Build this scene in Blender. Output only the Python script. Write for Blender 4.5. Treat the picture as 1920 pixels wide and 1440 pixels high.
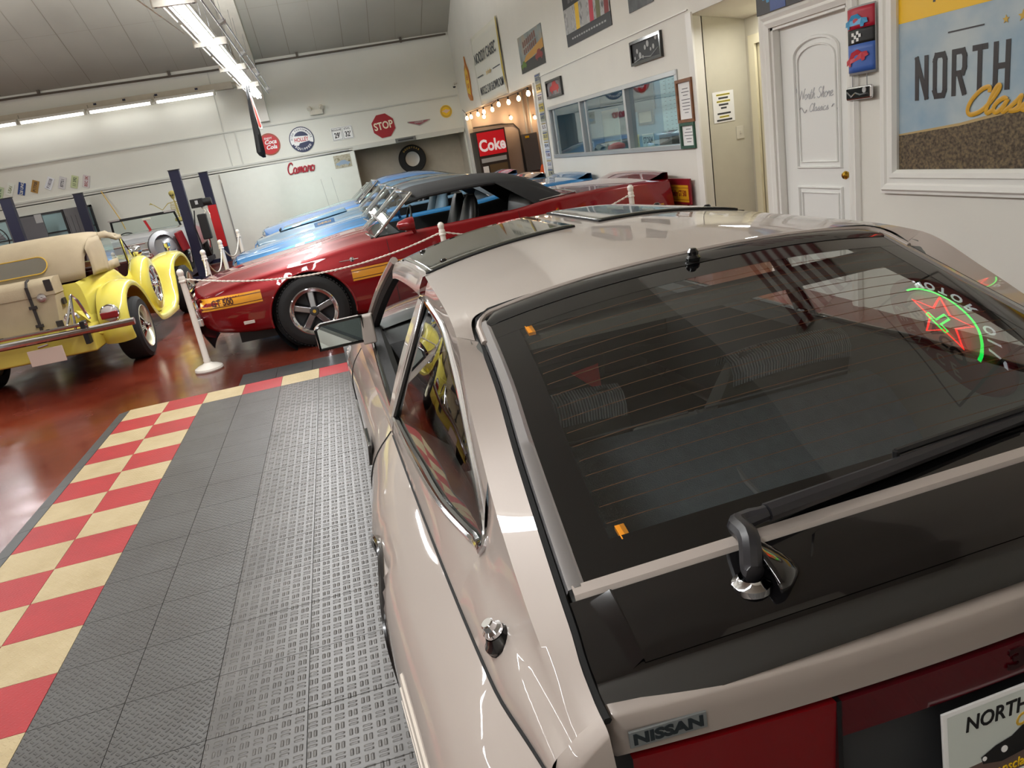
import bpy, bmesh, math, random
from mathutils import Vector, Matrix
PI = math.pi
sc = bpy.context.scene
for o in list(bpy.data.objects): bpy.data.objects.remove(o)
random.seed(7)

# ---------------------------------------------------------------- camera, world, exposure, room lights
cam = bpy.data.objects.new('camera', bpy.data.cameras.new('camera'))
sc.collection.objects.link(cam)
cam.matrix_world = Matrix(((0.9580361715, 0.2259137945, -0.1764359699, 1.948089),
                           (-0.2348511582, 0.2657043547, -0.9350112991, -6.275832),
                           (-0.1643521450, 0.9372108372, 0.3076104990, 1.546995),
                           (0, 0, 0, 1)))
cam.data.sensor_width = 36.0
cam.data.lens = 1389.668 / 1920 * 36
cam.data.clip_start = 0.05
sc.camera = cam
wd = bpy.data.worlds.new('world'); sc.world = wd; wd.use_nodes = True
wd.node_tree.nodes['Background'].inputs[0].default_value = (1.0, 0.97, 0.92, 1)
wd.node_tree.nodes['Background'].inputs[1].default_value = 0.15
sc.view_settings.view_transform = 'Standard'
sc.view_settings.look = 'None'
sc.view_settings.exposure = 0.0
sc.view_settings.gamma = 1.0
sc.view_settings.use_curve_mapping = False
sc.cycles.max_bounces = 8
sc.cycles.diffuse_bounces = 4
sc.cycles.glossy_bounces = 4
sc.cycles.transmission_bounces = 4
sc.cycles.transparent_max_bounces = 12
sc.cycles.sample_clamp_indirect = 6.0
sc.cycles.caustics_reflective = False
sc.cycles.caustics_refractive = False
TUBE = 20.0          # brightness of the fluorescent tubes
def area(name, loc, sx, sy, power, rot=(0, 0, 0), col=(1, .96, .9)):
    l = bpy.data.lights.new(name, 'AREA'); l.shape = 'RECTANGLE'; l.size = sx; l.size_y = sy
    l.energy = power; l.color = col
    o = bpy.data.objects.new(name, l); sc.collection.objects.link(o)
    o.location = loc; o.rotation_euler = rot
    return o
LC = (.97, .985, 1.0)
for yy in (-7.84, -5.4, -2.96, -.5, 1.94, 4.3, 6.74, 9.2):        # light thrown by the tube fixtures of the middle row
    area('tube_light', (.95, yy + 1.2, 3.245), .16, 2.2, 38 if yy < -1 else 60, col=LC)
for yy in (-6, -3.4, -.8, 1.8, 4.4, 7.0):                  # lights added for an unseen second row, left of the picture, without fixtures
    area('tube_light', (-4.6, yy + 1.2, 3.4), .16, 2.2, 55, col=LC)
for xx in (-4.4, -3.42, -2.03, -.66):                      # strip lights under the duct on the back wall
    area('tube_light', (xx, 12.42, 3.56), 1.2, .08, 2.2, col=LC)
for k in (0, 1): area('uplight', (.95, (-2.0, 5.5)[k], 3.5), .3, 7.0, (35, 470)[k], rot=(PI, 0, 0), col=LC)      # what the open strips throw at the ceiling
area('uplight', (-4.6, 4, 3.6), .3, 9.0, 380, rot=(PI, 0, 0), col=LC)  # added upward light over the unseen second row, brightens the ceiling
area('office_light', (6.9, 3.0, 2.5), 1.4, 2.5, 60, col=(.86, .95, 1))
area('back_room_light', (7.2, 9.4, 2.75), 1.5, 1.5, 22, col=(1, .72, .5))

area('corridor_light', (5.75, .02, 2.25), .4, .4, 7, col=(1, .98, .92))

# ---------------------------------------------------------------- helpers
class M:
    """collects primitives into one mesh"""
    def __init__(s): s.v = []; s.f = []; s.mi = []; s.m = 0
    def add(s, vs, fs, T=None):
        b = len(s.v)
        for p in vs:
            p = Vector(p)
            s.v.append(tuple(T @ p) if T is not None else tuple(p))
        for f in fs:
            s.f.append([b + i for i in f]); s.mi.append(s.m)
        return s
    def box(s, x0, x1, y0, y1, z0, z1, T=None):
        v = [(x0, y0, z0), (x1, y0, z0), (x1, y1, z0), (x0, y1, z0), (x0, y0, z1), (x1, y0, z1), (x1, y1, z1), (x0, y1, z1)]
        return s.add(v, [(0, 3, 2, 1), (4, 5, 6, 7), (0, 1, 5, 4), (1, 2, 6, 5), (2, 3, 7, 6), (3, 0, 4, 7)], T)
    def hexa(s, b, t):
        return s.add(list(b) + list(t), [(0, 3, 2, 1), (4, 5, 6, 7), (0, 1, 5, 4), (1, 2, 6, 5), (2, 3, 7, 6), (3, 0, 4, 7)])
    def lathe(s, prof, n=24, T=None, a0=0, a1=2 * PI, cap=None):
        full = abs(a1 - a0 - 2 * PI) < 1e-6
        k = n if full else n + 1
        vs = []; fs = []
        for r, z in prof:
            for i in range(k):
                a = a0 + (a1 - a0) * i / n
                vs.append((r * math.cos(a), r * math.sin(a), z))
        for j in range(len(prof) - 1):
            for i in range(n if full else n):
                i2 = (i + 1) % k if full else i + 1
                fs.append((j * k + i, j * k + i2, (j + 1) * k + i2, (j + 1) * k + i))
        if full and (len(prof) == 2 if cap is None else cap):
            if prof[0][0] > 1e-5: fs.append(tuple(reversed(range(k))))
            if prof[-1][0] > 1e-5: fs.append(tuple((len(prof) - 1) * k + i for i in range(k)))
        return s.add(vs, fs, T)
    def cyl(s, p0, p1, r0, r1=None, n=16):
        p0 = Vector(p0); p1 = Vector(p1); d = p1 - p0
        T = Matrix.Translation(p0) @ d.to_track_quat('Z', 'Y').to_matrix().to_4x4()
        return s.lathe([(r0, 0), (r0 if r1 is None else r1, d.length)], n, T)
    def tube(s, pts, r, n=8, closed=False):
        P = [Vector(p) for p in pts]; k = len(P); rs = r if isinstance(r, (list, tuple)) else [r] * k
        vs = []; up = None
        for i in range(k):
            if closed: t = P[(i + 1) % k] - P[i - 1]
            else: t = P[min(i + 1, k - 1)] - P[max(i - 1, 0)]
            t.normalize()
            if up is None:
                up = Vector((0, 0, 1)) if abs(t.z) < .9 else Vector((1, 0, 0))
            a = t.cross(up)
            if a.length < 1e-6: a = t.orthogonal()
            a.normalize(); b = a.cross(t); b.normalize(); up = b
            for j in range(n):
                an = 2 * PI * j / n
                vs.append(P[i] + (a * math.cos(an) + b * math.sin(an)) * rs[i])
        fs = []
        for i in range(k if closed else k - 1):
            for j in range(n):
                i2 = (i + 1) % k
                fs.append((i * n + j, i * n + (j + 1) % n, i2 * n + (j + 1) % n, i2 * n + j))
        if not closed: fs.append(tuple(reversed(range(n)))); fs.append(tuple((k - 1) * n + j for j in range(n)))
        return s.add(vs, fs)
    def grid(s, rows, flip=False, closed=False):
        h = len(rows); w = len(rows[0]); vs = [p for r in rows for p in r]; fs = []
        for i in range(h - 1):
            for j in range(w if closed else w - 1):
                j2 = (j + 1) % w
                q = (i * w + j, i * w + j2, (i + 1) * w + j2, (i + 1) * w + j)
                fs.append(tuple(reversed(q)) if flip else q)
        return s.add(vs, fs)
    def prism(s, pts, z0, z1, T=None):
        n = len(pts)
        vs = [(p[0], p[1], z0) for p in pts] + [(p[0], p[1], z1) for p in pts]
        fs = [tuple(reversed(range(n))), tuple(range(n, 2 * n))] + [(i, (i + 1) % n, n + (i + 1) % n, n + i) for i in range(n)]
        return s.add(vs, fs, T)
    def disc(s, x, y, r, z0, z1, n=32, T=None):
        return s.prism([(x + r * math.cos(2 * PI * i / n), y + r * math.sin(2 * PI * i / n)) for i in range(n)], z0, z1, T)
    def build(s, name, mat, parent=None, T=None, smooth=True, ang=35, bevel=0, sub=0, weld=0, solid=0, mirror=False, bseg=2):
        me = bpy.data.meshes.new(name)
        me.from_pydata([tuple(p) for p in s.v], [], s.f)
        mats = mat if isinstance(mat, (list, tuple)) else [mat]
        for m in mats: me.materials.append(m)
        if len(mats) > 1:
            for p, i in zip(me.polygons, s.mi): p.material_index = i
        if weld:
            bm = bmesh.new(); bm.from_mesh(me); bmesh.ops.remove_doubles(bm, verts=bm.verts, dist=weld)
            bmesh.ops.recalc_face_normals(bm, faces=bm.faces); bm.to_mesh(me); bm.free()
        me.update()
        if smooth:
            me.polygons.foreach_set('use_smooth', [True] * len(me.polygons))
            me.set_sharp_from_angle(angle=math.radians(ang))
        o = bpy.data.objects.new(name, me); sc.collection.objects.link(o)
        if T is not None: o.matrix_local = T
        if parent is not None: o.parent = parent
        if mirror:
            s.v = [(-a, b, c) for a, b, c in s.v]; s.f = [list(reversed(f)) for f in s.f]
            s.build(name, mat, parent, T, smooth, ang, bevel, sub, weld, solid)
        if solid:
            md = o.modifiers.new('solid', 'SOLIDIFY'); md.thickness = solid; md.offset = 0
        if bevel:
            md = o.modifiers.new('bevel', 'BEVEL'); md.width = bevel; md.segments = bseg; md.limit_method = 'ANGLE'
            md.harden_normals = True
        if sub:
            md = o.modifiers.new('sub', 'SUBSURF'); md.levels = sub; md.render_levels = sub
        return o

def tag(o, label=None, cat=None, group=None, kind=None):
    if label: o['label'] = label
    if cat: o['category'] = cat
    if group: o['group'] = group
    if kind: o['kind'] = kind
    return o
def empty(name, label=None, cat=None, T=None, group=None, kind=None):
    o = bpy.data.objects.new(name, None); sc.collection.objects.link(o)
    o.empty_display_size = .1
    if T is not None: o.matrix_world = T
    return tag(o, label, cat, group, kind)
def copy_tree(o, parent=None):
    c = o.copy(); sc.collection.objects.link(c)
    if parent is not None: c.parent = parent
    for ch in list(o.children): copy_tree(ch, c)
    return c
def Tm(x=0, y=0, z=0, rz=0, rx=0, ry=0):
    return Matrix.Translation((x, y, z)) @ Matrix.Rotation(rz, 4, 'Z') @ Matrix.Rotation(ry, 4, 'Y') @ Matrix.Rotation(rx, 4, 'X')
def frameT(o, u, v, n):
    u = Vector(u); v = Vector(v); n = Vector(n)
    return Matrix(((u.x, v.x, n.x, o[0]), (u.y, v.y, n.y, o[1]), (u.z, v.z, n.z, o[2]), (0, 0, 0, 1)))
YB = 12.73; XR = 5.47
def backT(x, z, off=.0, rot=0):       # local x right, y up, z out of the back wall
    return frameT((x, YB - off, z), (1, 0, 0), (0, 0, 1), (0, -1, 0)) @ Matrix.Rotation(rot, 4, 'Z')
def rightT(y, z, off=.0, rot=0):      # local x towards the viewer's right, y up, z out of the right wall
    return frameT((XR - off, y, z), (0, -1, 0), (0, 0, 1), (-1, 0, 0)) @ Matrix.Rotation(rot, 4, 'Z')

def text(body, name, mat, parent=None, T=None, size=.1, sx=1, ext=.002, align='CENTER', bold=0, shear=0, bev=0):
    c = bpy.data.curves.new(name, 'FONT'); c.body = body; c.size = size; c.extrude = ext; c.offset = bold
    c.align_x = align; c.align_y = 'CENTER'; c.shear = shear; c.resolution_u = 3; c.bevel_depth = bev
    t = bpy.data.objects.new(name, c); sc.collection.objects.link(t)
    dg = bpy.context.evaluated_depsgraph_get()
    me = bpy.data.meshes.new_from_object(t.evaluated_get(dg), depsgraph=dg)
    bpy.data.objects.remove(t); bpy.data.curves.remove(c)
    me.materials.clear(); me.materials.append(mat); me.name = name
    if sx != 1: me.transform(Matrix.Diagonal((sx, 1, 1, 1)))
    o = bpy.data.objects.new(name, me); sc.collection.objects.link(o)
    if T is not None: o.matrix_local = T
    if parent is not None: o.parent = parent
    return o

def hermite(pts):
    """smooth interpolation y -> tuple of values; pts = [(y, a, b..)] sorted by y"""
    pts = sorted(pts); n = len(pts); ys = [p[0] for p in pts]; k = len(pts[0]) - 1
    sl = []
    for c in range(1, k + 1):
        d = [(pts[i + 1][c] - pts[i][c]) / (ys[i + 1] - ys[i]) for i in range(n - 1)]
        m = [d[0]]
        for i in range(1, n - 1):
            m.append(0 if d[i - 1] * d[i] <= 0 else 2 * d[i - 1] * d[i] / (d[i - 1] + d[i]))
        m.append(d[-1]); sl.append(m)
    def f(y):
        if y <= ys[0]: i = 0; y = ys[0]
        elif y >= ys[-1]: i = n - 2; y = ys[-1]
        else:
            i = 0
            while ys[i + 1] < y: i += 1
        h = ys[i + 1] - ys[i]; t = (y - ys[i]) / h
        h00 = 2 * t**3 - 3 * t * t + 1; h10 = t**3 - 2 * t * t + t; h01 = -2 * t**3 + 3 * t * t; h11 = t**3 - t * t
        r = [h00 * pts[i][c + 1] + h10 * h * sl[c][i] + h01 * pts[i + 1][c + 1] + h11 * h * sl[c][i + 1] for c in range(k)]
        return r if k > 1 else r[0]
    return f
def catmull(P, n):
    """n points through the control points P (open)"""
    P = [Vector(p) for p in P]; out = []
    Q = [P[0] * 2 - P[1]] + P + [P[-1] * 2 - P[-2]]
    m = len(P) - 1
    for i in range(n):
        t = i / (n - 1) * m; k = min(int(t), m - 1); t -= k
        a, b, c, d = Q[k:k + 4]
        out.append(.5 * ((2 * b) + (c - a) * t + (2 * a - 5 * b + 4 * c - d) * t * t + (3 * b - a - 3 * c + d) * t**3))
    return out
def lin(a, b, n): return [a + (b - a) * i / (n - 1) for i in range(n)]

# ---------------------------------------------------------------- materials
def sr(r, g, b):
    f = lambda c: (c / 255 / 12.92) if c / 255 <= .04045 else ((c / 255 + .055) / 1.055)**2.4
    return (f(r), f(g), f(b), 1)
def mat(name, col, rough=.5, metal=0, coat=0, emis=None, es=0, noise=0, nscale=8, bump=0, bscale=40, spec=.5, coatr=.05, col2=None):
    m = bpy.data.materials.new(name); m.use_nodes = True; nt = m.node_tree; b = nt.nodes['Principled BSDF']
    b.inputs['Base Color'].default_value = col; b.inputs['Roughness'].default_value = rough
    b.inputs['Metallic'].default_value = metal; b.inputs['Coat Weight'].default_value = coat
    b.inputs['Coat Roughness'].default_value = coatr
    b.inputs['Specular IOR Level'].default_value = spec
    if emis is not None:
        b.inputs['Emission Color'].default_value = emis; b.inputs['Emission Strength'].default_value = es
    L = nt.links.new
    if noise or bump:
        tc = nt.nodes.new('ShaderNodeTexCoord')
    if noise:
        n = nt.nodes.new('ShaderNodeTexNoise'); n.inputs['Scale'].default_value = nscale; n.inputs['Detail'].default_value = 6
        L(tc.outputs['Object'], n.inputs['Vector'])
        r = nt.nodes.new('ShaderNodeMapRange'); L(n.outputs['Fac'], r.inputs['Value'])
        r.inputs['From Min'].default_value = .3; r.inputs['From Max'].default_value = .7
        mx = nt.nodes.new('ShaderNodeMix'); mx.data_type = 'RGBA'; L(r.outputs['Result'], mx.inputs['Factor'])
        c2 = col2 if col2 is not None else tuple(c * (1 - noise) for c in col[:3]) + (1,)
        mx.inputs['A'].default_value = col; mx.inputs['B'].default_value = c2
        L(mx.outputs['Result'], b.inputs['Base Color'])
    if bump:
        n = nt.nodes.new('ShaderNodeTexNoise'); n.inputs['Scale'].default_value = bscale; n.inputs['Detail'].default_value = 4
        L(tc.outputs['Object'], n.inputs['Vector'])
        bp = nt.nodes.new('ShaderNodeBump'); bp.inputs['Strength'].default_value = bump; bp.inputs['Distance'].default_value = .01
        L(n.outputs['Fac'], bp.inputs['Height']); L(bp.outputs['Normal'], b.inputs['Normal'])
    return m
def glass(name, tint=(.9, .95, .93, 1), f0=.06, rough=0.0):
    """thin pane: tinted see-through plus a fresnel reflection"""
    m = bpy.data.materials.new(name); m.use_nodes = True; nt = m.node_tree
    for n in list(nt.nodes): nt.nodes.remove(n)
    out = nt.nodes.new('ShaderNodeOutputMaterial'); mx = nt.nodes.new('ShaderNodeMixShader')
    t = nt.nodes.new('ShaderNodeBsdfTransparent'); t.inputs[0].default_value = tint
    g = nt.nodes.new('ShaderNodeBsdfGlossy'); g.inputs['Roughness'].default_value = rough
    fr = nt.nodes.new('ShaderNodeLayerWeight'); fr.inputs['Blend'].default_value = .5
    p = nt.nodes.new('ShaderNodeMath'); p.operation = 'POWER'; p.inputs[1].default_value = 4.0
    r = nt.nodes.new('ShaderNodeMapRange'); r.inputs['To Min'].default_value = f0; r.inputs['To Max'].default_value = .95
    L = nt.links.new
    L(fr.outputs['Facing'], p.inputs[0]); L(p.outputs[0], r.inputs['Value']); L(r.outputs['Result'], mx.inputs[0])
    L(t.outputs[0], mx.inputs[1]); L(g.outputs[0], mx.inputs[2]); L(mx.outputs[0], out.inputs[0])
    return m
W_ = dict(white=mat('white_paint', sr(232, 229, 220), .45, noise=.06, nscale=1.5, bump=.05, bscale=30))
W_.update(
    cream=mat('cream_paint', sr(215, 210, 195), .5, noise=.05, nscale=2),
    trimw=mat('white_gloss_trim', sr(238, 236, 230), .3),
    black=mat('black', sr(18, 18, 19), .5), gblack=mat('gloss_black', sr(14, 14, 16), .12, coat=.5),
    rubber=mat('rubber', sr(26, 26, 26), .75, bump=.1, bscale=120), chrome=mat('chrome', sr(225, 226, 230), .08, 1),
    steel=mat('steel', sr(160, 160, 162), .3, 1), alu=mat('aluminium', sr(200, 202, 202), .35, .8),
    grey=mat('grey', sr(110, 110, 112), .5), dgrey=mat('dark_grey', sr(55, 56, 58), .6), lgrey=mat('light_grey', sr(175, 176, 176), .5),
    red=mat('red', sr(190, 28, 32), .4), dred=mat('dark_red', sr(130, 18, 24), .4), yellow=mat('yellow', sr(240, 195, 25), .4),
    gold=mat('gold', sr(205, 165, 60), .4), blue=mat('blue', sr(40, 70, 140), .4), navy=mat('navy', sr(20, 23, 52), .45),
    brass=mat('brass', sr(200, 160, 60), .2, 1), wood=mat('brown_wood', sr(140, 85, 40), .4, noise=.4, nscale=20),
    green=mat('green', sr(35, 80, 60), .4), paper=mat('paper', sr(240, 240, 238), .7), orange=mat('orange', sr(220, 90, 25), .5),
    tan=mat('tan_canvas', sr(176, 160, 132), .85, noise=.1, nscale=6, bump=.2, bscale=150),
    skel=mat('bone_paint', sr(180, 165, 90), .6), sky=mat('sky_blue', sr(150, 185, 205), .5))
TUBEW = mat('wall_tube_glow', (1, 1, 1, 1), .5, emis=(1, .98, .94, 1), es=5)
TUBEM = mat('tube_glow', (1, 1, 1, 1), .5, emis=(1, .98, .94, 1), es=TUBE)
# ---------------------------------------------------------------- floor, mats
def floor_material():
    m = bpy.data.materials.new('red_epoxy_floor'); m.use_nodes = True; nt = m.node_tree; b = nt.nodes['Principled BSDF']; L = nt.links.new
    tc = nt.nodes.new('ShaderNodeTexCoord')
    def noise(s, d=6, dist=0):
        n = nt.nodes.new('ShaderNodeTexNoise'); n.inputs['Scale'].default_value = s; n.inputs['Detail'].default_value = d
        n.inputs['Distortion'].default_value = dist; L(tc.outputs['Object'], n.inputs['Vector']); return n
    n1 = noise(.55, 8, .6); n2 = noise(30, 8); n3 = noise(2.2, 6)
    cr = nt.nodes.new('ShaderNodeValToRGB'); L(n1.outputs['Fac'], cr.inputs[0])
    e = cr.color_ramp.elements; e[0].position = .35; e[0].color = sr(72, 22, 15); e[1].position = .65; e[1].color = sr(122, 48, 30)
    mx = nt.nodes.new('ShaderNodeMix'); mx.data_type = 'RGBA'; mx.inputs['B'].default_value = sr(150, 90, 70)
    r = nt.nodes.new('ShaderNodeMapRange'); L(n2.outputs['Fac'], r.inputs['Value']); r.inputs['From Min'].default_value = .6; r.inputs['From Max'].default_value = .8
    r.inputs['To Max'].default_value = .5
    L(r.outputs['Result'], mx.inputs['Factor']); L(cr.outputs[0], mx.inputs['A']); L(mx.outputs['Result'], b.inputs['Base Color'])
    r2 = nt.nodes.new('ShaderNodeMapRange'); L(n3.outputs['Fac'], r2.inputs['Value']); r2.inputs['From Min'].default_value = .3; r2.inputs['From Max'].default_value = .7
    r2.inputs['To Min'].default_value = .12; r2.inputs['To Max'].default_value = .3; L(r2.outputs['Result'], b.inputs['Roughness'])
    bp = nt.nodes.new('ShaderNodeBump'); bp.inputs['Strength'].default_value = .08; bp.inputs['Distance'].default_value = .01
    n4 = noise(9, 5); L(n4.outputs['Fac'], bp.inputs['Height']); L(bp.outputs['Normal'], b.inputs['Normal'])
    b.inputs['Specular IOR Level'].default_value = .6
    return m
tag(M().box(-9.2, 9.6, -8.2, 13.8, -.1, 0).build('floor', floor_material(), smooth=False), kind='structure')

def tile_material(name, col, col2, scale, kind, bump=.7, rough=.42):
    """interlocking vinyl tile with a raised tread: slanted ribs ('rib') or pairs of short bars ('coin')"""
    m = bpy.data.materials.new(name); m.use_nodes = True; nt = m.node_tree; b = nt.nodes['Principled BSDF']; L = nt.links.new
    tc = nt.nodes.new('ShaderNodeTexCoord')
    sp = nt.nodes.new('ShaderNodeSeparateXYZ'); L(tc.outputs['Object'], sp.inputs[0])
    def math_(op, a, c=None, d=None):
        n = nt.nodes.new('ShaderNodeMath'); n.operation = op
        for i, x in enumerate((a, c, d)):
            if x is None: continue
            if isinstance(x, (int, float)): n.inputs[i].default_value = x
            else: L(x, n.inputs[i])
        return n.outputs[0]
    X, Y = sp.outputs[0], sp.outputs[1]
    if kind == 'rib': # diamond plate: bars slanting alternately
        U = math_('MULTIPLY', math_('ADD', X, Y), scale); V = math_('MULTIPLY', math_('SUBTRACT', X, Y), scale)
    else:
        U = math_('MULTIPLY', X, scale); V = math_('MULTIPLY', Y, scale)
    cu = math_('FLOOR', U); cv = math_('FLOOR', V)
    fu = math_('SUBTRACT', math_('FRACT', U), .5); fv = math_('SUBTRACT', math_('FRACT', V), .5)
    par = math_('PINGPONG', math_('ADD', cu, cv), 1.0)
    ip = math_('SUBTRACT', 1.0, par)
    # along / across depend on the parity of the cell
    al = math_('ABSOLUTE', math_('ADD', math_('MULTIPLY', fu, par), math_('MULTIPLY', fv, ip)))
    ac = math_('ABSOLUTE', math_('ADD', math_('MULTIPLY', fv, par), math_('MULTIPLY', fu, ip)))
    if kind == 'coin': ac = math_('ABSOLUTE', math_('SUBTRACT', ac, .2))
    wdt = .12 if kind == 'rib' else .085
    def step(v, e, s):
        r = nt.nodes.new('ShaderNodeMapRange'); r.interpolation_type = 'SMOOTHSTEP'; L(v, r.inputs['Value'])
        r.inputs['From Min'].default_value = e - s; r.inputs['From Max'].default_value = e + s
        r.inputs['To Min'].default_value = 1; r.inputs['To Max'].default_value = 0; return r.outputs['Result']
    h = math_('MULTIPLY', step(al, .36 if kind == 'rib' else .3, .08), step(ac, wdt, .07))
    bp = nt.nodes.new('ShaderNodeBump'); bp.inputs['Strength'].default_value = bump; bp.inputs['Distance'].default_value = .004
    L(h, bp.inputs['Height'])
    L(bp.outputs['Normal'], b.inputs['Normal'])
    n = nt.nodes.new('ShaderNodeTexNoise'); n.inputs['Scale'].default_value = 3; n.inputs['Detail'].default_value = 10; n.inputs['Roughness'].default_value = .7
    L(tc.outputs['Object'], n.inputs['Vector'])
    r = nt.nodes.new('ShaderNodeMapRange'); L(n.outputs['Fac'], r.inputs['Value']); r.inputs['From Min'].default_value = .35; r.inputs['From Max'].default_value = .68
    mx = nt.nodes.new('ShaderNodeMix'); mx.data_type = 'RGBA'; L(r.outputs['Result'], mx.inputs['Factor']); mx.inputs['A'].default_value = col; mx.inputs['B'].default_value = col2
    # bar tops paler than the tile base
    mx2 = nt.nodes.new('ShaderNodeMix'); mx2.data_type = 'RGBA'; mx2.inputs['B'].default_value = tuple(min(1, c * 1.35 + .01) for c in col2[:3]) + (1,)
    f = math_('MULTIPLY', h, .35 if kind == 'coin' else .2); L(f, mx2.inputs['Factor']); L(mx.outputs['Result'], mx2.inputs['A']); L(mx2.outputs['Result'], b.inputs['Base Color'])
    b.inputs['Roughness'].default_value = rough
    return m
T1 = .3048
MT = [tile_material('grey_rib_tile', sr(84, 83, 81), sr(70, 67, 64), 33, 'rib', 1.0),
      tile_material('grey_bar_tile', sr(72, 69, 66), sr(94, 91, 88), 25, 'coin', .7, .38),
      tile_material('red_tile', sr(168, 32, 38), sr(150, 26, 32), 33, 'rib', .25, .45),
      tile_material('beige_tile', sr(186, 168, 130), sr(168, 148, 108), 33, 'rib', .4, .5),
      mat('grey_edge_ramp', sr(72, 73, 72), .4, noise=.1)]
mt = M(); g = .0012
for i in range(0, 16):
    for j in range(0, 25):
        x0 = i * T1; y1 = -j * T1
        if j == 0 or i < 2:
            mt.m = 3 if (i + j) % 2 == 0 else 2
        else:
            mt.m = 0 if i < 4 else 1
        if i == 3 and j > 0: mt.m = 0
        mt.box(x0 + g, x0 + T1 - g, y1 - T1 + g, y1 - g, 0, .0125)
mt.m = 0
o = mt.build('floor_mat', MT, smooth=False)
tag(o, 'interlocking grey tile mat with a red and beige checkered border on the red floor', 'floor mat')
# ramp edging and the extra grey strip beyond the border
mt = M()
for j in range(-1, 25):
    y1 = -j * T1 - .01
    if j == -1: continue
    mt.add([(-.085, y1, .001), (-.002, y1, .0125), (-.002, y1 - T1 + .004, .0125), (-.085, y1 - T1 + .004, .001)], [(0, 3, 2, 1)])
    mt.add([(-.085, y1, 0), (-.002, y1, 0), (-.002, y1 - T1 + .004, 0), (-.085, y1 - T1 + .004, 0)], [(0, 1, 2, 3)])
mt.build('ramp_edge', MT[4], o, smooth=False)
mt = M()
for i in range(3, 16):
    mt.box(i * T1 + .0 + g - .06, i * T1 + T1 - .06 - g, .004, .004 + T1 * 1.2, 0, .0125)
s_ = mt.build('floor_mat', mat('dark_tile', sr(58, 58, 58), .3, noise=.25, nscale=12, bump=.1, bscale=60), smooth=False)
tag(s_, 'strip of dark grey tiles lying beyond the checkered border towards the red car', 'floor mat')

# ---------------------------------------------------------------- walls and ceiling
SL = .49; RIDGE = 3.0
def zc(y): return 4.22 + (12.73 - y) * SL if y >= RIDGE else 4.22 + (12.73 - RIDGE) * SL - (RIDGE - y) * SL
def ceil_material():
    m = mat('ceiling_board', sr(176, 172, 160), .75, noise=.12, nscale=.8, bump=.15, bscale=3)
    nt = m.node_tree; b = nt.nodes['Principled BSDF']; L = nt.links.new
    return m
CM = ceil_material()
mc = M()
mc.add([(-9.2, 12.85, zc(12.85)), (5.6, 12.85, zc(12.85)), (5.6, RIDGE, zc(RIDGE)), (-9.2, RIDGE, zc(RIDGE)), (5.6, -8.2, zc(-8.2)), (-9.2, -8.2, zc(-8.2))],
       [(0, 1, 2, 3), (3, 2, 4, 5)])
tag(mc.build('ceiling', CM, smooth=False), kind='structure')
# seams of the ceiling boards (dark joints) with caulk drips
ms = M(); rnd = random.Random(3)
x = -8.6
while x < 5.3:
    w = .006 if rnd.random() < .6 else .014
    y0 = 12.7; y1 = RIDGE
    z = lambda yy: zc(yy) - .004
    ms.add([(x, y0, z(y0)), (x + w, y0, z(y0)), (x + w, y1, z(y1)), (x, y1, z(y1))], [(0, 1, 2, 3)])
    x += .61
for yy in (11.2, 9.2, 6.8, 4.6):
    ms.add([(-9, yy, zc(yy) - .005), (5.4, yy, zc(yy) - .005), (5.4, yy - .004, zc(yy - .004) - .005), (-9, yy - .004, zc(yy - .004) - .005)], [(0, 1, 2, 3)])
tag(ms.build('trim_1', mat('joint_brown', sr(142, 136, 122), .8), smooth=False), kind='structure')
# sloped beam under the ceiling and its post on the back wall
mb = M()
def slope_box(x0, x1, h):
    mb.hexa([(x0, 12.7, zc(12.7) - h), (x1, 12.7, zc(12.7) - h), (x1, RIDGE, zc(RIDGE) - h), (x0, RIDGE, zc(RIDGE) - h)],
            [(x0, 12.7, zc(12.7)), (x1, 12.7, zc(12.7)), (x1, RIDGE, zc(RIDGE)), (x0, RIDGE, zc(RIDGE))])
slope_box(.62, .98, .26)
tag(mb.build('trim_2', mat('beam_paint', sr(205, 200, 186), .6, noise=.08), smooth=False), kind='structure')
mb = M(); mb.box(.62, .98, 12.58, 12.73, 2.9, 4.2); tag(mb.build('trim_3', W_['white'], smooth=False), kind='structure')

WB = mat('back_wall_paint', sr(226, 226, 216), .5, noise=.05, nscale=1.2, bump=.04, bscale=20)
mw = M()
mw.box(-9.2, 2.73, 12.73, 12.85, 0, 1.97); mw.box(5.44, 5.6, 12.73, 12.85, 0, 1.97); mw.box(-9.2, 5.6, 12.73, 12.85, 1.95, 4.24)
tag(mw.build('wall_back', WB, smooth=False), kind='structure')
# alcove behind the back wall opening
ma = M(); ma.box(2.6, 5.6, 13.55, 13.65, 0, 2.1); ma.box(2.6, 2.73, 12.85, 13.65, 0, 2.1); ma.box(5.44, 5.6, 12.85, 13.65, 0, 2.1); ma.box(2.6, 5.6, 12.85, 13.65, 1.97, 2.1)
tag(ma.build('wall_alcove', mat('alcove_paint', sr(200, 192, 176), .6, noise=.08), smooth=False), kind='structure')
# trims on the back wall
mt_ = M()
mt_.box(-9.1, 5.44, 12.705, 12.73, 2.79, 2.82); mt_.box(-9.1, 5.44, 12.70, 12.73, 2.02, 2.06)
mt_.box(.14, .17, 12.71, 12.73, 2.06, 2.8); mt_.box(-.1, -.08, 12.715, 12.73, 2.06, 4.1); mt_.box(2.69, 5.44, 12.68, 12.73, 1.95, 2.03)
tag(mt_.build('trim_4', mat('panel_joint', sr(205, 206, 198), .5), smooth=False), kind='structure')
mt_ = M(); mt_.box(-.42, 2.71, 12.66, 12.71, 0, 1.945)
tag(mt_.build('trim_5', mat('sliding_panel_white', sr(233, 235, 226), .4, noise=.03), smooth=False), kind='structure')
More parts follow.
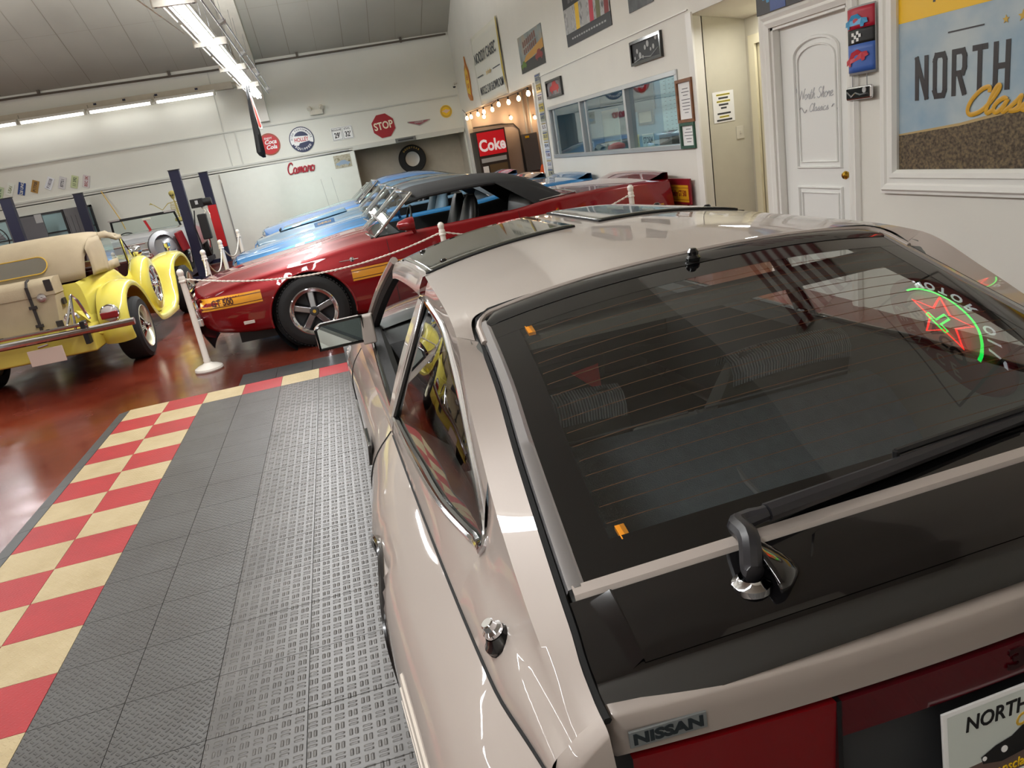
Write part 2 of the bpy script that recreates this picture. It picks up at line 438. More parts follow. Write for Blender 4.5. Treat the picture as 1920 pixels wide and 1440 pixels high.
# dark pipe running along the joint of back wall and ceiling
mp = M(); mp.tube([(-9, 12.66, 4.13), (-4, 12.65, 4.15), (0, 12.66, 4.12), (3, 12.64, 4.14), (5.4, 12.66, 4.17)], .022, 8)
for xx in (-3.6, -.9, 1.9, 4.3): mp.box(xx, xx + .05, 12.64, 12.7, 4.13, 4.24)
tag(mp.build('ceiling_pipe', mat('pipe_brown', sr(92, 84, 74), .6)), 'thin dark pipe running along the top of the back wall under the ceiling', 'pipe')
mp = M(); mp.tube([(-.43, 12.69, .1), (-.43, 12.69, 1.7), (-.36, 12.69, 1.86), (-.2, 12.69, 1.93), (2.6, 12.64, 1.985)], .013, 8)
tag(mp.build('conduit', W_['lgrey']), 'grey electrical conduit bending along the top of the white sliding panel', 'conduit')

# right wall with its openings: (y0, y1, z0, z1)
mw = M(); X0, X1 = XR, XR + .12
def wr(y0, y1, z0, z1): mw.box(X0, X1, y0, y1, z0, z1)
ZT = 4.2
wr(12.35, 12.85, 0, 2.36); wr(5.44, 6.06, 0, 2.36); wr(.60, 5.44, 0, 1.18); wr(.60, .95, 1.18, 1.94); wr(.60, 5.44, 1.94, 2.36)
wr(-.69, -.53, 0, 2.36); wr(-1.60, -.69, 2.03, 2.36); wr(-8.2, -1.60, 0, 2.36); wr(-8.2, 12.85, 2.36, 3.2)
mw.prism([(-8.2, 3.2), (12.85, 3.2), (12.85, zc(12.85)), (RIDGE, zc(RIDGE)), (-8.2, zc(-8.2))], 0, .12,
         Matrix(((0, 0, 1, X0), (1, 0, 0, 0), (0, 1, 0, 0), (0, 0, 0, 1))))
tag(mw.build('wall_right', W_['white'], smooth=False), kind='structure')
mw = M(); mw.prism([(-8.2, 0), (12.85, 0), (12.85, zc(12.85)), (RIDGE, zc(RIDGE)), (-8.2, zc(-8.2))], 0, .1,
         Matrix(((0, 0, 1, -9.2), (1, 0, 0, 0), (0, 1, 0, 0), (0, 0, 0, 1))))
tag(mw.build('wall_left', W_['white'], smooth=False), kind='structure')
mw = M(); mw.box(-9.2, 5.6, -8.3, -8.2, 0, 4)
tag(mw.build('wall_front', W_['white'], smooth=False), kind='structure')
# thin trim line on the right wall and the opening's white jambs
mt_ = M(); mt_.box(5.455, 5.475, .62, 5.9, 2.405, 2.415); mt_.box(5.44, 5.475, 12.2, 12.36, 0, 2.36); mt_.box(5.44, 5.475, 6.02, 6.08, 0, 2.36)
mt_.box(5.455, 5.475, .55, .66, 0, 2.38)
tag(mt_.build('trim_6', W_['trimw'], smooth=False), kind='structure')

# corridor recess: angled side wall, white ceiling, back with a door jamb
CR = mat('recess_paint', sr(205, 200, 182), .6, noise=.05)
mr = M()
mr.box(5.58, 6.02, .60, .66, 0, 2.36); mr.box(6.02, 6.08, -.6, .66, 2.08, 2.36); mr.box(6.02, 6.08, .50, .66, 0, 2.08); mr.box(5.58, 6.08, -.60, -.53, 0, 2.36)
tag(mr.build('wall_recess', CR, smooth=False), kind='structure')
mr = M(); mr.add([(5.472, -.525, 2.358), (6.015, -.525, 2.26), (6.015, .595, 2.26), (5.472, .595, 2.358)], [(0, 1, 2, 3)])
tag(mr.build('ceiling_recess', W_['white'], smooth=False), kind='structure')
mr = M(); mr.box(5.995, 6.02, .42, .52, 0, 2.02); mr.box(5.995, 6.02, -.5, .52, 2.02, 2.10)
tag(mr.build('trim_7', mat('jamb_cream', sr(222, 214, 184), .4), smooth=False), kind='structure')
mr = M(); mr.box(6.03, 6.07, -.52, .45, 0, 2.04)
tag(mr.build('door_2', mat('door_cream', sr(206, 198, 168), .5), smooth=False), kind='structure')

# panelled white door with its casing
DT = rightT(-1.145, 0)         # local x: -.455..+.455 across the opening, y up, z out
dr = M(); dr.box(-.42, .42, 0, 2.01, -.10, -.06)
door = dr.build('door_1', mat('door_white', sr(236, 236, 232), .3), None, DT, smooth=False); tag(door, kind='structure')
pm = M()
def ring(pts, r=.012, z=-.055): pm.tube([(p[0], p[1], z) for p in pts], r, 6, closed=True)
arch = [(-.25, .98), (.27, .98)] + [(.01 + .26 * math.cos(a), 1.78 + .11 * math.sin(a)) for a in lin(0, PI, 14)]
ring(arch, .014)
arch2 = [(-.21, 1.02), (.23, 1.02)] + [(.01 + .22 * math.cos(a), 1.74 + .10 * math.sin(a)) for a in lin(0, PI, 14)]
ring(arch2, .008)
ring([(-.25, .15), (.27, .15), (.27, .83), (-.25, .83)], .014); ring([(-.21, .19), (.23, .19), (.23, .79), (-.21, .79)], .008)
pm.build('panel_moulding', door.data.materials[0], door)
kn = M(); kn.lathe([(.028, 0), (.03, .006), (.012, .01), (.012, .03), (.026, .045), (.03, .06), (.022, .075), (0, .08)], 20, Tm(.385, .93, -.06))
kn.build('door_knob', W_['brass'], door)
sg = mat('etched_grey', sr(186, 187, 190), .3, .2)
fl = M()
for sx in (-1, 1):
    fl.tube([(.03 + sx * (.15 + .1 * t), 1.40 + .02 * math.sin(t * 7) * sx, -.056) for t in lin(0, 1, 12)], .003, 5)
    fl.tube([(.01 + sx * (.24 + .02 * t), 1.53 + .03 * math.sin(t * 5), -.056) for t in lin(0, 1, 8)], .003, 5)
fl.build('door_flourish', sg, door)
cs = M()
def casing(m, x0, x1, y0, y1, w, prof=((0, .018), (.35, .03), (.55, .022), (.8, .034), (1, .012))):
    """moulding around a rectangle, mitred, w wide outwards; y0 None: no bottom run"""
    pts_in = [(x0, y0), (x0, y1), (x1, y1), (x1, y0)]
    rows = []
    for f, z in ((0, 0),) + prof + ((1, 0),):
        d = f * w
        rows.append([(x0 - d, y0 if len(prof) == 99 else y0, z), (x0 - d, y1 + d, z), (x1 + d, y1 + d, z), (x1 + d, y0, z)])
    m.grid(rows)
casing(cs, -.455, .455, 0, 2.03, .10)
cs.box(-.455, -.425, 0, 2.03, -.11, 0); cs.box(.425, .455, 0, 2.03, -.11, 0); cs.box(-.455, .455, 2.01, 2.04, -.11, 0)
tag(cs.build('trim_8', W_['trimw'], None, DT, smooth=False), kind='structure')
sm = M(); sm.box(-1.685, -1.675, 0, 2.3, 0, .004, Matrix(((0, 0, -1, 5.47), (1, 0, 0, 0), (0, 1, 0, 0), (0, 0, 0, 1))))
tag(sm.build('trim_9', W_['lgrey'], smooth=False), kind='structure')

# office window
WT = rightT(3.195, 1.56); hw = 2.245; hh = .38
wn = M()
for y0, y1 in ((-hh, -hh + .05), (hh - .05, hh)): wn.box(-hw, hw, y0, y1, -.09, .02)
for x0 in (-hw, -.75 - .03, .86 - .03, hw - .05): wn.box(x0, x0 + .06, -hh, hh, -.09, .015)
for x0, x1 in ((-hw + .1, -.86), (-.66, .76)):
    wn.box(x0, x0 + .04, -hh + .05, hh - .05, -.06, -.03)
wn_o = wn.build('window_1', W_['alu'], None, WT, smooth=False, bevel=.004); tag(wn_o, kind='structure')
GP = glass('office_pane', (.86, .95, .96, 1), .08)
for x0, x1 in ((-hw + .06, -.78), (-.72, .83), (.89, hw - .05)):
    p = M(); p.box(x0, x1, -hh + .05, hh - .05, -.045, -.041); p.build('window_pane', GP, wn_o, smooth=False)
# office shell
OF = mat('office_blue', sr(142, 176, 196), .6)
mo = M()
mo.box(5.59, 8.6, 6.0, 6.1, 0, 2.9); mo.box(8.5, 8.6, 1.5, 6.0, 0, 2.9)
mo.add([(5.6, .62, 0), (8.5, 2.98, 0), (8.5, 2.98, 2.9), (5.6, .62, 2.9)], [(0, 1, 2, 3), (3, 2, 1, 0)])
tag(mo.build('wall_office', OF, smooth=False), kind='structure')
mo = M(); mo.box(5.59, 8.6, .6, 6.1, 2.75, 2.85); tag(mo.build('ceiling_office', W_['white'], smooth=False), kind='structure')
# back room shell (seen through the wide opening)
BR = mat('back_room_wall', sr(196, 182, 172), .6, noise=.1, nscale=2)
mo = M(); mo.box(5.59, 9.6, 12.35, 12.45, 0, 3.1); mo.box(9.2, 9.3, 6.1, 12.4, 0, 3.1); mo.box(5.59, 9.3, 6.1, 6.14, 0, 3.1); mo.box(5.59, 9.3, 6.1, 12.4, 3.0, 3.1)
tag(mo.build('wall_back_room', BR, smooth=False), kind='structure')
# ---------------------------------------------------------------- silver sports coupe (nearest car)
PEARL = mat('pearl_paint', sr(168, 157, 149), .45, .12, 1.0, coatr=.02)
ZG = glass('coupe_glass', (.76, .78, .76, 1), .08)
ZG2 = glass('coupe_side_glass', (.84, .88, .86, 1), .10)
FRIT = mat('black_glass_border', sr(9, 9, 10), .04, coat=.6)
INT = mat('grey_interior', sr(98, 98, 94), .8, bump=.1, bscale=200)
INTD = mat('black_interior', sr(28, 28, 29), .7, bump=.1, bscale=200)
CARPET = mat('grey_carpet', sr(104, 112, 118), .95, bump=.5, bscale=300, noise=.2, nscale=30)
GAP = mat('panel_gap', sr(8, 8, 8), .8)
ZT = Matrix.Translation((2.75, -4.7, 0)) @ Matrix.Rotation(math.radians(1.5), 4, 'Z')
Z = empty('sports_coupe', 'pearl silver wedge-shaped sports coupe in the foreground with a black rear spoiler', 'car', ZT)
# feature lines of the left flank as (y, half width, height)
LH = hermite([(-.78, .626, .82), (-.739, .626, .843), (-.682, .62, .872), (-.616, .614, .895), (-.455, .598, .955), (-.32, .584, 1.01), (-.14, .562, 1.082), (.10, .545, 1.172)])
LR = hermite([(-.79, .672, .80), (-.66, .675, .848), (-.56, .672, .885), (-.42, .664, .945), (-.30, .652, 1.0), (-.15, .635, 1.08), (.02, .608, 1.163), (.2, .592, 1.18), (.71, .561, 1.192), (.815, .555, 1.195), (1.35, .566, 1.178), (1.46, .572, 1.165)])
W1 = hermite([(-.345, .686, .85), (-.33, .675, .87), (-.18, .650, .965), (.09, .615, 1.06), (.33, .592, 1.125), (.67, .583, 1.14)])
W2 = hermite([(-.345, .686, .845), (-.25, .700, .832), (-.04, .727, .818), (.226, .742, .808), (.67, .753, .80)])
LM = hermite([(-.79, .705, .775), (-.6, .705, .82), (-.45, .70, .84), (-.345, .688, .847)])     # runs back from the tip of the side window
LD = hermite([(-.79, .715, .74), (-.726, .727, .748), (-.614, .746, .756), (-.516, .751, .757), (-.348, .756, .755), (-.134, .760, .75), (.18, .764, .745), (.5, .767, .742), (.93, .770, .74), (1.5, .775, .735), (2.1, .775, .73), (2.6, .765, .70), (3.1, .73, .64), (3.55, .62, .56)])
LS = hermite([(-.82, .80, .55), (-.76, .855, .55), (-.64, .880, .55), (-.46, .890, .55), (-.18, .903, .55), (.01, .906, .55), (.19, .905, .55), (.4, .898, .55), (.57, .882, .55), (.81, .861, .55), (1.05, .852, .55), (1.7, .850, .55), (2.3, .858, .54), (2.8, .862, .52), (3.2, .82, .50), (3.55, .66, .48)])
LB = hermite([(.60, .753, .80), (1.2, .742, .80), (1.9, .722, .80), (2.35, .705, .795)])   # door belt line
def P(f, y, s=-1): w, z = f(y); return Vector((s * w, y, z))
def strip(m, fa, fb, ys, n=4, bulge=0, sd=1, ease=None):
    rows = []
    for y in ys:
        a = P(fa, y); b = P(fb, y); d = b - a
        nrm = Vector((-abs(d.z), 0, abs(d.x))); nrm.normalize()
        rows.append([a + d * t + nrm * bulge * 4 * t * (1 - t) for t in lin(0, 1, n)])
    m.grid(rows)
qp = M()
ya = lin(-.79, -.345, 26); yb = lin(-.345, .67, 46)
GW = .012
def LHo(y): w, z = LH(max(-.78, min(.10, y))); return w + GW, z - .001
yc = ya[:-1] + yb
strip(qp, LHo, LR, [y for y in yc if y < .02] + [.02], 3)
strip(qp, LR, LM, ya, 5, -.004); strip(qp, LM, LD, ya, 5, .006)
strip(qp, LR, W1, yb, 4, .003); strip(qp, W2, LD, yb, 4, .002)
# cap between the roof line and the hatch corner
# rounded rear end of the quarter panel
rows = []
def side_pts(y):
    d = P(LD, y); s_ = P(LS, y)
    k = [d, Vector((-(abs(d.x) * .45 + abs(s_.x) * .55), y, d.z - (d.z - s_.z) * .30)), Vector((-(abs(d.x) * .12 + abs(s_.x) * .88), y, d.z - (d.z - s_.z) * .62)), s_,
         Vector((s_.x + .004, y, .46)), Vector((s_.x + .025, y, .32)), Vector((s_.x + .06, y, .2)), Vector((s_.x + .12, y, .17))]
    return catmull(k, 22)
ysd = lin(-.79, 3.55, 130)
arch_c = ((.16, .30, .335), (2.62, .30, .335))
for y in ysd: rows.append(side_pts(y))
sdm = M(); sdm.grid(rows)
# cut the wheel arches out of the flank grid
def cut(m):
    keep = []
    for f in m.f:
        c = sum((Vector(m.v[i]) for i in f), Vector()) / len(f)
        if not any((c.y - a)**2 + (c.z - b)**2 < r * r for a, b, r in arch_c): keep.append(f)
    for i, v in enumerate(m.v):
        for a, b, r in arch_c:
            d = math.hypot(v[1] - a, v[2] - b)
            if r - .05 < d < r + .03: m.v[i] = (v[0], a + (v[1] - a) * r / d, b + (v[2] - b) * r / d)
    m.f = keep; m.mi = [0] * len(keep)
cut(sdm)
qp.add(sdm.v, sdm.f)
# rear corner wrap
ce = side_pts(-.79); rows = [ce]
for k in range(1, 5):
    t = k / 4
    rows.append([Vector((p.x + .05 * (1 - math.cos(t * PI / 2)) * 1.6, p.y - .035 * math.sin(t * PI / 2), p.z - (.004 * t if p.z > .5 else 0))) for p in ce])
qp.grid(rows, flip=True)
qp.build('body_side', PEARL, Z, weld=.0006, ang=32, mirror=True)
# upper rear face of the quarter panel beside the hatch
re_ = M()
top = [P(LHo, -.79), P(LR, -.79), P(LM, -.79), P(LD, -.79)]
rows = [top]
for k in range(1, 6):
    t = k / 5
    rows.append([Vector((p.x + (.0 if i == 0 else .02 * t * i / 3), -.79 - .03 * math.sin(t * PI / 2), p.z - .012 * (1 - math.cos(t * PI / 2)))) for i, p in enumerate(top)])
rows.append([Vector((-.632, -.82, .70)), Vector((-.66, -.82, .70)), Vector((-.69, -.82, .70)), Vector((-.70, -.82, .70))])
re_.grid(rows, flip=True)
re_.build('corner_panel', PEARL, Z, ang=50, mirror=True)

# roof behind the roof panels, centre bar and header
def zcen(y): return hermite([(.10, 1.214), (.4, 1.238), (.77, 1.25), (1.34, 1.25), (1.46, 1.238), (1.6, 1.21)])(y)
def roof_pt(u, y, lift=0):
    if y < .10:
        w, z = LR(y)
    w, z = LR(max(y, .02)); zc_ = zcen(y)
    zz = z + (zc_ - z) * (1 - abs(u)**2.3); x_ = abs(u) * w
    if y < .112 and x_ > .48:      # meet the hatch corner and the pillar strip
        hw_, hz = LH(min(.10, y)); hw_ += GW; sz = hz + (z - hz) * max(0, min(1, (x_ - hw_) / max(.02, w - hw_)))
        zz -= (zz - sz) * min(1, (.112 - y) / .09) * min(1, (x_ - .48) / .06)
    return Vector((u * w, y, zz + lift))
rf = M()
ue = [.826 + .109 * math.sin(t * PI / 2) for t in lin(0, 1, 14)]
us = [-1, -.985, -.96] + [-x for x in reversed(ue)] + lin(-.80, .80, 35) + ue + [.96, .985, 1]
rows = []
for k, t in enumerate(lin(0, 1, 22)):
    row = []
    for u in us:
        au = abs(u)
        # rear border follows the top of the hatch
        aa = max(0, min(1, (au - .826) / .109)); yb_ = .02 + .094 * (1 - aa**3.5)**(1 / 3.5)
        row.append(roof_pt(u, yb_ + (.772 - yb_) * t))
    rows.append(row)
rf.grid(rows, flip=False)
rf.grid([[roof_pt(u, y) for u in (-.075, -.04, 0, .04, .075)] for y in lin(.772, 1.36, 12)])
rf.grid([[roof_pt(u, y) for u in lin(-1, 1, 41)] for y in lin(1.345, 1.47, 5)])
rf.build('roof', PEARL, Z, ang=30)
# two lift-out glass roof panels with silver side rails
TT = mat('tinted_roof_glass', sr(62, 62, 54), .03, coat=1.0)
tp = M()
rows = []
for y in lin(.785, 1.335, 14): rows.append([roof_pt(u, y, .004) for u in lin(-.985, -.085, 20)])
tp.grid(rows)
tpo = tp.build('roof_panel', TT, Z, solid=.006)
tp = M(); rows = []
for y in lin(.785, 1.335, 14): rows.append([roof_pt(u, y, .004) for u in lin(.085, .985, 20)])
tp.grid(rows); tp.build('roof_panel', TT, Z, solid=.006)
for s in (-1, 1):
    r_ = M(); rows = []
    for y in lin(.76, 1.46, 16):
        w, z = LR(y)
        rows.append([Vector((s * (w - .012), y, z + .004)), Vector((s * (w + .008), y, z)), Vector((s * (w + .024), y, z - .03)), Vector((s * (w + .03), y, z - .06)), Vector((s * (w + .018), y, z - .066))])
    r_.grid(rows, flip=s < 0); r_.build('roof_rail', PEARL, Z, ang=25)
    for y in (.85, 1.27): b_ = M(); b_.lathe([(.012, 0), (.012, .006), (.008, .010), (0, .011)], 12, Matrix.Translation(roof_pt(s * .86, y, .004))); b_.build('panel_latch', W_['gblack'], Z)
    sl = M(); sl.tube([roof_pt(s * u, .779, .002) for u in lin(.075, .99, 20)], .0045, 6); sl.tube([roof_pt(s * u, 1.341, .002) for u in lin(.075, .99, 20)], .004, 6)
    sl.tube([roof_pt(s * .079, y, .003) for y in lin(.779, 1.341, 10)], .0035, 6)
    sl.build('panel_seal', GAP, Z)
# windscreen, pillars, cowl, hood
def ws_pt(u, t):
    y = 1.47 + t * .78 - .10 * t * (abs(u)**2) ; w = .572 + (.70 - .572) * t
    zt = 1.236 - (1.236 - 1.165) * abs(u)**2.3; zb = .86 - .055 * abs(u)**2
    return Vector((u * w, y, zt + (zb - zt) * t + .02 * math.sin(PI * t)))
wsm = M(); wsm.grid([[ws_pt(u, t) for u in lin(-1, 1, 17)] for t in lin(0, 1, 9)]); wsm.build('windscreen', glass('windscreen_glass', (.85, .9, .88, 1), .05), Z)
for s in (-1, 1):
    a = M(); a.tube([ws_pt(s, t) + Vector((s * .012, 0, .004)) for t in lin(-.02, 1.02, 12)], .016, 8); a.build('front_pillar', PEARL, Z)
    a = M(); a.tube([ws_pt(s, t) + Vector((-s * .012, -.012, -.016)) for t in lin(0, 1, 12)], .024, 8); a.build('pillar_trim', INTD, Z)
    a = M()   # pillar between door and side window
    rows = []
    for t in lin(0, 1, 10):
        w = .757 + (.588 - .757) * t - .008 * math.sin(PI * t) * -1; z = .795 + (1.137 - .795) * t
        rows.append([Vector((s * w, .665, z)), Vector((s * (w + .006), .672, z)), Vector((s * (w + .007), .735, z)), Vector((s * (w - .002), .745, z)), Vector((s * (w - .02), .745, z))])
    a.grid(rows, flip=s > 0); a.build('middle_pillar', PEARL, Z)
hd = M(); rows = []
for y in lin(2.14, 3.55, 34):
    wd_, zd = LD(y); zh = hermite([(2.14, .84), (2.6, .80), (3.1, .73), (3.45, .655), (3.55, .60)])(y)
    rows.append([Vector((u * wd_, y + .12 * (1 - u * u) * max(0, (y - 2.6)) , zd + (zh - zd) * (1 - abs(u)**3))) for u in lin(-1, 1, 31)])
hd.grid(rows); hd.build('hood', PEARL, Z)
fl_ = M()   # front bumper and chin
fl_.grid([[Vector((u * (.62 + .04 * k), 3.55 + .12 * (1 - u * u) * .95 + dy, z)) for u in lin(-1, 1, 21)] for k, (dy, z) in enumerate(((0, .56), (.06, .52), (.07, .42), (.03, .3), (-.05, .22)))])
fl_.build('front_bumper', PEARL, Z)
cw = M(); cw.grid([[Vector((u * .76, y - .10 * u * u, z - .05 * u * u)) for u in lin(-1, 1, 17)] for y, z in ((2.1, .83), (2.2, .838), (2.3, .84))]); cw.build('cowl', W_['black'], Z)
def fx(y, z):
    h = side_pts(y)
    for a, b in zip(h, h[1:]):
        if b.z <= z <= a.z and a.z > b.z: return -(a.x + (b.x - a.x) * (a.z - z) / (a.z - b.z))
    return abs(h[0].x) if z > h[0].z else abs(h[-1].x)
# door shoulder: strip between crease and belt line, with belt mouldings
for s in (-1, 1):
    m_ = M(); rows = []
    for y in lin(.66, 2.3, 30):
        a_ = P(LB, y, s); b_ = P(LD, y, s); rows.append([a_ + (b_ - a_) * t + Vector((s * .004 * 4 * t * (1 - t), 0, 0)) for t in lin(0, 1, 5)])
    m_.grid(rows, flip=s > 0); m_.build('door_shoulder', PEARL, Z)
    m_ = M(); m_.tube([P(LB, y, s) + Vector((-s * .004, 0, .004)) for y in lin(.70, 2.2, 20)], .009, 8); m_.build('belt_moulding', W_['gblack'], Z)
    m_ = M(); m_.grid([[P(LB, y, s) + Vector((-s * .012, 0, .002)), P(LB, y, s) + Vector((-s * .05, 0, .0)), P(LB, y, s) + Vector((-s * .075, 0, -.03)), P(LB, y, s) + Vector((-s * .07, 0, -.45))] for y in lin(.66, 2.2, 16)])
    m_.build('door_trim', INTD, Z)
    # shut lines
    for yy in (.70, 2.02):
        m_ = M(); m_.tube([Vector((p.x * s * -1 + s * .0008 if s > 0 else p.x - .0008, yy + (.03 * (p.z - .5) if yy < 1 else -.1 * (p.z - .5)), p.z)) for p in side_pts(yy)[0:20]], .0028, 5); m_.build('door_line', GAP, Z)
    m_ = M(); m_.tube([P(LD, y, s) + Vector((s * .0012, 0, .0012)) for y in lin(-.785, .66, 50)], .0032, 5)
    m_.build('panel_line', GAP, Z)
    # rub strip segments and the black lip of the rear wheel arch
    for y0_, y1_ in ((-.77, -.20),):
        m_ = M(); m_.grid([[Vector((s * (fx(y, .455 + d) + o_), y, .455 + d)) for d, o_ in ((.018, -.001), (.013, .006), (-.013, .006), (-.018, -.001))] for y in lin(y0_, y1_, 14)], flip=s < 0)
        m_.build('rub_strip', W_['gblack'], Z)
    m_ = M(); m_.tube([Vector((s * (fx(.16 + .336 * math.cos(a), .30 + .336 * math.sin(a)) + .001), .16 + .336 * math.cos(a), .30 + .336 * math.sin(a))) for a in lin(.1, PI - .1, 30)], .0075, 6)
    m_.build('arch_lip', W_['gblack'], Z)
    m_ = M(); rows = []
    for y in lin(.5, 2.3, 12):
        w, z = LS(y); rows.append([Vector((s * (w - .006), y, .40)), Vector((s * (w + .006), y, .395)), Vector((s * (w + .006), y, .365)), Vector((s * (w - .01), y, .36))])
    m_.grid(rows, flip=s < 0); m_.build('rub_strip', W_['gblack'], Z)
    # chrome loop around the side window
    lo = [P(W1, y, s) for y in lin(-.325, .665, 30)] + [P(W2, y, s) for y in lin(.665, -.29, 30)]
    tip = [Vector((s * .694, -.318, .842)), Vector((s * .694, -.345, .846)), Vector((s * .686, -.352, .856))]
    m_ = M(); m_.tube(lo + tip, .0085, 8, closed=True); m_.build('window_chrome', W_['chrome'], Z)
    c_ = sum(lo, Vector()) / len(lo)
    m_ = M(); m_.tube([q + (c_ - q).normalized() * .013 + Vector((-s * .002, 0, 0)) for q in lo + tip], .008, 6, closed=True); m_.build('window_gasket', W_['gblack'], Z)
    m_ = M(); rows = []
    for y in lin(-.335, .665, 30):
        a_ = P(W1, y, s); b_ = P(W2, y, s)
        rows.append([a_ + (b_ - a_) * t + Vector((s * .006 * 4 * t * (1 - t) - s * .006, 0, -.003)) for t in lin(0, 1, 7)])
    m_.grid(rows, flip=s > 0); m_.build('side_window', ZG2, Z)
    # inner trim of pillar and lower quarter
    m_ = M()
    def off(v, d=.02): return Vector((v.x - s * d, v.y, v.z - d * .6))
    m_.grid([[off(P(LH, min(y, .10), s) + Vector((-s * .03, 0, -.01)), .004), off(P(LR, y, s), .03), off(P(W1, max(y, -.345), s), .02)] for y in lin(-.74, .67, 30)], flip=s < 0)
    m_.grid([[off(P(W2, max(y, -.345), s) + Vector((0, 0, .005)), .016), off(P(W2, max(y, -.345), s), .05) + Vector((0, 0, -.01)), Vector((-.0 + s * .60, y, .66)), Vector((s * .57, y, .52))] for y in lin(-.74, .67, 24)], flip=s > 0)
    m_.build('inner_side_trim', INT, Z)
# door handle, side marker, antenna
h_ = M(); h_.hexa([(-.850, .78, .615), (-.862, .78, .615), (-.862, .99, .615), (-.850, .99, .615)], [(-.838, .79, .68), (-.852, .79, .68), (-.852, .98, .68), (-.838, .98, .68)])
h_.build('door_handle', W_['gblack'], Z, bevel=.004)
for s in (-1, 1):
    h_ = M()
    for k in range(3):
        z0 = .60 - k * .03
        rows = []
        for y in lin(-.66, -.30, 8):
            rows.append([Vector((s * (fx(y, z0 + d) + o_), y, z0 + d)) for d, o_ in ((.010, -.001), (.007, .004), (-.007, .004), (-.010, -.001))])
        h_.grid(rows, flip=s < 0)
    h_.build('side_marker', mat('marker_cream', sr(206, 196, 184), .25), Z)
a_ = M(); AT = Matrix.Translation((-.7145, -.557, .80)) @ Matrix.Rotation(math.radians(-25), 4, 'Y')
a_.lathe([(.030, 0), (.030, .008), (.024, .014), (.018, .024)], 24, AT)
ao = a_.build('antenna_mount', W_['gblack'], Z)
a_ = M(); a_.lathe([(.0165, .02), (.0175, .032), (.012, .036), (.011, .046), (.009, .048), (0, .048)], 20, AT); a_.build('antenna_cap', W_['chrome'], ao)
# door mirror
for s in (-1, 1):
    MTm = Matrix.Translation((s * .852, 1.60, .905)) @ Matrix.Rotation(math.radians(-8 * s), 4, 'Z')
    h_ = M()
    prof = [(-.10, -.052), (.095, -.058), (.10, .05), (-.075, .052), (-.10, .035)]
    if s > 0: prof = [(-x, z) for x, z in prof][::-1]
    def sec(k, y): return [Vector((x * k, y, z * k)) for x, z in prof]
    rws = [sec(1, 0), sec(1.02, .01), sec(1.0, .05), sec(.82, .09), sec(.5, .11)]
    n = len(prof); vs = [v for r in rws for v in r]; fs = []
    for i in range(len(rws) - 1):
        for j in range(n): fs.append((i * n + j, i * n + (j + 1) % n, (i + 1) * n + (j + 1) % n, (i + 1) * n + j))
    fs.append(tuple((len(rws) - 1) * n + j for j in range(n)))
    h_.add(vs, fs, MTm)
    mo_ = h_.build('door_mirror', PEARL, Z, weld=.0001, bevel=.008)
    h_ = M(); h_.add([Vector((x * .93, .004, z * .9)) for x, z in prof], [tuple(range(n))], MTm); h_.build('mirror_glass', mat('mirror_silver', sr(210, 225, 225), .01, 1), mo_)
    h_ = M(); h_.tube([MTm @ Vector((x * 1.0, 0, z * 1.0)) for x, z in prof], .006, 6, closed=True); h_.build('mirror_bezel', W_['gblack'], mo_)
    h_ = M(); h_.hexa([(s * .71, 1.60, .83), (s * .77, 1.60, .83), (s * .77, 1.72, .83), (s * .71, 1.72, .83)], [(s * .71, 1.62, .95), (s * .76, 1.62, .95), (s * .76, 1.68, .95), (s * .70, 1.68, .95)])
    h_.build('mirror_foot', PEARL, mo_, bevel=.008)

# hatch glass, borders, spoiler
LCy = hermite([(-.78, -.035, .030), (-.616, -.036, .026), (-.3, -.012, .034), (.10, .008, .042)])
def deck(u, y, lift=0):
    w, z = LH(y); dy, dz = LCy(y); k = 1 - abs(u)**2.4
    return Vector((u * w, y + dy * k, z + dz * k + lift))
yt, ybm = .098, -.616
def sheet(u0, u1, y0, y1, nu, ny, lift): return [[deck(u, y, lift) for u in lin(u0, u1, nu)] for y in lin(y0, y1, ny)]
gl = M(); gl.grid(sheet(-.90, .90, -.585, .035, 31, 24, .004)); hatch = gl.build('hatch_window', ZG, Z)
fr = M()
fr.grid(sheet(-.955, -.85, -.612, .05, 6, 24, .0045)); fr.grid(sheet(.85, .955, -.612, .05, 6, 24, .0045))
fr.grid(sheet(-.955, .955, -.614, -.555, 31, 4, .0047)); fr.grid(sheet(-.955, .955, .0, .05, 31, 4, .0047))
fr.build('window_border', FRIT, hatch)
fr = M()
rows = []
for t in lin(0, 1, 6):
    row = []
    for u in lin(-.96, .96, 45):
        r_ = max(0, (abs(u) - .90) / .06); yy = .05 + (.098 - .05 - .028 * r_ * r_) * t
        row.append(deck(u, yy, .006 + .004 * math.sin(PI * t)))
    rows.append(row)
fr.grid(rows); fr.build('top_border', mat('dark_grey_gloss', sr(46, 46, 45), .06, coat=.6), hatch)
SILV = mat('silver_moulding', sr(190, 188, 190), .22, .85)
for s in (-1, 1):
    fr = M(); rows = []
    for y in lin(-.622, .07, 30): rows.append([deck(s * 1.0, y, .0), deck(s * .995, y, .007), deck(s * .965, y, .009), deck(s * .95, y, .004)])
    fr.grid(rows, flip=s < 0); fr.build('window_moulding', SILV, hatch)
fr = M(); rows = []
cor = []
for u in [-1 + .0, -.985] : pass
path = [deck(-1, y, .004) for y in lin(.0, .06, 4)] + [deck(-.985, .082, .004), deck(-.96, .096, .004)] + [deck(u, .102, .004) for u in lin(-.93, .93, 40)] + [deck(.96, .096, .004), deck(.985, .082, .004)] + [deck(1, y, .004) for y in lin(.06, 0, 4)]
fr.tube(path, .0075, 8); fr.build('hatch_rim', PEARL, hatch)
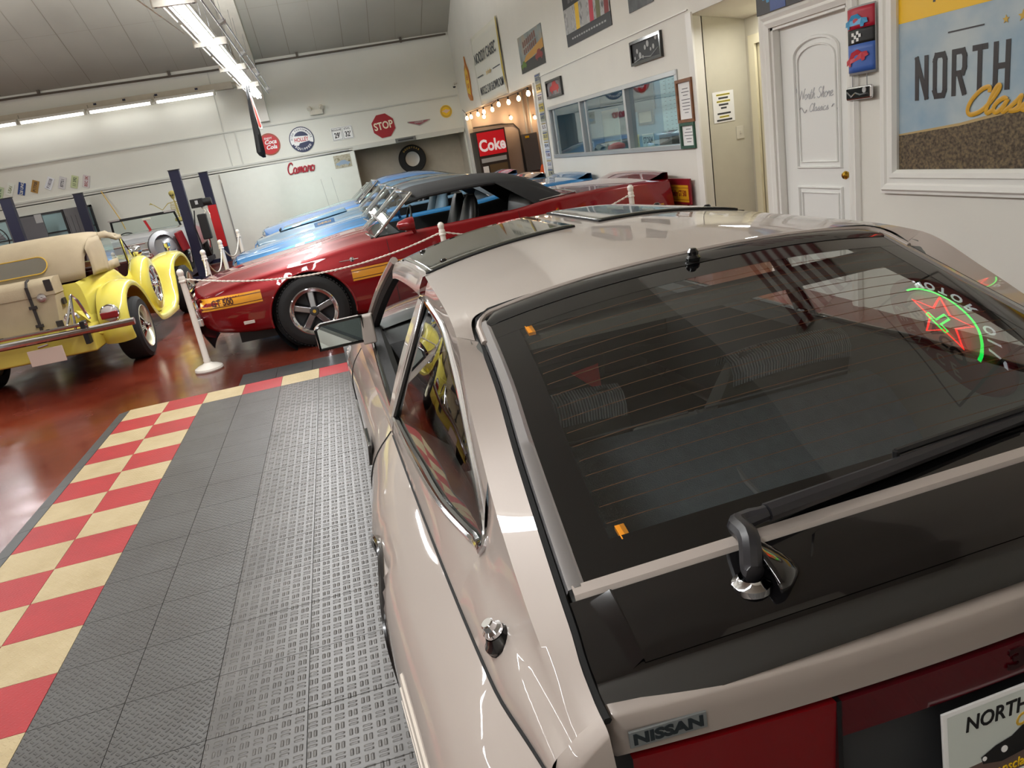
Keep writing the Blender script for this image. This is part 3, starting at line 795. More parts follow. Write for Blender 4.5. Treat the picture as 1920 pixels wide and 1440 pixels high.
g_ = M(); g_.tube([P(LHo, y) + Vector((.006, 0, -.004)) for y in lin(-.80, .05, 30)] + [roof_pt(-.9, .088, -.002)] + [roof_pt(u, .107, .0) for u in lin(-.85, .85, 40)] + [roof_pt(.9, .088, -.002)] + [Vector((-v.x, v.y, v.z)) for v in [P(LHo, y) + Vector((.006, 0, -.004)) for y in lin(.05, -.80, 30)]], .0065, 6)
g_.build('hatch_gap', GAP, Z)
# heater wires and bus bars seen through the glass
df = M()
for k in range(17):
    y = -.02 - k * .0335
    df.tube([deck(u, y, .0005) for u in lin(-.84, .84, 24)], .0007, 4)
df.build('heater_wire', mat('heater_brown', sr(120, 78, 44), .6), hatch)
for y, yy in ((-.01, -.05), (-.548, -.51)):
    df = M(); c0 = deck(-.81, y, -.004); c1 = deck(-.79, yy, -.004)
    df.hexa([c0 + Vector((-.008, -.014, -.004)), c0 + Vector((.008, -.014, -.004)), c0 + Vector((.008, .014, .006)), c0 + Vector((-.008, .014, .006))],
            [c0 + Vector((-.008, -.014, .003)), c0 + Vector((.008, -.014, .003)), c0 + Vector((.008, .014, .013)), c0 + Vector((-.008, .014, .013))])
    df.build('wire_clip', mat('clip_orange', sr(225, 140, 20), .5), hatch)
nz = M(); NP = deck(0, .062, .008)
nz.lathe([(.016, 0), (.018, .006), (.013, .012), (.014, .02), (.008, .028), (0, .029)], 16, Matrix.Translation(NP)); nz.build('washer_nozzle', W_['gblack'], Z)
# pearl strip under the glass, black spoiler deck
fr = M(); fr.grid([[deck(u, y, l) for u in lin(-.985, .985, 40)] for y, l in ((-.614, .002), (-.617, .008), (-.634, .008), (-.638, .002))]); fr.build('lower_moulding', PEARL, hatch)
SPB = mat('spoiler_black', sr(16, 15, 16), .10, coat=.8, coatr=.04)
sp = M()
ysp = lin(-.640, -.735, 10)
rows = [[deck(u, y, 0) for u in lin(-1, 1, 50)] for y in (-.638, -.642)]
for y in ysp: rows.append([deck(u, y, .004) for u in lin(-1, 1, 50)])
rows.append([deck(u, -.752, .003) for u in lin(-1, 1, 50)]); rows.append([deck(u, -.762, -.005) for u in lin(-1, 1, 50)])
rows.append([deck(u, -.768, -.022) for u in lin(-1, 1, 50)]); rows.append([deck(u, -.776, -.006) + Vector((0, -.004, -.026)) for u in lin(-1, 1, 50)])
sp.grid(rows, flip=True); spo = sp.build('spoiler', SPB, Z, ang=40)
# raised deck plate with the cut-out for the wiper, and its sloping left end
def dk(x, y, lift): return deck(x / LH(y)[0], y, lift)
def plate(poly, l0, l1, m):
    n = len(poly); top_ = [dk(x, y, l1) for x, y in poly]; bot = [dk(x, y, l0) for x, y in poly]
    m.add(bot + top_, [tuple(range(n, 2 * n))] + [(i, (i + 1) % n, n + (i + 1) % n, n + i) for i in range(n)])
pl = M(); rows = []
for t in lin(0, 1, 14):
    row = []
    for u in lin(-1, 1, 81):
        x = u * .555; y0 = -.656; rr = 0
        # pocket outline: dips towards the tail between x=-.47 and x=-.24
        a = max(0, min(1, (x + .50) / .10)); b = max(0, min(1, (-.225 - x) / .05)); k = min(1, a) * min(1, b)
        ytop = -.646 - .048 * (k * k * (3 - 2 * k))
        y = ytop + (-.752 - ytop) * t
        lift = .014 - .006 * max(0, t - .86) / .14
        row.append(dk(x, y, lift if 0 < t else .004))
    rows.append(row)
pl.grid(rows, flip=True)
for s in (-1, 1):
    rws = []
    for t in lin(0, 1, 8):
        y = -.648 - .104 * t
        rws.append([dk(s * .555, y, .014), dk(s * (.558), y, .015), dk(s * (.60 + .012 * (1 - t)), y, -.004 - .012 * t)])
    pl.grid(rws, flip=s < 0)
pl.build('spoiler_deck', SPB, spo, ang=28)
# wiper: pivot, arm, blade
WPm = mat('wiper_black', sr(38, 37, 40), .35)
piv = dk(-.368, -.702, .004)
wp = M(); wp.lathe([(.028, 0), (.028, .010), (.022, .014), (.018, .02)], 20, Matrix.Translation(piv)); wo = wp.build('wiper_pivot', W_['chrome'], Z)
wp = M()
b0 = piv + Vector((.004, .004, .030)); b1 = Vector((-.338, -.650, .944)); b2 = Vector((-.290, -.652, .950)); b3 = Vector((-.075, -.636, .951)); b4 = Vector((.24, -.606, .954))
wp.tube(catmull([b0 + Vector((0, -.012, -.004)), b0, b0 + Vector((.012, .022, .034)), b1, b2], 18), [.008] + [.0165] * 13 + [.015] * 2 + [.013, .012], 10)
wp.tube([b2, b3, b4], [.015, .013, .011], 8)
wp.build('wiper_arm', WPm, wo)
wp = M()
q0 = Vector((-.02, -.575, .93)); 
bl = [deck(u, -.585 + .025 * (u + .1), .014) for u in lin(-.2, .80, 14)]
wp.tube(bl, .009, 6)
wp.tube([v + Vector((0, 0, .02)) for v in bl[2:12]], .006, 6)
for i in (2, 6, 11): wp.cyl(bl[i], bl[i] + Vector((0, 0, .022)), .006, .006, 6)
wp.build('wiper_blade', W_['black'], wo)
wp = M()  # fin-shaped shield beside the pivot
fc = dk(-.318, -.690, .006); rows = []
for t in lin(0, 1, 9):
    rows.append([fc + Vector((-.030 + .052 * math.sin(t * PI / 2) * (.35 + .65 * math.cos(a)) , .050 * math.sin(a) * math.cos(t * PI / 2 * .75) - .012 * t, .052 * (1 - t)**.8 * max(0, math.sin(a * .5 + PI / 4)))) for a in lin(-PI / 2, PI / 2, 10)])
wp.grid(rows)
wp.build('wiper_shield', SPB, spo, ang=60, solid=.003)
# tail: pearl panel, badge, lamps, licence recess
def tail_y(x, z): return -.783 - .04 * (1 - (abs(x) / .63)**2) + (.80 - z) * .06
tl = M(); rows = []
for z, d in ((.812, .02), (.806, .004), (.80, 0), (.77, 0), (.745, 0), (.733, 0), (.727, .006), (.722, .02)):
    rows.append([Vector((x, tail_y(x, z) + d + (.03 if abs(x) > .628 else (.006 if abs(x) > .623 else 0)), z - (.0 if 1 else 0))) for x in [-.632, -.628, -.62] + lin(-.61, .61, 40) + [.62, .628, .632]])
tl.grid(rows, flip=True); tlo = tl.build('tail_panel', PEARL, Z, ang=40)
bd = Matrix.Translation((-.5475, tail_y(-.55, .762) - .0035, .762)) @ Matrix.Rotation(math.radians(-4.2), 4, 'Z') @ Matrix.Rotation(math.radians(90), 4, 'X')
bm_ = M(); bm_.box(-.056, .056, -.0135, .0135, -.002, .002); bo = bm_.build('badge', mat('badge_silver', sr(150, 155, 155), .35, .6), Z, bd, bevel=.001)
text('NISSAN', 'badge_lettering', mat('badge_ink', sr(30, 38, 42), .4), bo, Tm(0, -.0005, .0025), .0235, 1.28, .0006, bold=.0011)
REDL = mat('lamp_red', sr(116, 3, 11), .12, coat=.5); REDD = mat('garnish_red', sr(80, 5, 17), .15, coat=.5)
def panel(x0, x1, z0, z1, d, n=12):
    m = M(); rows = []
    rows.append([Vector((x, tail_y(x, z1) + d + .02, z1)) for x in lin(x0, x1, n)])
    for z in lin(z1, z0, 6): rows.append([Vector((x, tail_y(x, z) + d, z)) for x in lin(x0, x1, n)])
    rows.append([Vector((x, tail_y(x, z0) + d + .02, z0)) for x in lin(x0, x1, n)])
    m.grid(rows, flip=True); return m
bk = panel(-.64, .64, .38, .73, .022, 30); bk.build('tail_recess', W_['dgrey'], Z)
panel(-.60, -.297, .44, .722, -.001).build('tail_lamp', REDL, Z); panel(.297, .60, .44, .722, -.001).build('tail_lamp', REDL, Z)
gp = panel(-.290, .290, .653, .720, -.001, 20).build('tail_garnish', REDD, Z)
text('300ZX', 'garnish_lettering', mat('lettering_black', sr(40, 6, 10), .3), gp, Matrix.Translation((.10, tail_y(.1, .69) - .004, .688)) @ Matrix.Rotation(math.radians(90), 4, 'X'), .05, 1.5, .001, bold=.002)
for x in (-.293, .293):
    m_ = M(); m_.box(x - .004, x + .004, tail_y(x, .7) - .003, tail_y(x, .7) + .02, .44, .722); m_.build('lamp_divider', W_['gblack'], Z)
m_ = panel(-.66, .66, .23, .43, -.045, 24); m_.build('rear_bumper', PEARL, Z)
m_ = panel(-.66, .66, .42, .45, -.05, 24); m_.build('bumper_strip', W_['gblack'], Z)
# dealer plate (a thing fixed in the recess)
LP = Matrix.Translation((.022, -.83, .567)) @ Matrix.Rotation(math.radians(90 - 4), 4, 'X')
# interior shell
it = M()
it.box(-.72, .72, .10, 2.15, .20, .24)
it.build('cabin_floor', INTD, Z, smooth=False)
it = M()
it.grid([[Vector((x, y, z)) for x in lin(-.60, .60, 9)] for y, z in ((.235, .30), (.235, .73), (.22, .745), (.15, .735), (-.02, .60), (-.12, .565), (-.60, .545), (-.66, .60), (-.70, .70), (-.72, .76))])
it.build('cargo_floor', CARPET, Z, ang=50)
it = M(); it.tube([(-.40, .24, .748), (.03, .24, .748)], .004, 6); it.tube([(.085, .24, .748), (.56, .24, .748)], .004, 6); it.tube([(.055, .24, .745), (.06, .0, .62), (.06, -.3, .56)], .008, 6)
it.build('cargo_edge', W_['grey'], Z)
it = M(); rows = []
for y in lin(.08, .77, 8): rows.append([roof_pt(u, y, -.025) for u in lin(-.97, .97, 15)])
it.grid(rows, flip=True); it.build('headliner', INT, Z)
it = M()
for s in (-1, 1): it.grid([[P(LR, y, s) + Vector((-s * .03, 0, -.012)), P(W1, y, s) + Vector((-s * .02, 0, 0))] for y in lin(.0, .67, 8)])
it.box(-.56, .56, -.0, .09, 1.10, 1.13); it.build('roof_trim', INT, Z)
db = M(); db.grid([[Vector((x, y, z - .03 * (x / .7)**2)) for x in lin(-.70, .70, 15)] for y, z in ((1.70, .52), (1.66, .60), (1.68, .72), (1.76, .80), (2.0, .81), (2.24, .80))]); db.build('dashboard', INTD, Z)
def rib_mat():
    m = mat('ribbed_cloth', sr(96, 100, 104), .9); nt = m.node_tree; b = nt.nodes['Principled BSDF']; L = nt.links.new
    tc = nt.nodes.new('ShaderNodeTexCoord'); w = nt.nodes.new('ShaderNodeTexWave'); w.inputs['Scale'].default_value = 38; w.bands_direction = 'X'
    L(tc.outputs['Object'], w.inputs['Vector'])
    bp = nt.nodes.new('ShaderNodeBump'); bp.inputs['Strength'].default_value = .8; bp.inputs['Distance'].default_value = .004
    L(w.outputs['Fac'], bp.inputs['Height']); L(bp.outputs['Normal'], b.inputs['Normal'])
    cr = nt.nodes.new('ShaderNodeValToRGB'); cr.color_ramp.elements[0].color = sr(84, 88, 90); cr.color_ramp.elements[1].color = sr(168, 174, 178)
    L(w.outputs['Fac'], cr.inputs[0]); L(cr.outputs[0], b.inputs['Base Color'])
    return m
RIB = rib_mat()
for s in (-1, 1):
    cx = s * .36 + .02
    st = empty('front_seat'); st.parent = Z; st.matrix_local = Tm(cx, .30, 0)
    b_ = M(); rows = []
    for z, hw_, y, th in ((.36, .22, .20, .10), (.50, .24, .14, .10), (.66, .235, .06, .095), (.78, .21, .0, .08), (.84, .19, -.02, .06), (.868, .15, -.02, .03)):
        ring_ = [Vector((hw_ * math.cos(a) if abs(math.cos(a)) < .8 else hw_ * math.copysign(1, math.cos(a)) * (.93 + .07 * abs(math.cos(a))), y + th * math.sin(a) * .7, z)) for a in lin(0, 2 * PI * 23 / 24, 24)]
        rows.append(ring_)
    b_.grid(rows, closed=True); b_.add(rows[-1], [tuple(range(24))]); b_.build('seat_back', INT, st, ang=60)
    b_ = M(); rows = []
    for y_, z_ in ((-.045, .80), (-.05, .835), (-.035, .868), (.0, .882), (.035, .87), (.05, .84)):
        rows.append([Vector((x, y_ - .02 - .02 * (x / .2)**2 * -1, z_ - .02 * (x / .2)**2)) for x in lin(-.195, .195, 16)])
    b_.grid(rows, flip=True); b_.build('seat_top', RIB, st)
    b_ = M(); b_.box(-.24, .24, .18, .72, .26, .42); b_.build('seat_cushion', INT, st, bevel=.05)
sw = M(); sw.tube([(-.36 + .18 * math.cos(a), 1.42 + .05 * math.sin(a), .76 + .17 * math.sin(a)) for a in lin(0, 2 * PI * 31 / 32, 32)], .014, 8, closed=True)
sw.cyl((-.36, 1.42, .76), (-.36, 1.66, .68), .04, .04, 12); sw.box(-.53, -.19, 1.41, 1.44, .745, .775); sw.build('steering_wheel', W_['black'], Z)
# wheels
def wheel(parent, x, y, r=.31, w=.2, s=-1):
    e = empty('wheel'); e.parent = parent; e.matrix_local = Matrix.Translation((x, y, r)) @ Matrix.Rotation(s * PI / 2, 4, 'Y')
    t = M(); t.lathe([(r * .66, -w / 2), (r * .9, -w / 2), (r * .985, -w * .4), (r, -w * .25), (r, w * .25), (r * .985, w * .4), (r * .9, w / 2), (r * .66, w / 2)], 40); t.build('tire', W_['rubber'], e)
    t = M(); t.lathe([(r * .66, -w * .45), (r * .6, -w * .2), (r * .6, w * .2), (r * .67, w * .5), (r * .62, w * .46), (r * .55, w * .3), (r * .2, w * .34), (0, w * .34)], 32); t.build('rim', W_['alu'], e)
    return e
for s in (-1, 1):
    wheel(Z, s * .79, .16, s=s); wheel(Z, s * .76, 2.62, s=s)
    for a, b, r in arch_c:
        wl = M(); wl.lathe([(r, -.16), (r, .13)], 32, cap=False, T= Matrix.Translation((s * .70, a, b)) @ Matrix.Rotation(PI / 2, 4, 'Y'))
        wl.build('wheel_housing', W_['black'], Z)
# load floor underside
it = M(); it.box(-.74, .74, -.70, 3.4, .17, .20); it.build('underbody', W_['black'], Z, smooth=False)

plate_ = M(); plate_.box(-.153, .153, -.077, .077, -.002, .002)
po = plate_.build('dealer_plate', W_['paper'], None, ZT @ LP, bevel=.001)
tag(po, 'dealer plate with a black vintage car picture fixed under the coupe\'s red tail garnish', 'license plate')
d = M(); d.add([(-.145, -.07, .003), (.145, -.07, .003), (.145, -.012, .003), (0, -.028, .003), (-.145, -.034, .003)], [(0, 1, 2, 3, 4)]); d.build('road_picture', mat('road_brown', sr(96, 78, 70), .5), po)
d = M(); d.add([(-.145, -.034, .003), (0, -.028, .003), (.145, -.012, .003), (.145, .07, .003), (-.145, .07, .003)], [(0, 1, 2, 3, 4)]); d.build('sky_picture', mat('plate_sky', sr(205, 212, 205), .4), po)
text('NORTH SHORE', 'plate_lettering', W_['black'], po, Tm(.0, .044, .0035), .036, .92, .0005, bold=.0006, shear=.15)
text('Classics', 'plate_lettering', W_['gold'], po, Tm(.02, .018, .0035), .030, .95, .0005, bold=.0005, shear=.4)
text('www.nsclassiccars.com', 'plate_lettering', W_['yellow'], po, Tm(0, -.058, .0035), .024, .9, .0005, shear=.2)
d = M(); d.add([(-.085, -.035, .004), (-.088, -.022, .004), (-.06, -.010, .004), (-.03, -.004, .004), (-.01, .008, .004), (.03, .009, .004), (.05, -.002, .004), (.062, -.012, .004), (.06, -.03, .004), (-.05, -.043, .004)], [tuple(range(10))]); d.build('car_picture', W_['gblack'], po)
d = M(); d.disc(-.045, -.022, .006, .0042, .0048, 12); d.build('headlamp_picture', W_['paper'], po); d = M(); d.disc(-.082, -.026, .004, .0042, .0048, 12); d.build('headlamp_picture', W_['paper'], po)
# crumpled dark bag on the cargo floor
rnd = random.Random(5); bg = M(); rows = []
for i in range(17):
    row = []
    for j in range(17):
        a = i / 16 - .5; b = j / 16 - .5; e_ = max(0, 1 - 2.1 * math.hypot(a, b))
        row.append(Vector((.0 + a * .42 + rnd.uniform(-.012, .012), -.40 + b * .30 + rnd.uniform(-.012, .012), .556 + .05 * e_ + rnd.uniform(0, .028) * (e_ > 0))))
    rows.append(row)
bg.grid(rows); bgo = bg.build('plastic_bag', mat('bag_grey', sr(126, 130, 132), .3), None, ZT, ang=10)
tag(bgo, 'crumpled dark grey plastic bag lying in the coupe\'s cargo area behind the hatch glass', 'bag')
tr = M(); tr.prism([(-.05, .035), (.045, .045), (.03, -.05)], -.001, .001, ZT @ Matrix.Translation((-.14, .56, .80)) @ Matrix.Rotation(math.radians(60), 4, 'X'))
tro = tr.build('pennant', mat('card_red', sr(235, 40, 46), .5)); tag(tro, 'small red triangular card with a white streak, standing inside the coupe behind the hatch glass', 'card')
# ---------------------------------------------------------------- hand-drawn script and condensed block letters
GL = {'a': (1.1, [[(.75, .85), (.45, 1), (.1, .7), (.05, .3), (.3, 0), (.6, .2), (.8, .9)], [(.8, .9), (.72, .3), (.85, 0), (1.15, .25)]]),
      'c': (.95, [[(.8, .75), (.6, 1), (.25, .9), (.05, .45), (.3, 0), (.7, .05), (1.05, .3)]]), 'l': (.7, [[(0, .25), (.35, .9), (.55, 1.7), (.4, 2), (.25, 1.6), (.25, .4), (.45, 0), (.8, .25)]]),
      's': (.8, [[(0, .2), (.35, .7), (.5, 1.05), (.55, .7), (.65, .3), (.4, 0), (.1, .08)], [(.4, 0), (.7, .05), (.9, .25)]]), 'i': (.55, [[(0, .3), (.25, .95), (.25, .3), (.4, 0), (.65, .25)], [(.33, 1.35), (.36, 1.42)]]),
      'm': (1.25, [[(0, .4), (.15, .95), (.2, 0)], [(.2, .3), (.45, .95), (.6, .85), (.6, 0)], [(.6, .3), (.85, .95), (1, .85), (1, .2), (1.15, 0), (1.35, .25)]]), 'r': (.75, [[(0, .3), (.2, 1), (.3, .85), (.6, .9), (.5, .4), (.6, 0), (.85, .25)]]),
      'o': (.9, [[(.5, 1), (.15, .85), (.05, .4), (.3, 0), (.65, .15), (.75, .6), (.5, 1), (.6, .75), (1, .85)]]), 't': (.65, [[(0, .3), (.35, 1.8)], [(.35, 1.8), (.25, .4), (.4, 0), (.75, .25)], [(0, 1.15), (.65, 1.2)]]),
      'h': (.95, [[(0, .3), (.4, 1.5), (.45, 2), (.25, 1.7), (.2, 0)], [(.2, .4), (.5, 1), (.65, .8), (.6, .2), (.75, 0), (1, .25)]]), 'e': (.8, [[(0, .3), (.5, .6), (.55, .95), (.25, .95), (.1, .45), (.35, 0), (.85, .25)]]),
      'C': (1.25, [[(1.2, 1.55), (1, 1.95), (.5, 1.8), (.1, 1.1), (.1, .4), (.45, 0), (1, .1), (1.3, .35)]]), 'N': (1.35, [[(0, 0), (.3, 1.8)], [(.3, 1.8), (.9, .1)], [(.9, .1), (1.15, 1.9), (1.4, 2)]]),
      'S': (1.2, [[(1.1, 1.7), (.8, 2), (.35, 1.7), (.5, 1.2), (.95, .8), (.9, .2), (.4, 0), (0, .3)]]), ' ': (.6, [])}
def script(word, nm, mt_, parent, T, ux, uy, r, shear=.25, thick=.3):
    """joined script lettering starting at local x 0 on the base line"""
    m = M(); x = 0
    for ch in word:
        adv, paths = GL[ch]
        for p in paths:
            q = [((x + a + shear * b) * ux, b * uy, 0) for a, b in p]
            q = catmull(q, len(q) * 6) if len(q) > 2 else [Vector(v) for v in q]
            i0 = len(m.v); m.tube(q, r, 8)
            for i in range(i0, len(m.v)): v = m.v[i]; m.v[i] = (v[0], v[1], v[2] * thick)
        x += adv
    return m.build(nm, mt_, parent, T)
BLK = {'N': [[(0, 0), (0, 1)], [(0, 1), (1, 0)], [(1, 0), (1, 1)]], 'O': [[(.0, .12), (0, .88), (.15, 1), (.85, 1), (1, .88), (1, .12), (.85, 0), (.15, 0), (0, .12)]],
       'R': [[(0, 0), (0, 1), (.85, 1), (1, .88), (1, .60), (.85, .48), (0, .48)], [(.5, .48), (1, 0)]], 'T': [[(0, 1), (1, 1)], [(.5, 0), (.5, 1)]], 'H': [[(0, 0), (0, 1)], [(1, 0), (1, 1)], [(0, .5), (1, .5)]],
       'S': [[(0, .12), (.15, 0), (.85, 0), (1, .12), (1, .4), (0, .62), (0, .88), (.15, 1), (.85, 1), (1, .88)]], 'E': [[(1, 0), (0, 0), (0, 1), (1, 1)], [(0, .5), (.8, .5)]], ' ': []}
def block(word, nm, mt_, parent, x0, y0, w, h, pitch, sw, z, th=.0008):
    m = M()
    for ch in word:
        kk = 0
        for p in BLK[ch]:
            q = [(x0 + sw / 2 + a * (w - sw), y0 + sw / 2 + b * (h - sw)) for a, b in p]
            for k, (a, b) in enumerate(zip(q, q[1:])):
                d = Vector((b[0] - a[0], b[1] - a[1])); d.normalize(); n = Vector((-d.y, d.x)) * sw / 2; e_ = d * sw * .42
                kk += 1; zz = z + .0004 * kk
                m.prism([(a[0] - e_.x - n.x, a[1] - e_.y - n.y), (b[0] + e_.x - n.x, b[1] + e_.y - n.y), (b[0] + e_.x + n.x, b[1] + e_.y + n.y), (a[0] - e_.x + n.x, a[1] - e_.y + n.y)], zz, zz + th)
        x0 += pitch
    return m.build(nm, mt_, parent, smooth=False)
script('North Shore', 'door_lettering', sg, door, Tm(-.20, 1.475, -.0585), .040, .036, .0035)
script('Classics', 'door_lettering', sg, door, Tm(-.09, 1.385, -.0585), .032, .028, .003)
# ---------------------------------------------------------------- lamps
HOUS = mat('fixture_white', sr(225, 224, 216), .35)
def make_fixture(y0, ln=2.36):
    e = empty('light_fixture', T=Tm(.95, y0, 3.30))
    m = M(); m.box(-.07, .07, 0, ln, .05, .10); m.box(-.045, .045, 0, ln, .02, .06); m.build('housing', HOUS, e, smooth=False)
    for x in (-.032, .032):
        m = M(); m.cyl((x, .05, 0), (x, ln - .03, 0), .019, n=12); m.build('lit_tube', TUBEM, e)
    m = M(); m.cyl((-.15, .06, .015), (-.15, ln * .42, .015), .012, n=8); m.cyl((-.15, ln * .5, .015), (-.15, ln - .03, .015), .012, n=8); m.build('unlit_tube', HOUS, e)
    m = M(); m.cyl((-.105, .06, .03), (-.105, ln - .03, .03), .02, n=8); m.build('spare_tube', W_['lgrey'], e)
    m = M()
    pts = [(-.19 + .025 * math.cos(a), .0 + .025 * math.sin(a)) for a in lin(PI / 2, 3 * PI / 2, 8)] + [(.17 + .025 * math.cos(a), .0 + .025 * math.sin(a)) for a in lin(-PI / 2, PI / 2, 8)]
    m.prism(pts, -.035, .05, Tm(0, .01, 0)); br = m.build('end_bracket', HOUS, e)
    m = M(); m.disc(-.18, .01, .013, -.038, -.034, 14); m.build('bracket_hole', W_['dgrey'], br)
    m = M(); m.disc(.165, .01, .013, -.038, -.034, 14); m.build('bracket_hole', W_['dgrey'], br)
    m = M(); m.cyl((0, .3, .1), (0, .3, 1.2), .003, n=5); m.cyl((0, 2.0, .1), (0, 2.0, 1.2), .003, n=5); m.build('hanger_wire', W_['steel'], e)
    return e
ys_ = [-7.8, -5.38, -2.96, -.5, 1.94, 4.32, 6.70, 9.09]
lab = ['twin tube light fixture in the hanging row, hindmost and out of the frame'] * 4 + [
    'nearest visible twin tube fixture of the hanging row, cut by the top edge', 'second twin tube fixture along the hanging row from the top edge',
    'third twin tube fixture along the hanging row, before the hanging flag', 'farthest twin tube fixture of the hanging row, behind the black flag']
f0 = make_fixture(ys_[0])
for i, y in enumerate(ys_):
    o = f0 if i == 0 else copy_tree(f0)
    o.location = (.95, y, 3.30)
    tag(o, lab[i], 'ceiling light', 'hanging row of fluorescent fixtures')
m = M()
for x, z, r in ((1.15, 3.36, .011), (1.21, 3.42, .009)):
    m.tube([(x, -8, z), (x, 0, z), (x, 4, z + .01), (x, 8, z), (x, 11.5, z)], r, 8)
for y in lin(-6, 11, 8): m.box(1.13, 1.23, y, y + .03, 3.37, 3.43)
tag(m.build('conduit', W_['lgrey']), 'pair of grey conduits running overhead beside the hanging row of lights', 'conduit')
m = M(); m.tube([(.40, 1.2, 3.9), (.44, 1.9, 3.66), (.52, 2.6, 3.5), (.64, 3.3, 3.42), (.70, 4.1, 3.40)], .008, 6)
tag(m.build('cable', W_['cream']), 'slack white cable looping down to the hanging row of lights', 'cable')
# valance duct and wall strip lights
m = M(); m.box(-9.1, .38, 12.52, 12.73, 3.69, 3.83); m.cyl((.38, 12.625, 3.76), (.62, 12.625, 3.76), .06, .04, 12)
tag(m.build('trim_10', mat('duct_beige', sr(196, 188, 170), .5, noise=.1), smooth=False), kind='structure')
def strip_light(x0, x1):
    e = empty('strip_light', T=Tm(x0, 12.42, 3.62)); L_ = x1 - x0
    m = M(); m.box(0, L_, -.03, .10, .03, .08); m.box(-.01, .02, -.04, .10, -.03, .08); m.box(L_ - .02, L_ + .01, -.04, .10, -.03, .08); m.build('housing', HOUS, e, smooth=False)
    m = M(); m.cyl((.04, 0, 0), (L_ - .04, 0, 0), .028, n=12); m.build('lit_tube', TUBEW, e)
    m = M(); m.cyl((0, .02, .08), (0, .02, .16), .004, n=6); m.build('hanger_wire', W_['black'], e)
    return e
for (x0, x1), l in zip(((-5.4, -4.1), (-4.05, -2.74), (-2.66, -1.36), (-1.28, -.02)), (
        'glowing tube light under the wall duct, leftmost and cut by the edge', 'glowing tube light under the wall duct, second from the left',
        'glowing tube light under the wall duct, second from the right', 'glowing tube light under the wall duct, at its right end')):
    tag(strip_light(x0, x1), l, 'wall light', 'tube lights under the duct')
m = M()
for i, x in enumerate((-4.6, -2.55, -1.95, -1.28, -.42)):
    m = M(); m.box(x, x + .06, 12.505, 12.52, 3.76, 3.80); o = m.build('wall_hook', W_['navy']); 
    tag(o, ('small dark bracket on the duct, leftmost', 'small dark bracket on the duct, second from the left', 'small dark bracket in the middle of the duct', 'small dark bracket on the duct, second from the right', 'small dark bracket on the duct, rightmost')[i], 'bracket', 'brackets on the duct')
# hanging flag seen edge-on
m = M(); FT = Matrix.Translation((.93, 8.4, 0))
m.tube([(1.0, 8.4, 3.26), (.985, 8.4, 3.1), (.965, 8.4, 2.9)], .012, 6)
e = empty('hanging_flag', 'narrow black flag with a red field hanging from the row of lights', 'flag', FT)
e2 = m.build('flag_pole', W_['black'], e, FT.inverted())
m = M(); rows = []
for k, (z, xl, xr) in enumerate(((3.25, .0, .05), (3.0, -.02, .045), (2.7, -.045, .05), (2.4, -.06, .06), (2.1, -.085, .055), (2.05, -.06, .05), (2.0, .0, .045))):
    rows.append([Vector((xl + (xr - xl) * t, .05 * math.sin(3 * t + k), z)) for t in lin(0, 1, 6)])
m.grid(rows); m.build('flag_cloth', W_['black'], e, solid=.01)
m = M(); m.grid([[Vector((x, -.03 - .0 * z, z)) for x in xs] for z, xs in ((3.1, (.045, .055, .065)), (2.8, (.05, .075, .095)), (2.5, (.055, .09, .12)), (2.47, (.07, .10, .12)))]); m.build('flag_field', W_['white'], e, solid=.006)
m = M(); m.grid([[Vector((x, -.038, z)) for x in xs] for z, xs in ((3.05, (.048, .052, .056)), (2.8, (.056, .07, .085)), (2.54, (.062, .085, .105)), (2.51, (.075, .09, .10)))]); m.build('flag_emblem', mat('flag_red', sr(220, 70, 60), .6), e, solid=.004)

# ---------------------------------------------------------------- signs and pictures; drawn in local x, y with z out of the wall
def sign(name, label, cat, T, base, mat_, th=.01, group=None, bevel=0):
    """base: (w, h) rectangle, ('disc', r) or a polygon list"""
    m = M()
    if base[0] == 'disc': m.disc(0, 0, base[1], 0, th, 40)
    elif isinstance(base[0], (tuple, list)): m.prism(base, 0, th)
    else: m.box(-base[0] / 2, base[0] / 2, -base[1] / 2, base[1] / 2, 0, th)
    o = m.build(name, mat_, None, T, bevel=bevel); return tag(o, label, cat, group)
def rect(p, nm, mt_, x, y, w, h, z, th=.001): m = M(); m.box(x - w / 2, x + w / 2, y - h / 2, y + h / 2, z, z + th); return m.build(nm, mt_, p, smooth=False)
def poly(p, nm, mt_, pts, z, th=.001): m = M(); m.prism(pts, z, z + th); return m.build(nm, mt_, p, smooth=False)
def disc(p, nm, mt_, x, y, r, z, th=.001): m = M(); m.disc(x, y, r, z, z + th, 36); return m.build(nm, mt_, p, smooth=False)
def annulus(p, nm, mt_, r0, r1, z, th=.001, a0=0, a1=2 * PI, x=0, y=0):
    m = M(); n = 48; k = [(math.cos(a0 + (a1 - a0) * i / n), math.sin(a0 + (a1 - a0) * i / n)) for i in range(n + 1)]
    m.grid([[(x + r0 * c, y + r0 * s, z + th) for c, s in k], [(x + r1 * c, y + r1 * s, z + th) for c, s in k]], flip=True)
    m.grid([[(x + r0 * c, y + r0 * s, z) for c, s in k], [(x + r0 * c, y + r0 * s, z + th) for c, s in k]]); m.grid([[(x + r1 * c, y + r1 * s, z) for c, s in k], [(x + r1 * c, y + r1 * s, z + th) for c, s in k]], flip=True)
    return m.build(nm, mt_, p, smooth=False)
def tx(p, s, mt_, x, y, size, z, sx=1, bold=0, rot=0, shear=0, nm='lettering'):
    return text(s, nm, mt_, p, Matrix.Translation((x, y, z)) @ Matrix.Rotation(rot, 4, 'Z'), size, sx, .001, bold=bold, shear=shear)
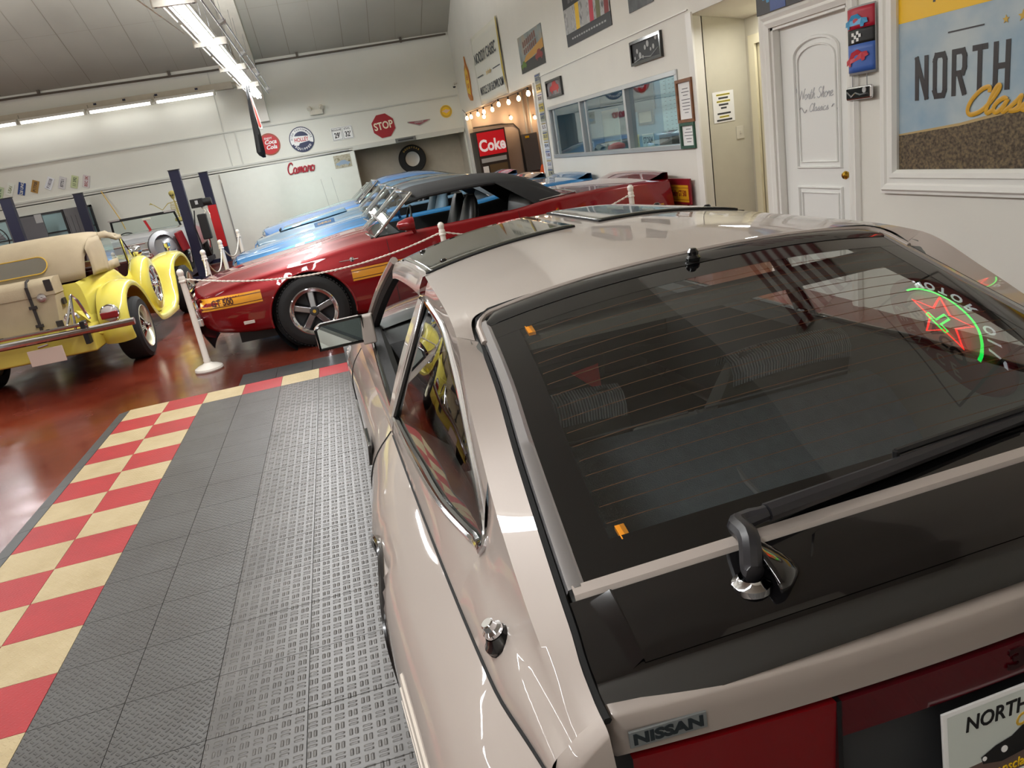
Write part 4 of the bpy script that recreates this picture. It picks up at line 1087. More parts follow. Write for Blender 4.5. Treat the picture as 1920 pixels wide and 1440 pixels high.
def arc_text(p, s, mt_, r, size, z, a_mid, span, sx=1, inside=False, bold=0):
    n = len(s)
    for i, ch in enumerate(s):
        if ch == ' ': continue
        a = a_mid + span * (.5 - (i + .5) / n) * (1 if not inside else -1)
        rot = a - PI / 2 if not inside else a + PI / 2
        tx(p, ch, mt_, r * math.cos(a), r * math.sin(a), size, z, sx, bold, rot)
INK = W_['black']; WH = W_['paper']
# back wall, left to right
cols = [('pale green plate', sr(190, 205, 170), sr(40, 90, 50), 'GN 41'), ('white plate with green numbers', sr(228, 232, 222), sr(110, 120, 50), 'USA1'), ('dark blue plate with pale numbers', sr(34, 66, 130), sr(225, 225, 215), '528 UNG'),
        ('brown and gold plate', sr(170, 130, 60), sr(50, 40, 30), 'P1770B'), ('white plate with grey numbers', sr(225, 228, 232), sr(90, 90, 110), 'F1803B'), ('pale plate with black numbers', sr(206, 204, 204), sr(40, 40, 46), '87751'),
        ('green tinted plate', sr(188, 198, 150), sr(30, 60, 40), '11 392'), ('pale plate with red numbers', sr(206, 196, 196), sr(150, 40, 44), 'BSC 3K')]
for i, ((x, z), (nm, c, c2, s)) in enumerate(zip([(-5.02, 2.32), (-4.795, 2.361), (-4.565, 2.332), (-4.291, 2.33), (-3.987, 2.347), (-3.732, 2.314), (-3.481, 2.293), (-3.243, 2.264)], cols)):
    rot = math.radians((64, 60, 66, 64, 56, 64, 67, 68)[i])
    o = sign('license_plate', nm + ' hung upright in the row on the back wall', 'license plate', backT(x, z, .004, rot), (.27, .14), mat('plate_base', c, .4), .006, 'license plates in a row on the back wall', bevel=.002)
    tx(o, s, mat('plate_ink', c2, .4), 0, -.005, .085, .0065, .85, .0015, nm='plate_number')
o = sign('round_sign', 'round red sign partly hidden behind the hanging black flag', 'sign', backT(.84, 2.40, .004), ('disc', .245), W_['red'], .012)
tx(o, 'ENJOY', WH, 0, .13, .06, .0125, 1, .001); tx(o, 'Coca', WH, .03, .045, .13, .0125, 1, .004, shear=.3); tx(o, 'Cola', WH, .03, -.07, .13, .0125, 1, .004, shear=.3); annulus(o, 'rim', mat('rim_green', sr(70, 110, 60), .4), .225, .235, .012)
BL = mat('sign_navy', sr(36, 44, 80), .4)
o = sign('round_sign', 'round navy and white sign with a white pennant and red lettering', 'sign', backT(1.585, 2.39, .004), ('disc', .285), BL, .012)
annulus(o, 'ring', WH, .18, .265, .012); arc_text(o, 'HIGH PERFORMANCE', BL, .222, .062, .0135, PI / 2, 3.1, .8, bold=.001)
annulus(o, 'lower_ring', BL, .178, .268, .0132, a0=PI * 1.12, a1=PI * 1.88); arc_text(o, 'EQUIPPED', WH, .222, .07, .0146, -PI / 2, 1.9, .9, inside=True, bold=.002)
poly(o, 'pennant', WH, [(-.20, -.11), (-.17, .09), (.19, .06), (.18, -.05), (-.06, -.08), (-.10, -.13)], .0145)
tx(o, 'HOLLEY', mat('sign_red', sr(190, 40, 44), .4), -.01, -.005, .125, .016, .72, .003)
o = sign('price_sign', 'small white gas price sign with two boxes on the back wall', 'sign', backT(2.54, 2.38, .004), (.50, .29), WH, .01)
for x, s, t in ((-.125, "29'", 'REGULAR'), (.125, "32'", 'ETHYL')):
    m = M(); m.tube([(x - .11, -.13, .011), (x + .11, -.13, .011), (x + .11, .13, .011), (x - .11, .13, .011)], .004, 4, closed=True); m.build('box_outline', W_['dgrey'], o)
    tx(o, s, INK, x, -.04, .16, .0105, .75, .004); tx(o, t, INK, x, .085, .055, .0105, .9, .001)
oct_ = [(.285 * math.cos(PI / 8 + i * PI / 4), .285 * math.sin(PI / 8 + i * PI / 4)) for i in range(8)]
o = sign('stop_sign', 'dark red octagonal stop sign with cream letters on the back wall', 'sign', backT(3.53, 2.39, .004, math.radians(4)), oct_, mat('stop_red', sr(160, 32, 42), .4), .012)
tx(o, 'STOP', mat('cream_letter', sr(236, 228, 200), .4), 0, 0, .235, .0125, .82, .006)
o = sign('car_emblem', 'flat v-shaped red and silver emblem on the back wall', 'emblem', backT(4.39, 2.32, .004), [(-.28, .07), (-.27, .035), (-.22, .02), (0, -.06), (.24, .02), (.28, .035), (.27, .055), (0, .05)], W_['steel'], .01)
poly(o, 'red_field', mat('dull_red', sr(150, 80, 90), .5), [(-.26, .06), (-.22, .03), (0, -.04), (.22, .03), (.25, .045), (0, .045)], .0101)
tx(o, 'CHEVROLET', W_['lgrey'], 0, .02, .045, .0115, .9, .001)
o = sign('round_sign', 'small round yellow sign near the right end of the back wall', 'sign', backT(5.09, 2.48, .004), ('disc', .145), W_['yellow'], .01)
annulus(o, 'ring', W_['gold'], .10, .135, .01); poly(o, 'winged_emblem', mat('pale_pink', sr(225, 190, 170), .5), [(-.11, .01), (-.05, .03), (0, .055), (.05, .03), (.11, .02), (.05, -.02), (0, -.045), (-.05, -.01)], .0112)
m = M(); m.box(3.735, 4.235, 12.66, 12.70, 1.955, 2.05); m.box(3.755, 4.215, 12.655, 12.66, 1.965, 2.04); o = m.build('nameplate', mat('plaque_grey', sr(120, 124, 122), .4, .4)); tag(o, 'dark grey nameplate on the header above the alcove', 'sign')
m = M(); m.box(3.80, 4.17, 12.650, 12.655, 1.985, 2.02); m.build('letter_strip', W_['dgrey'], o)
# script sign on the sliding panel
o = script('Camaro', 'script_sign', mat('script_red', sr(166, 30, 46), .35), None, frameT((1.10, 12.64, 1.665), (1, 0, 0), (0, 0, 1), (0, -1, 0)), .098, .125, .0155, shear=.12, thick=.5)
tag(o, 'dark red cursive script sign on the white sliding panel', 'sign')
def picture_mat(name, cols, scale=6):
    m = bpy.data.materials.new(name); m.use_nodes = True; nt = m.node_tree; b = nt.nodes['Principled BSDF']; L = nt.links.new
    tc = nt.nodes.new('ShaderNodeTexCoord'); n = nt.nodes.new('ShaderNodeTexNoise'); n.inputs['Scale'].default_value = scale; n.inputs['Detail'].default_value = 3
    L(tc.outputs['Object'], n.inputs['Vector']); cr = nt.nodes.new('ShaderNodeValToRGB'); L(n.outputs['Fac'], cr.inputs[0]); L(cr.outputs[0], b.inputs['Base Color'])
    e = cr.color_ramp.elements
    while len(e) < len(cols): e.new(.5)
    for i, c in enumerate(cols): e[i].position = .3 + .4 * i / max(1, len(cols) - 1); e[i].color = c
    b.inputs['Roughness'].default_value = .35; return m
CARSH = [(-.5, -.10), (-.48, .03), (-.25, .07), (-.12, .18), (.16, .19), (.30, .07), (.47, .04), (.5, -.08), (.38, -.10), (.36, -.17), (.26, -.17), (.24, -.10), (-.22, -.10), (-.24, -.17), (-.34, -.17), (-.36, -.10)]
def car_shape(p, mt_, x, y, s, z, flip=1, tilt=0):
    pts = [(x + s * (flip * a * math.cos(tilt) - b * math.sin(tilt)), y + s * (flip * a * math.sin(tilt) + b * math.cos(tilt))) for a, b in CARSH]
    return poly(p, 'car_picture', mt_, pts, z)
o = sign('photo_print', 'colour photo print of a pale blue car pinned on the white panel', 'poster', backT(2.40, 1.755, .075), (.40, .29), picture_mat('photo_a', [sr(150, 140, 110), sr(190, 185, 165), sr(120, 110, 70)], 10), .004)
car_shape(o, mat('pale_blue', sr(150, 170, 190), .4), 0, -.04, .34, .0045)
# spare tyre on the alcove wall
TT_ = frameT((4.13, 13.5, 1.53), (1, 0, 0), (0, 0, 1), (0, -1, 0))
e = empty('mounted_tire', 'black tire with a chrome disc hung on the alcove wall', 'tire', TT_)
m = M(); m.lathe([(.18, 0), (.2, -.02), (.32, .0), (.345, .06), (.345, .14), (.32, .20), (.21, .20), (.18, .17), (.18, 0)], 48, Matrix.Translation((0, 0, .02))); m.build('tire', W_['rubber'], e)
m = M(); m.lathe([(.185, .12), (.18, .16), (.12, .15), (0, .15)], 32); m.build('disc', mat('mirror_disc', sr(190, 190, 185), .3, .6), e)
arc_text(e, 'GOODYEAR', W_['gold'], .275, .06, .222, PI / 2, 1.7, .9, bold=.001)
# emergency light
e = empty('emergency_light', 'white twin-head emergency light on the back wall', 'lamp', backT(2.06, 2.93))
m = M(); m.box(-.15, .15, -.06, .06, 0, .09); m.build('case', W_['cream'], e, bevel=.01)
for x in (-.13, .12):
    m = M(); T_ = Tm(x, .10, .07, rx=.5, ry=.5 * (1 if x > 0 else -1)); m.lathe([(.02, -.03), (.05, .0), (.055, .05), (.05, .06), (0, .055)], 20, T_); m.build('lamp_head', W_['cream'], e)
# surveillance camera in the corner
e = empty('security_camera', 'small dark security camera in the corner above the yellow sign', 'camera', Tm(5.36, 12.5, 3.0))
m = M(); m.lathe([(.04, 0), (.045, .05), (.04, .06)], 16, Tm(0, 0, .02, rx=PI / 2)); m.build('camera_body', W_['cream'], e)
m = M(); m.lathe([(0, -.04), (.03, -.03), (.035, 0)], 16, Tm(-.01, -.04, -.01)); m.build('camera_dome', W_['black'], e)
m = M(); m.cyl((0, 0, .02), (.09, .1, .06), .012, n=8); m.build('camera_arm', W_['cream'], e)

# right wall --------------------------------------------------------------------------------
bel = [(-.22, -.30), (-.05, -.40), (.16, -.42), (.20, -.36), (.13, -.28), (.22, -.05), (.20, .2), (.05, .36), (-.02, .52), (-.06, .36), (-.18, .28), (-.27, .0)]
o = sign('shop_emblem', 'yellow and red cut-out emblem sign beside the white cloth banner', 'sign', rightT(11.22, 2.95, .006), bel, mat('emblem_orange', sr(196, 120, 50), .5), .02)
poly(o, 'yellow_field', W_['yellow'], [(-.20, -.22), (.12, -.30), (.17, -.05), (.14, .18), (0, .30), (-.16, .22), (-.22, 0)], .0205)
tx(o, 'Bel', W_['red'], 0, .08, .17, .0215, .8, .003, shear=.3); tx(o, 'RAY', W_['red'], 0, -.1, .14, .0215, .8, .003)
m = M(); rows = []
CL = mat('banner_cloth', sr(222, 220, 208), .7, bump=.15, bscale=3)
for t in lin(0, 1, 12): rows.append([Vector((-1.22 + 2.44 * u + .0, .645 - 1.29 * t, .02 + .012 * math.sin(7 * u + 3 * t))) for u in lin(0, 1, 30)])
m.grid(rows, flip=True); o = m.build('banner', CL, None, rightT(8.96, 3.02, .004), solid=.004); tag(o, 'large white cloth banner with grey lettering above the back room opening', 'banner')
GY = mat('banner_grey', sr(70, 72, 76), .6)
tx(o, 'NOODY CASEC', GY, -.1, .20, .27, .038, 1.05, .004); tx(o, 'MUSCLE CAR SHOWROOM', GY, .05, -.42, .21, .038, .82, .003)
rect(o, 'dash', GY, -.80, -.13, .55, .02, .036); rect(o, 'dash', GY, .72, -.13, .62, .02, .036)
for k in (-.16, 0, .16):
    st = [(k + .06 * (1 if i % 2 == 0 else .42) * math.sin(i * PI / 5), -.13 + .06 * (1 if i % 2 == 0 else .42) * math.cos(i * PI / 5)) for i in range(10)]
    poly(o, 'star', W_['gold'], st, .036)
poly(o, 'gold_border', mat('banner_gold', sr(190, 165, 40), .6), [(1.17, .62), (1.22, .645), (1.22, -.60), (1.12, -.2)], .036)
o = sign('poster', 'poster with a desert sunset and cars hung above the licence plate strip', 'poster', rightT(5.91, 2.83, .004), (1.40, .55), picture_mat('poster_a', [sr(90, 95, 90), sr(140, 150, 150), sr(170, 150, 120)], 2.5), .006)
poly(o, 'ground', mat('p_dark', sr(44, 44, 42), .5), [(-.70, -.275), (.70, -.275), (.70, -.05), (.2, -.10), (-.70, -.14)], .0061)
poly(o, 'sand', mat('p_sand', sr(190, 140, 60), .5), [(-.55, -.14), (.70, -.05), (.70, .08), (.3, .03), (-.3, -.04)], .0065)
PB_ = mat('p_brown', sr(120, 78, 68), .5)
for k in range(7): rect(o, 'letter_block', PB_, -.38 + k * .115, .13 + .01 * k, .08, .09, .0068); rect(o, 'letter_block', PB_, -.36 + k * .115, .02 + .01 * k, .075, .08, .0072)
car_shape(o, W_['dred'], .42, -.12, .42, .0075); car_shape(o, mat('p_green', sr(90, 120, 40), .5), -.5, -.16, .32, .0078)
o = sign('poster', 'poster with a strip of pictures between black bands, cut by the top edge', 'poster', rightT(3.28, 2.92, .004), (1.64, .64), mat('p_black', sr(34, 36, 42), .4), .006)
rect(o, 'picture_strip', picture_mat('poster_b', [sr(60, 60, 64), sr(190, 190, 190), sr(90, 95, 90)], 8), 0, -.02, 1.62, .30, .006)
for x, c in ((-.30, W_['yellow']), (.22, mat('p_pink', sr(200, 60, 80), .5)), (.45, mat('p_olive', sr(110, 110, 70), .5)), (.72, W_['dred']), (-.62, W_['lgrey']), (-.02, W_['lgrey'])): poly(o, 'picture', c, [(x - .08, -.17), (x + .06, -.17), (x + .09, .13), (x - .05, .13)], .0065)
for k in range(9): rect(o, 'letter_block', W_['grey'], -.55 + k * .13, .225, .09, .10, .0068)
m = M()
for x in lin(-.6, .6, 14): m.box(x, x + .06, -.255, -.235, .0062, .0068)
tag(m.build('small_print', W_['lgrey'], o), kind='stuff')
o = sign('poster', 'dark print on the right wall, cut off by the top edge', 'poster', rightT(1.62, 2.85, .004), (.62, .46), picture_mat('poster_c', [sr(40, 42, 44), sr(70, 74, 76), sr(100, 102, 100)], 6), .008)
def framed(label, y, z, w, h, fr, pic, fw=.03, dep=.03, mt2=None, nm='picture_frame', cat='picture'):
    e = empty(nm, label, cat, rightT(y, z, .003))
    m = M(); m.box(-w / 2, w / 2, h / 2 - fw, h / 2, 0, dep); m.box(-w / 2, w / 2, -h / 2, -h / 2 + fw, 0, dep); m.box(-w / 2, -w / 2 + fw, -h / 2 + fw, h / 2 - fw, 0, dep); m.box(w / 2 - fw, w / 2, -h / 2 + fw, h / 2 - fw, 0, dep)
    m.build('frame', fr, e, smooth=False); rect(e, 'print', pic, 0, 0, w - fw * 2, h - fw * 2, .006, .004); return e
e = framed('black framed chalkboard-like print beneath the top edge, above the office window', 1.59, 2.215, .78, .245, W_['gblack'], W_['dgrey'])
m = M()
for k in range(9): m.lathe([(0, 0), (.018 + .008 * (k % 3), .002), (0, .003)], 8, Tm(-.3 + k * .07, -.05 + .05 * math.sin(k * 1.7) + k * .012, .011))
m.tube([(-.33, -.09, .012), (-.1, -.06, .012), (.1, -.08, .012), (.3, -.02, .012)], .004, 5); m.build('chalk_marks', W_['lgrey'], e)
e = framed('small black framed print of a red car beside the licence plate strip', 4.95, 2.175, .76, .25, W_['gblack'], picture_mat('pr', [sr(60, 55, 58), sr(110, 100, 104), sr(150, 145, 148)], 8))
car_shape(e, W_['red'], 0, .01, .45, .011)
# vertical strip of licence plates
pc = [sr(150, 152, 140), sr(190, 170, 90), sr(206, 206, 200), sr(198, 180, 80), sr(140, 146, 130), sr(215, 215, 216), sr(196, 186, 120), sr(205, 212, 224), sr(196, 204, 220), sr(205, 206, 206), sr(160, 160, 140)]
bc = M(); bc.box(-.14, .14, -.79, .79, 0, .008); pst = bc.build('plate_board', W_['lgrey'], None, rightT(5.765, 1.675, .002)); tag(pst, 'tall narrow board between the opening and the office window', 'board')
wds = ['topmost', 'second from the top', 'third from the top', 'fourth from the top', 'fifth from the top', 'in the middle', 'fifth from the bottom', 'fourth from the bottom', 'third from the bottom', 'second from the bottom', 'lowest']
for i in range(11):
    o = sign('license_plate', 'license plate on the tall narrow wall board, ' + wds[i], 'license plate', rightT(5.765, 2.395 - i * .144, .012), (.27, .125), mat('strip_plate', pc[i], .45), .004, 'license plates on the tall board', bevel=.002)
    tx(o, ['GAS 12', 'KS 784', '36 201', 'NY 902', 'A 4471', 'ILL 55', 'CAL 31', '928 WE', 'TX 802', 'CG-53', '11 746'][i], mat('ink', (sr(40, 60, 120), sr(30, 40, 70), sr(90, 40, 40))[i % 3], .5), 0, -.008, .07, .0045, 1, .001, nm='plate_number')
    rect(o, 'plate_band', mat('band', (sr(60, 80, 140), sr(150, 130, 70))[i % 2], .5), 0, .045, .24, .018, .0042)
# certificates
e = framed('certificate in a light brown wooden frame right of the office window', .79, 1.635, .34, .40, W_['wood'], WH)
m = M()
for k, (w, yy) in enumerate(((.12, .11), (.16, .08), (.10, .05), (.18, .01), (.16, -.02), (.17, -.05), (.14, -.08), (.08, -.11))): m.box(-w / 2, w / 2, yy - .003, yy + .003, .0105, .011)
m.build('print_lines', W_['dgrey'], e)
e = framed('certificate in a dark green frame hung below the wooden one', .79, 1.31, .31, .245, W_['green'], WH, .028)
m = M()
for k, (w, yy) in enumerate(((.10, .06), (.16, .03), (.18, .0), (.12, -.03), (.09, -.06))): m.box(-w / 2, w / 2, yy - .003, yy + .003, .0105, .011)
m.build('print_lines', W_['dgrey'], e)
# red and yellow stand-up sign leaning at the wall
e = empty('car_sign', 'dark red sign with a yellow centre standing against the wall below the certificates', 'sign', rightT(1.16, .77, .04))
m = M(); m.box(-.39, .39, -.13, .13, 0, .02); m.build('board', mat('sign_maroon', sr(130, 24, 34), .35), e, bevel=.004)
rect(e, 'yellow_field', mat('sign_amber', sr(216, 158, 30), .45), 0, -.02, .70, .17, .0201)
tx(e, '1969 Ford Shelby GT 500', W_['dred'], 0, -.02, .085, .0215, .68, .002)
m = M(); m.box(-.35, .35, .035, .04, .0212, .0216); m.box(-.35, .35, -.085, -.08, .0212, .0216); m.build('rule', W_['dred'], e)
m = M(); m.cyl((-.3, -.13, .01), (-.3, -.77, .01), .012, n=8); m.build('leg', W_['black'], e)
m = M(); m.cyl((.3, -.13, .01), (.3, -.77, .01), .012, n=8); m.build('leg', W_['black'], e)
m = M(); m.box(-.34, .34, -.77, -.755, -.03, .03); m.build('foot', W_['black'], e)
# poster above the door, curved poster and car badge beside it
o = sign('poster', 'wide poster of bright cars resting above the white door casing', 'poster', rightT(-.90, 2.29, .004) @ Matrix.Rotation(0, 4, 'Z'), (.72, .30), mat('p_slate', sr(64, 62, 62), .5), .01)
car_shape(o, mat('p_turq', sr(30, 130, 180), .4), -.10, -.02, .34, .0105); car_shape(o, mat('p_rose', sr(200, 50, 70), .4), .18, .0, .40, .0112)
rect(o, 'blue_panel', W_['blue'], -.07, -.10, .20, .09, .0118); poly(o, 'arm_picture', mat('p_skin', sr(190, 150, 130), .5), [(.12, -.12), (.2, -.02), (.34, .0), (.34, -.06), (.2, -.13)], .0122)
m = M(); m.grid([[Vector((x, y, .05 - .05 * (x / .14)**2 * .7)) for x in lin(-.135, .135, 12)] for y in lin(-.205, .205, 3)], flip=True)
PT = rightT(-1.745, 1.785, .01)
pm_ = [(-.205, .0, W_['blue']), (-.02, .08, INK), (.08, .205, W_['dred'])]
e = empty('curved_sign', 'curved metal sign with a blue car and a red car right of the door', 'sign', PT)
def curved(nm, x0, x1, y0, y1, mt2, lift):
    m = M(); m.grid([[Vector((x, y, .045 * (1 - (x / .14)**2) + lift)) for x in lin(x0, x1, 14)] for y in lin(y0, y1, 6)]); return m.build(nm, mt2, e, solid=.002)
curved('metal_sheet', -.135, .135, -.205, .205, W_['lgrey'], 0)
curved('blue_field', -.13, .13, -.19, -.02, mat('s_blue', sr(60, 100, 180), .4), .003); curved('black_field', -.13, .13, -.02, .07, INK, .003); curved('red_field', -.13, .13, .07, .195, mat('s_red', sr(180, 20, 50), .4), .003)
for cs_ in (car_shape(e, mat('p_sky', sr(50, 150, 200), .3), -.01, .115, .22, 0), car_shape(e, mat('p_crim', sr(196, 40, 60), .3), -.01, -.10, .22, 0, tilt=.2)):
    for v in cs_.data.vertices: v.co.z += .045 * (1 - (v.co.x / .14)**2 * .7) + .008
for i in range(4):
    for j in range(3):
        if (i + j) % 2 == 0: rect(e, 'check', WH, -.03 + i * .022, .00 + j * .02 + i * .003, .022, .02, .048)
e = empty('badge_sign', 'small black and chrome car badge hung below the curved sign', 'sign', rightT(-1.75, 1.47, .01))
m = M(); m.box(-.125, .125, -.045, .04, .02, .045); m.build('badge_plate', W_['chrome'], e, bevel=.018); m = M(); m.box(-.11, .11, -.034, .03, .044, .050); m.build('badge_face', W_['gblack'], e, bevel=.004)
m = M(); m.tube([(-.10, .01, .052), (-.06, -.02, .052), (-.02, .0, .052), (.03, -.015, .052), (.09, -.01, .052)], .005, 6); m.build('script', W_['chrome'], e); disc(e, 'badge_dial', W_['lgrey'], .07, .012, .018, .050, .004)
for x in (-.07, .07): m = M(); m.cyl((x, .04, .03), (x, .11, .03), .003, n=6); m.build('hanger', W_['steel'], e)
# notice and light switch on the angled recess wall
d_ = Vector((1, 0, 0)); nrm_ = Vector((0, -1, 0))
def recT(px, pz, off=.004): p = Vector((5.47, .60, pz)) + d_ * px + nrm_ * off; return frameT(tuple(p), tuple(d_), (0, 0, 1), tuple(nrm_))
o = sign('notice', 'white notice with yellow highlighted lines on the recess wall', 'notice', recT(.275, 1.52), (.22, .28), WH, .002)
HL = mat('highlighter', sr(240, 225, 60), .6)
m = M(); m2 = M()
for k, (w, y, hl) in enumerate(((.14, .11, 1), (.10, .08, 0), (.14, .05, 1), (.10, .02, 0), (.06, -.01, 0), (.14, -.06, 0), (.10, -.09, 1), (.16, -.12, 0))):
    (m2 if hl else m).box(-w / 2, w / 2, y - .008, y + .008, .0022, .003)
    if hl: m.box(-w / 2, w / 2, y - .003, y + .003, .003, .0036)
m.build('print_lines', W_['dgrey'], o); m2.build('highlighted_line', HL, o)
e = empty('light_switch', 'white light switch on the recess wall below the notice', 'light switch', recT(.43, 1.26))
m = M(); m.box(-.04, .04, -.06, .06, 0, .006); m.build('cover', W_['cream'], e, bevel=.002); m = M(); m.box(-.006, .006, -.012, .014, .006, .018); m.build('toggle', W_['cream'], e)

# big framed canvas
e = empty('framed_canvas', 'large white framed shop canvas at the right edge', 'picture', rightT(-3.25, 0, 0))
# inner opening spans local x -1.17 .. 1.2, y .97 .. 2.6
m = M()
def mould(x0, x1, y0, y1, w):
    prof = ((0, .0), (0, .028), (.12, .05), (.3, .052), (.36, .036), (.55, .034), (.62, .046), (.8, .05), (.9, .03), (1, .028), (1, 0))
    m.grid([[(x0 - f * w, y0 - f * w, z), (x0 - f * w, y1 + f * w, z), (x1 + f * w, y1 + f * w, z), (x1 + f * w, y0 - f * w, z), (x0 - f * w, y0 - f * w, z)] for f, z in prof])
mould(-1.18, 1.3, .97, 2.2, .15); m.build('frame', W_['trimw'], e, smooth=False)
CS = bpy.data.materials.new('canvas_sky'); CS.use_nodes = True; nt = CS.node_tree; b_ = nt.nodes['Principled BSDF']; tc = nt.nodes.new('ShaderNodeTexCoord'); n1 = nt.nodes.new('ShaderNodeTexNoise'); n1.inputs['Scale'].default_value = 2.2; n1.inputs['Detail'].default_value = 5
cr = nt.nodes.new('ShaderNodeValToRGB'); cr.color_ramp.elements[0].position = .35; cr.color_ramp.elements[0].color = sr(138, 168, 190); cr.color_ramp.elements[1].position = .65; cr.color_ramp.elements[1].color = sr(190, 200, 202)
nt.links.new(tc.outputs['Object'], n1.inputs['Vector']); nt.links.new(n1.outputs['Fac'], cr.inputs[0]); nt.links.new(cr.outputs[0], b_.inputs['Base Color']); b_.inputs['Roughness'].default_value = .3
rect(e, 'canvas', CS, .06, 1.59, 2.48, 1.24, .004, .006)
ROAD = picture_mat('canvas_road', [sr(50, 42, 34), sr(96, 84, 68), sr(130, 112, 84)], 60)
poly(e, 'road', ROAD, [(-1.18, .97), (1.3, .97), (1.3, 1.36), (.6, 1.33), (-.2, 1.28), (-.7, 1.21), (-1.18, 1.175)], .0105)
poly(e, 'horizon_glow', mat('glow_tan', sr(186, 160, 110), .5), [(-1.18, 1.175), (-.7, 1.21), (-.2, 1.28), (.6, 1.33), (1.3, 1.36), (1.3, 1.39), (.6, 1.355), (-.2, 1.30), (-.7, 1.225), (-1.18, 1.185)], .0108)
rect(e, 'yellow_header', mat('canvas_yellow', sr(248, 196, 20), .4), .06, 2.01, 2.48, .38, .0105)
CH = mat('canvas_ink', sr(52, 48, 50), .4)
# tall condensed capitals, set from bars like the printed letters
block('NORTH SHORE', 'lettering', CH, e, -1.045, 1.37, .105, .25, .139, .030, .0115)
script('Classics', 'lettering', mat('canvas_gold', sr(212, 160, 44), .4), e, Tm(-.67, 1.265, .0165), .092, .068, .0125, shear=.4, thick=.12)
rect(e, 'rule', CH, -.675, 1.713, .245, .008, .0115); rect(e, 'rule', CH, .675, 1.713, .245, .008, .0115)
for k, r in ((-.42, .022), (-.32, .03), (-.2, .04), (-.05, .03)):
    poly(e, 'star', W_['gold'], [(k + r * (1 if i % 2 == 0 else .42) * math.sin(i * PI / 5), 1.715 + r * (1 if i % 2 == 0 else .42) * math.cos(i * PI / 5)) for i in range(10)], .0115)
rect(e, 'lettering', CH, -.90, 1.95, .018, .12, .0117); rect(e, 'lettering', CH, -.80, 1.95, .018, .12, .0117)
# wall flag and neon sign, mirrored in the coupe's roof and glass
e = empty('wall_flag', 'striped flag high on the right wall, seen only as a reflection in the coupe', 'flag', rightT(-2.0, 4.0, .02))
for k in range(13):
    m = M(); y0 = .62 - k * .095; m.box(-1.1, 1.1, y0 - .095, y0, 0, .006); m.build('stripe', W_['dred'] if k % 2 == 0 else W_['paper'], e, smooth=False)
rect(e, 'canton', W_['navy'], -.66, .29, .88, .665, .0065, .003)
e = empty('neon_sign', 'round red and white sign with lit neon star, mirrored in the hatch glass', 'neon sign', rightT(-3.86, 2.86, .05))
RD = mat('neon_board_red', sr(150, 30, 36), .35)
m = M(); m.disc(0, 0, .46, 0, .03, 48); m.build('board', RD, e); disc(e, 'centre', W_['cream'], 0, 0, .30, .0305)
arc_text(e, 'MOTOR OIL', mat('neon_white', (1, 1, 1, 1), .4, emis=(.85, .92, 1, 1), es=1.6), .385, .12, .034, -PI / 2, 2.5, .9, inside=True, bold=.004)
arc_text(e, 'SERVICE', W_['cream'], .385, .10, .034, PI / 2, 1.7, .9, bold=.002)
tx(e, 'TEXACO', INK, 0, .15, .15, .034, .95, .005)
NR = mat('neon_red', sr(255, 40, 30), .4, emis=sr(255, 30, 20), es=9); NG = mat('neon_green', sr(40, 255, 90), .4, emis=sr(20, 240, 80), es=7)
star = [(.25 * (1 if i % 2 == 0 else .42) * math.sin(i * PI / 5), -.05 + .25 * (1 if i % 2 == 0 else .42) * math.cos(i * PI / 5)) for i in range(10)]
poly(e, 'star', W_['red'], star, .0315)
m = M(); m.tube([(x, y, .07) for x, y in star], .008, 8, closed=True); m.build('star_tube', NR, e)
m = M(); tt_ = [(-.09, .04), (.09, .04), (.09, .005), (.022, .005), (.022, -.12), (-.022, -.12), (-.022, .005), (-.09, .005)]
m.tube([(x, y, .075) for x, y in tt_], .008, 8, closed=True); m.build('letter_tube', NG, e)
m = M(); m.tube([(.32 * math.cos(a), .32 * math.sin(a), .07) for a in lin(PI * 1.02, PI * 1.98, 30)], .009, 8); m.build('arc_tube', NG, e)
m = M(); m.tube([(-.36, -.52, .04), (-.36, .52, .04), (.36, .52, .04), (.36, -.52, .04)], .008, 6, closed=True); m.build('hanger_frame', INK, e)

# ---------------------------------------------------------------- back room behind the wide opening
BULB = mat('bulb_glow', (1, .8, .55, 1), .4, emis=(1, .62, .3, 1), es=24)
bs = [(11.818, 2.213), (11.285, 2.208), (10.487, 2.206), (9.843, 2.208), (9.016, 2.192), (8.405, 2.237), (7.609, 2.21), (6.86, 2.206), (6.2, 2.225)]
m = M(); pts = []
for y, z in [(12.2, 2.33)] + bs: pts.append((5.40, y, z + .095))
m.tube(pts, .006, 6); cord = m.build('string_light_wire', INK); tag(cord, 'black cord of the string lights along the top of the opening', 'cord')
bn = ['farthest', 'second', 'third', 'fourth', 'middle', 'sixth', 'seventh', 'eighth', 'nearest']
for i, (y, z) in enumerate(bs):
    e = empty('string_bulb', 'glowing string light bulb along the opening, %s counted from the corner' % bn[i], 'light bulb', Tm(5.40, y, z), 'string lights over the opening')
    m = M(); m.lathe([(0, -.045), (.02, -.04), (.034, -.015), (.033, .01), (.016, .045), (.012, .05)], 14); m.build('bulb', BULB, e)
    m = M(); m.cyl((0, 0, .045), (0, 0, .095), .016, n=10); m.build('socket', INK, e)
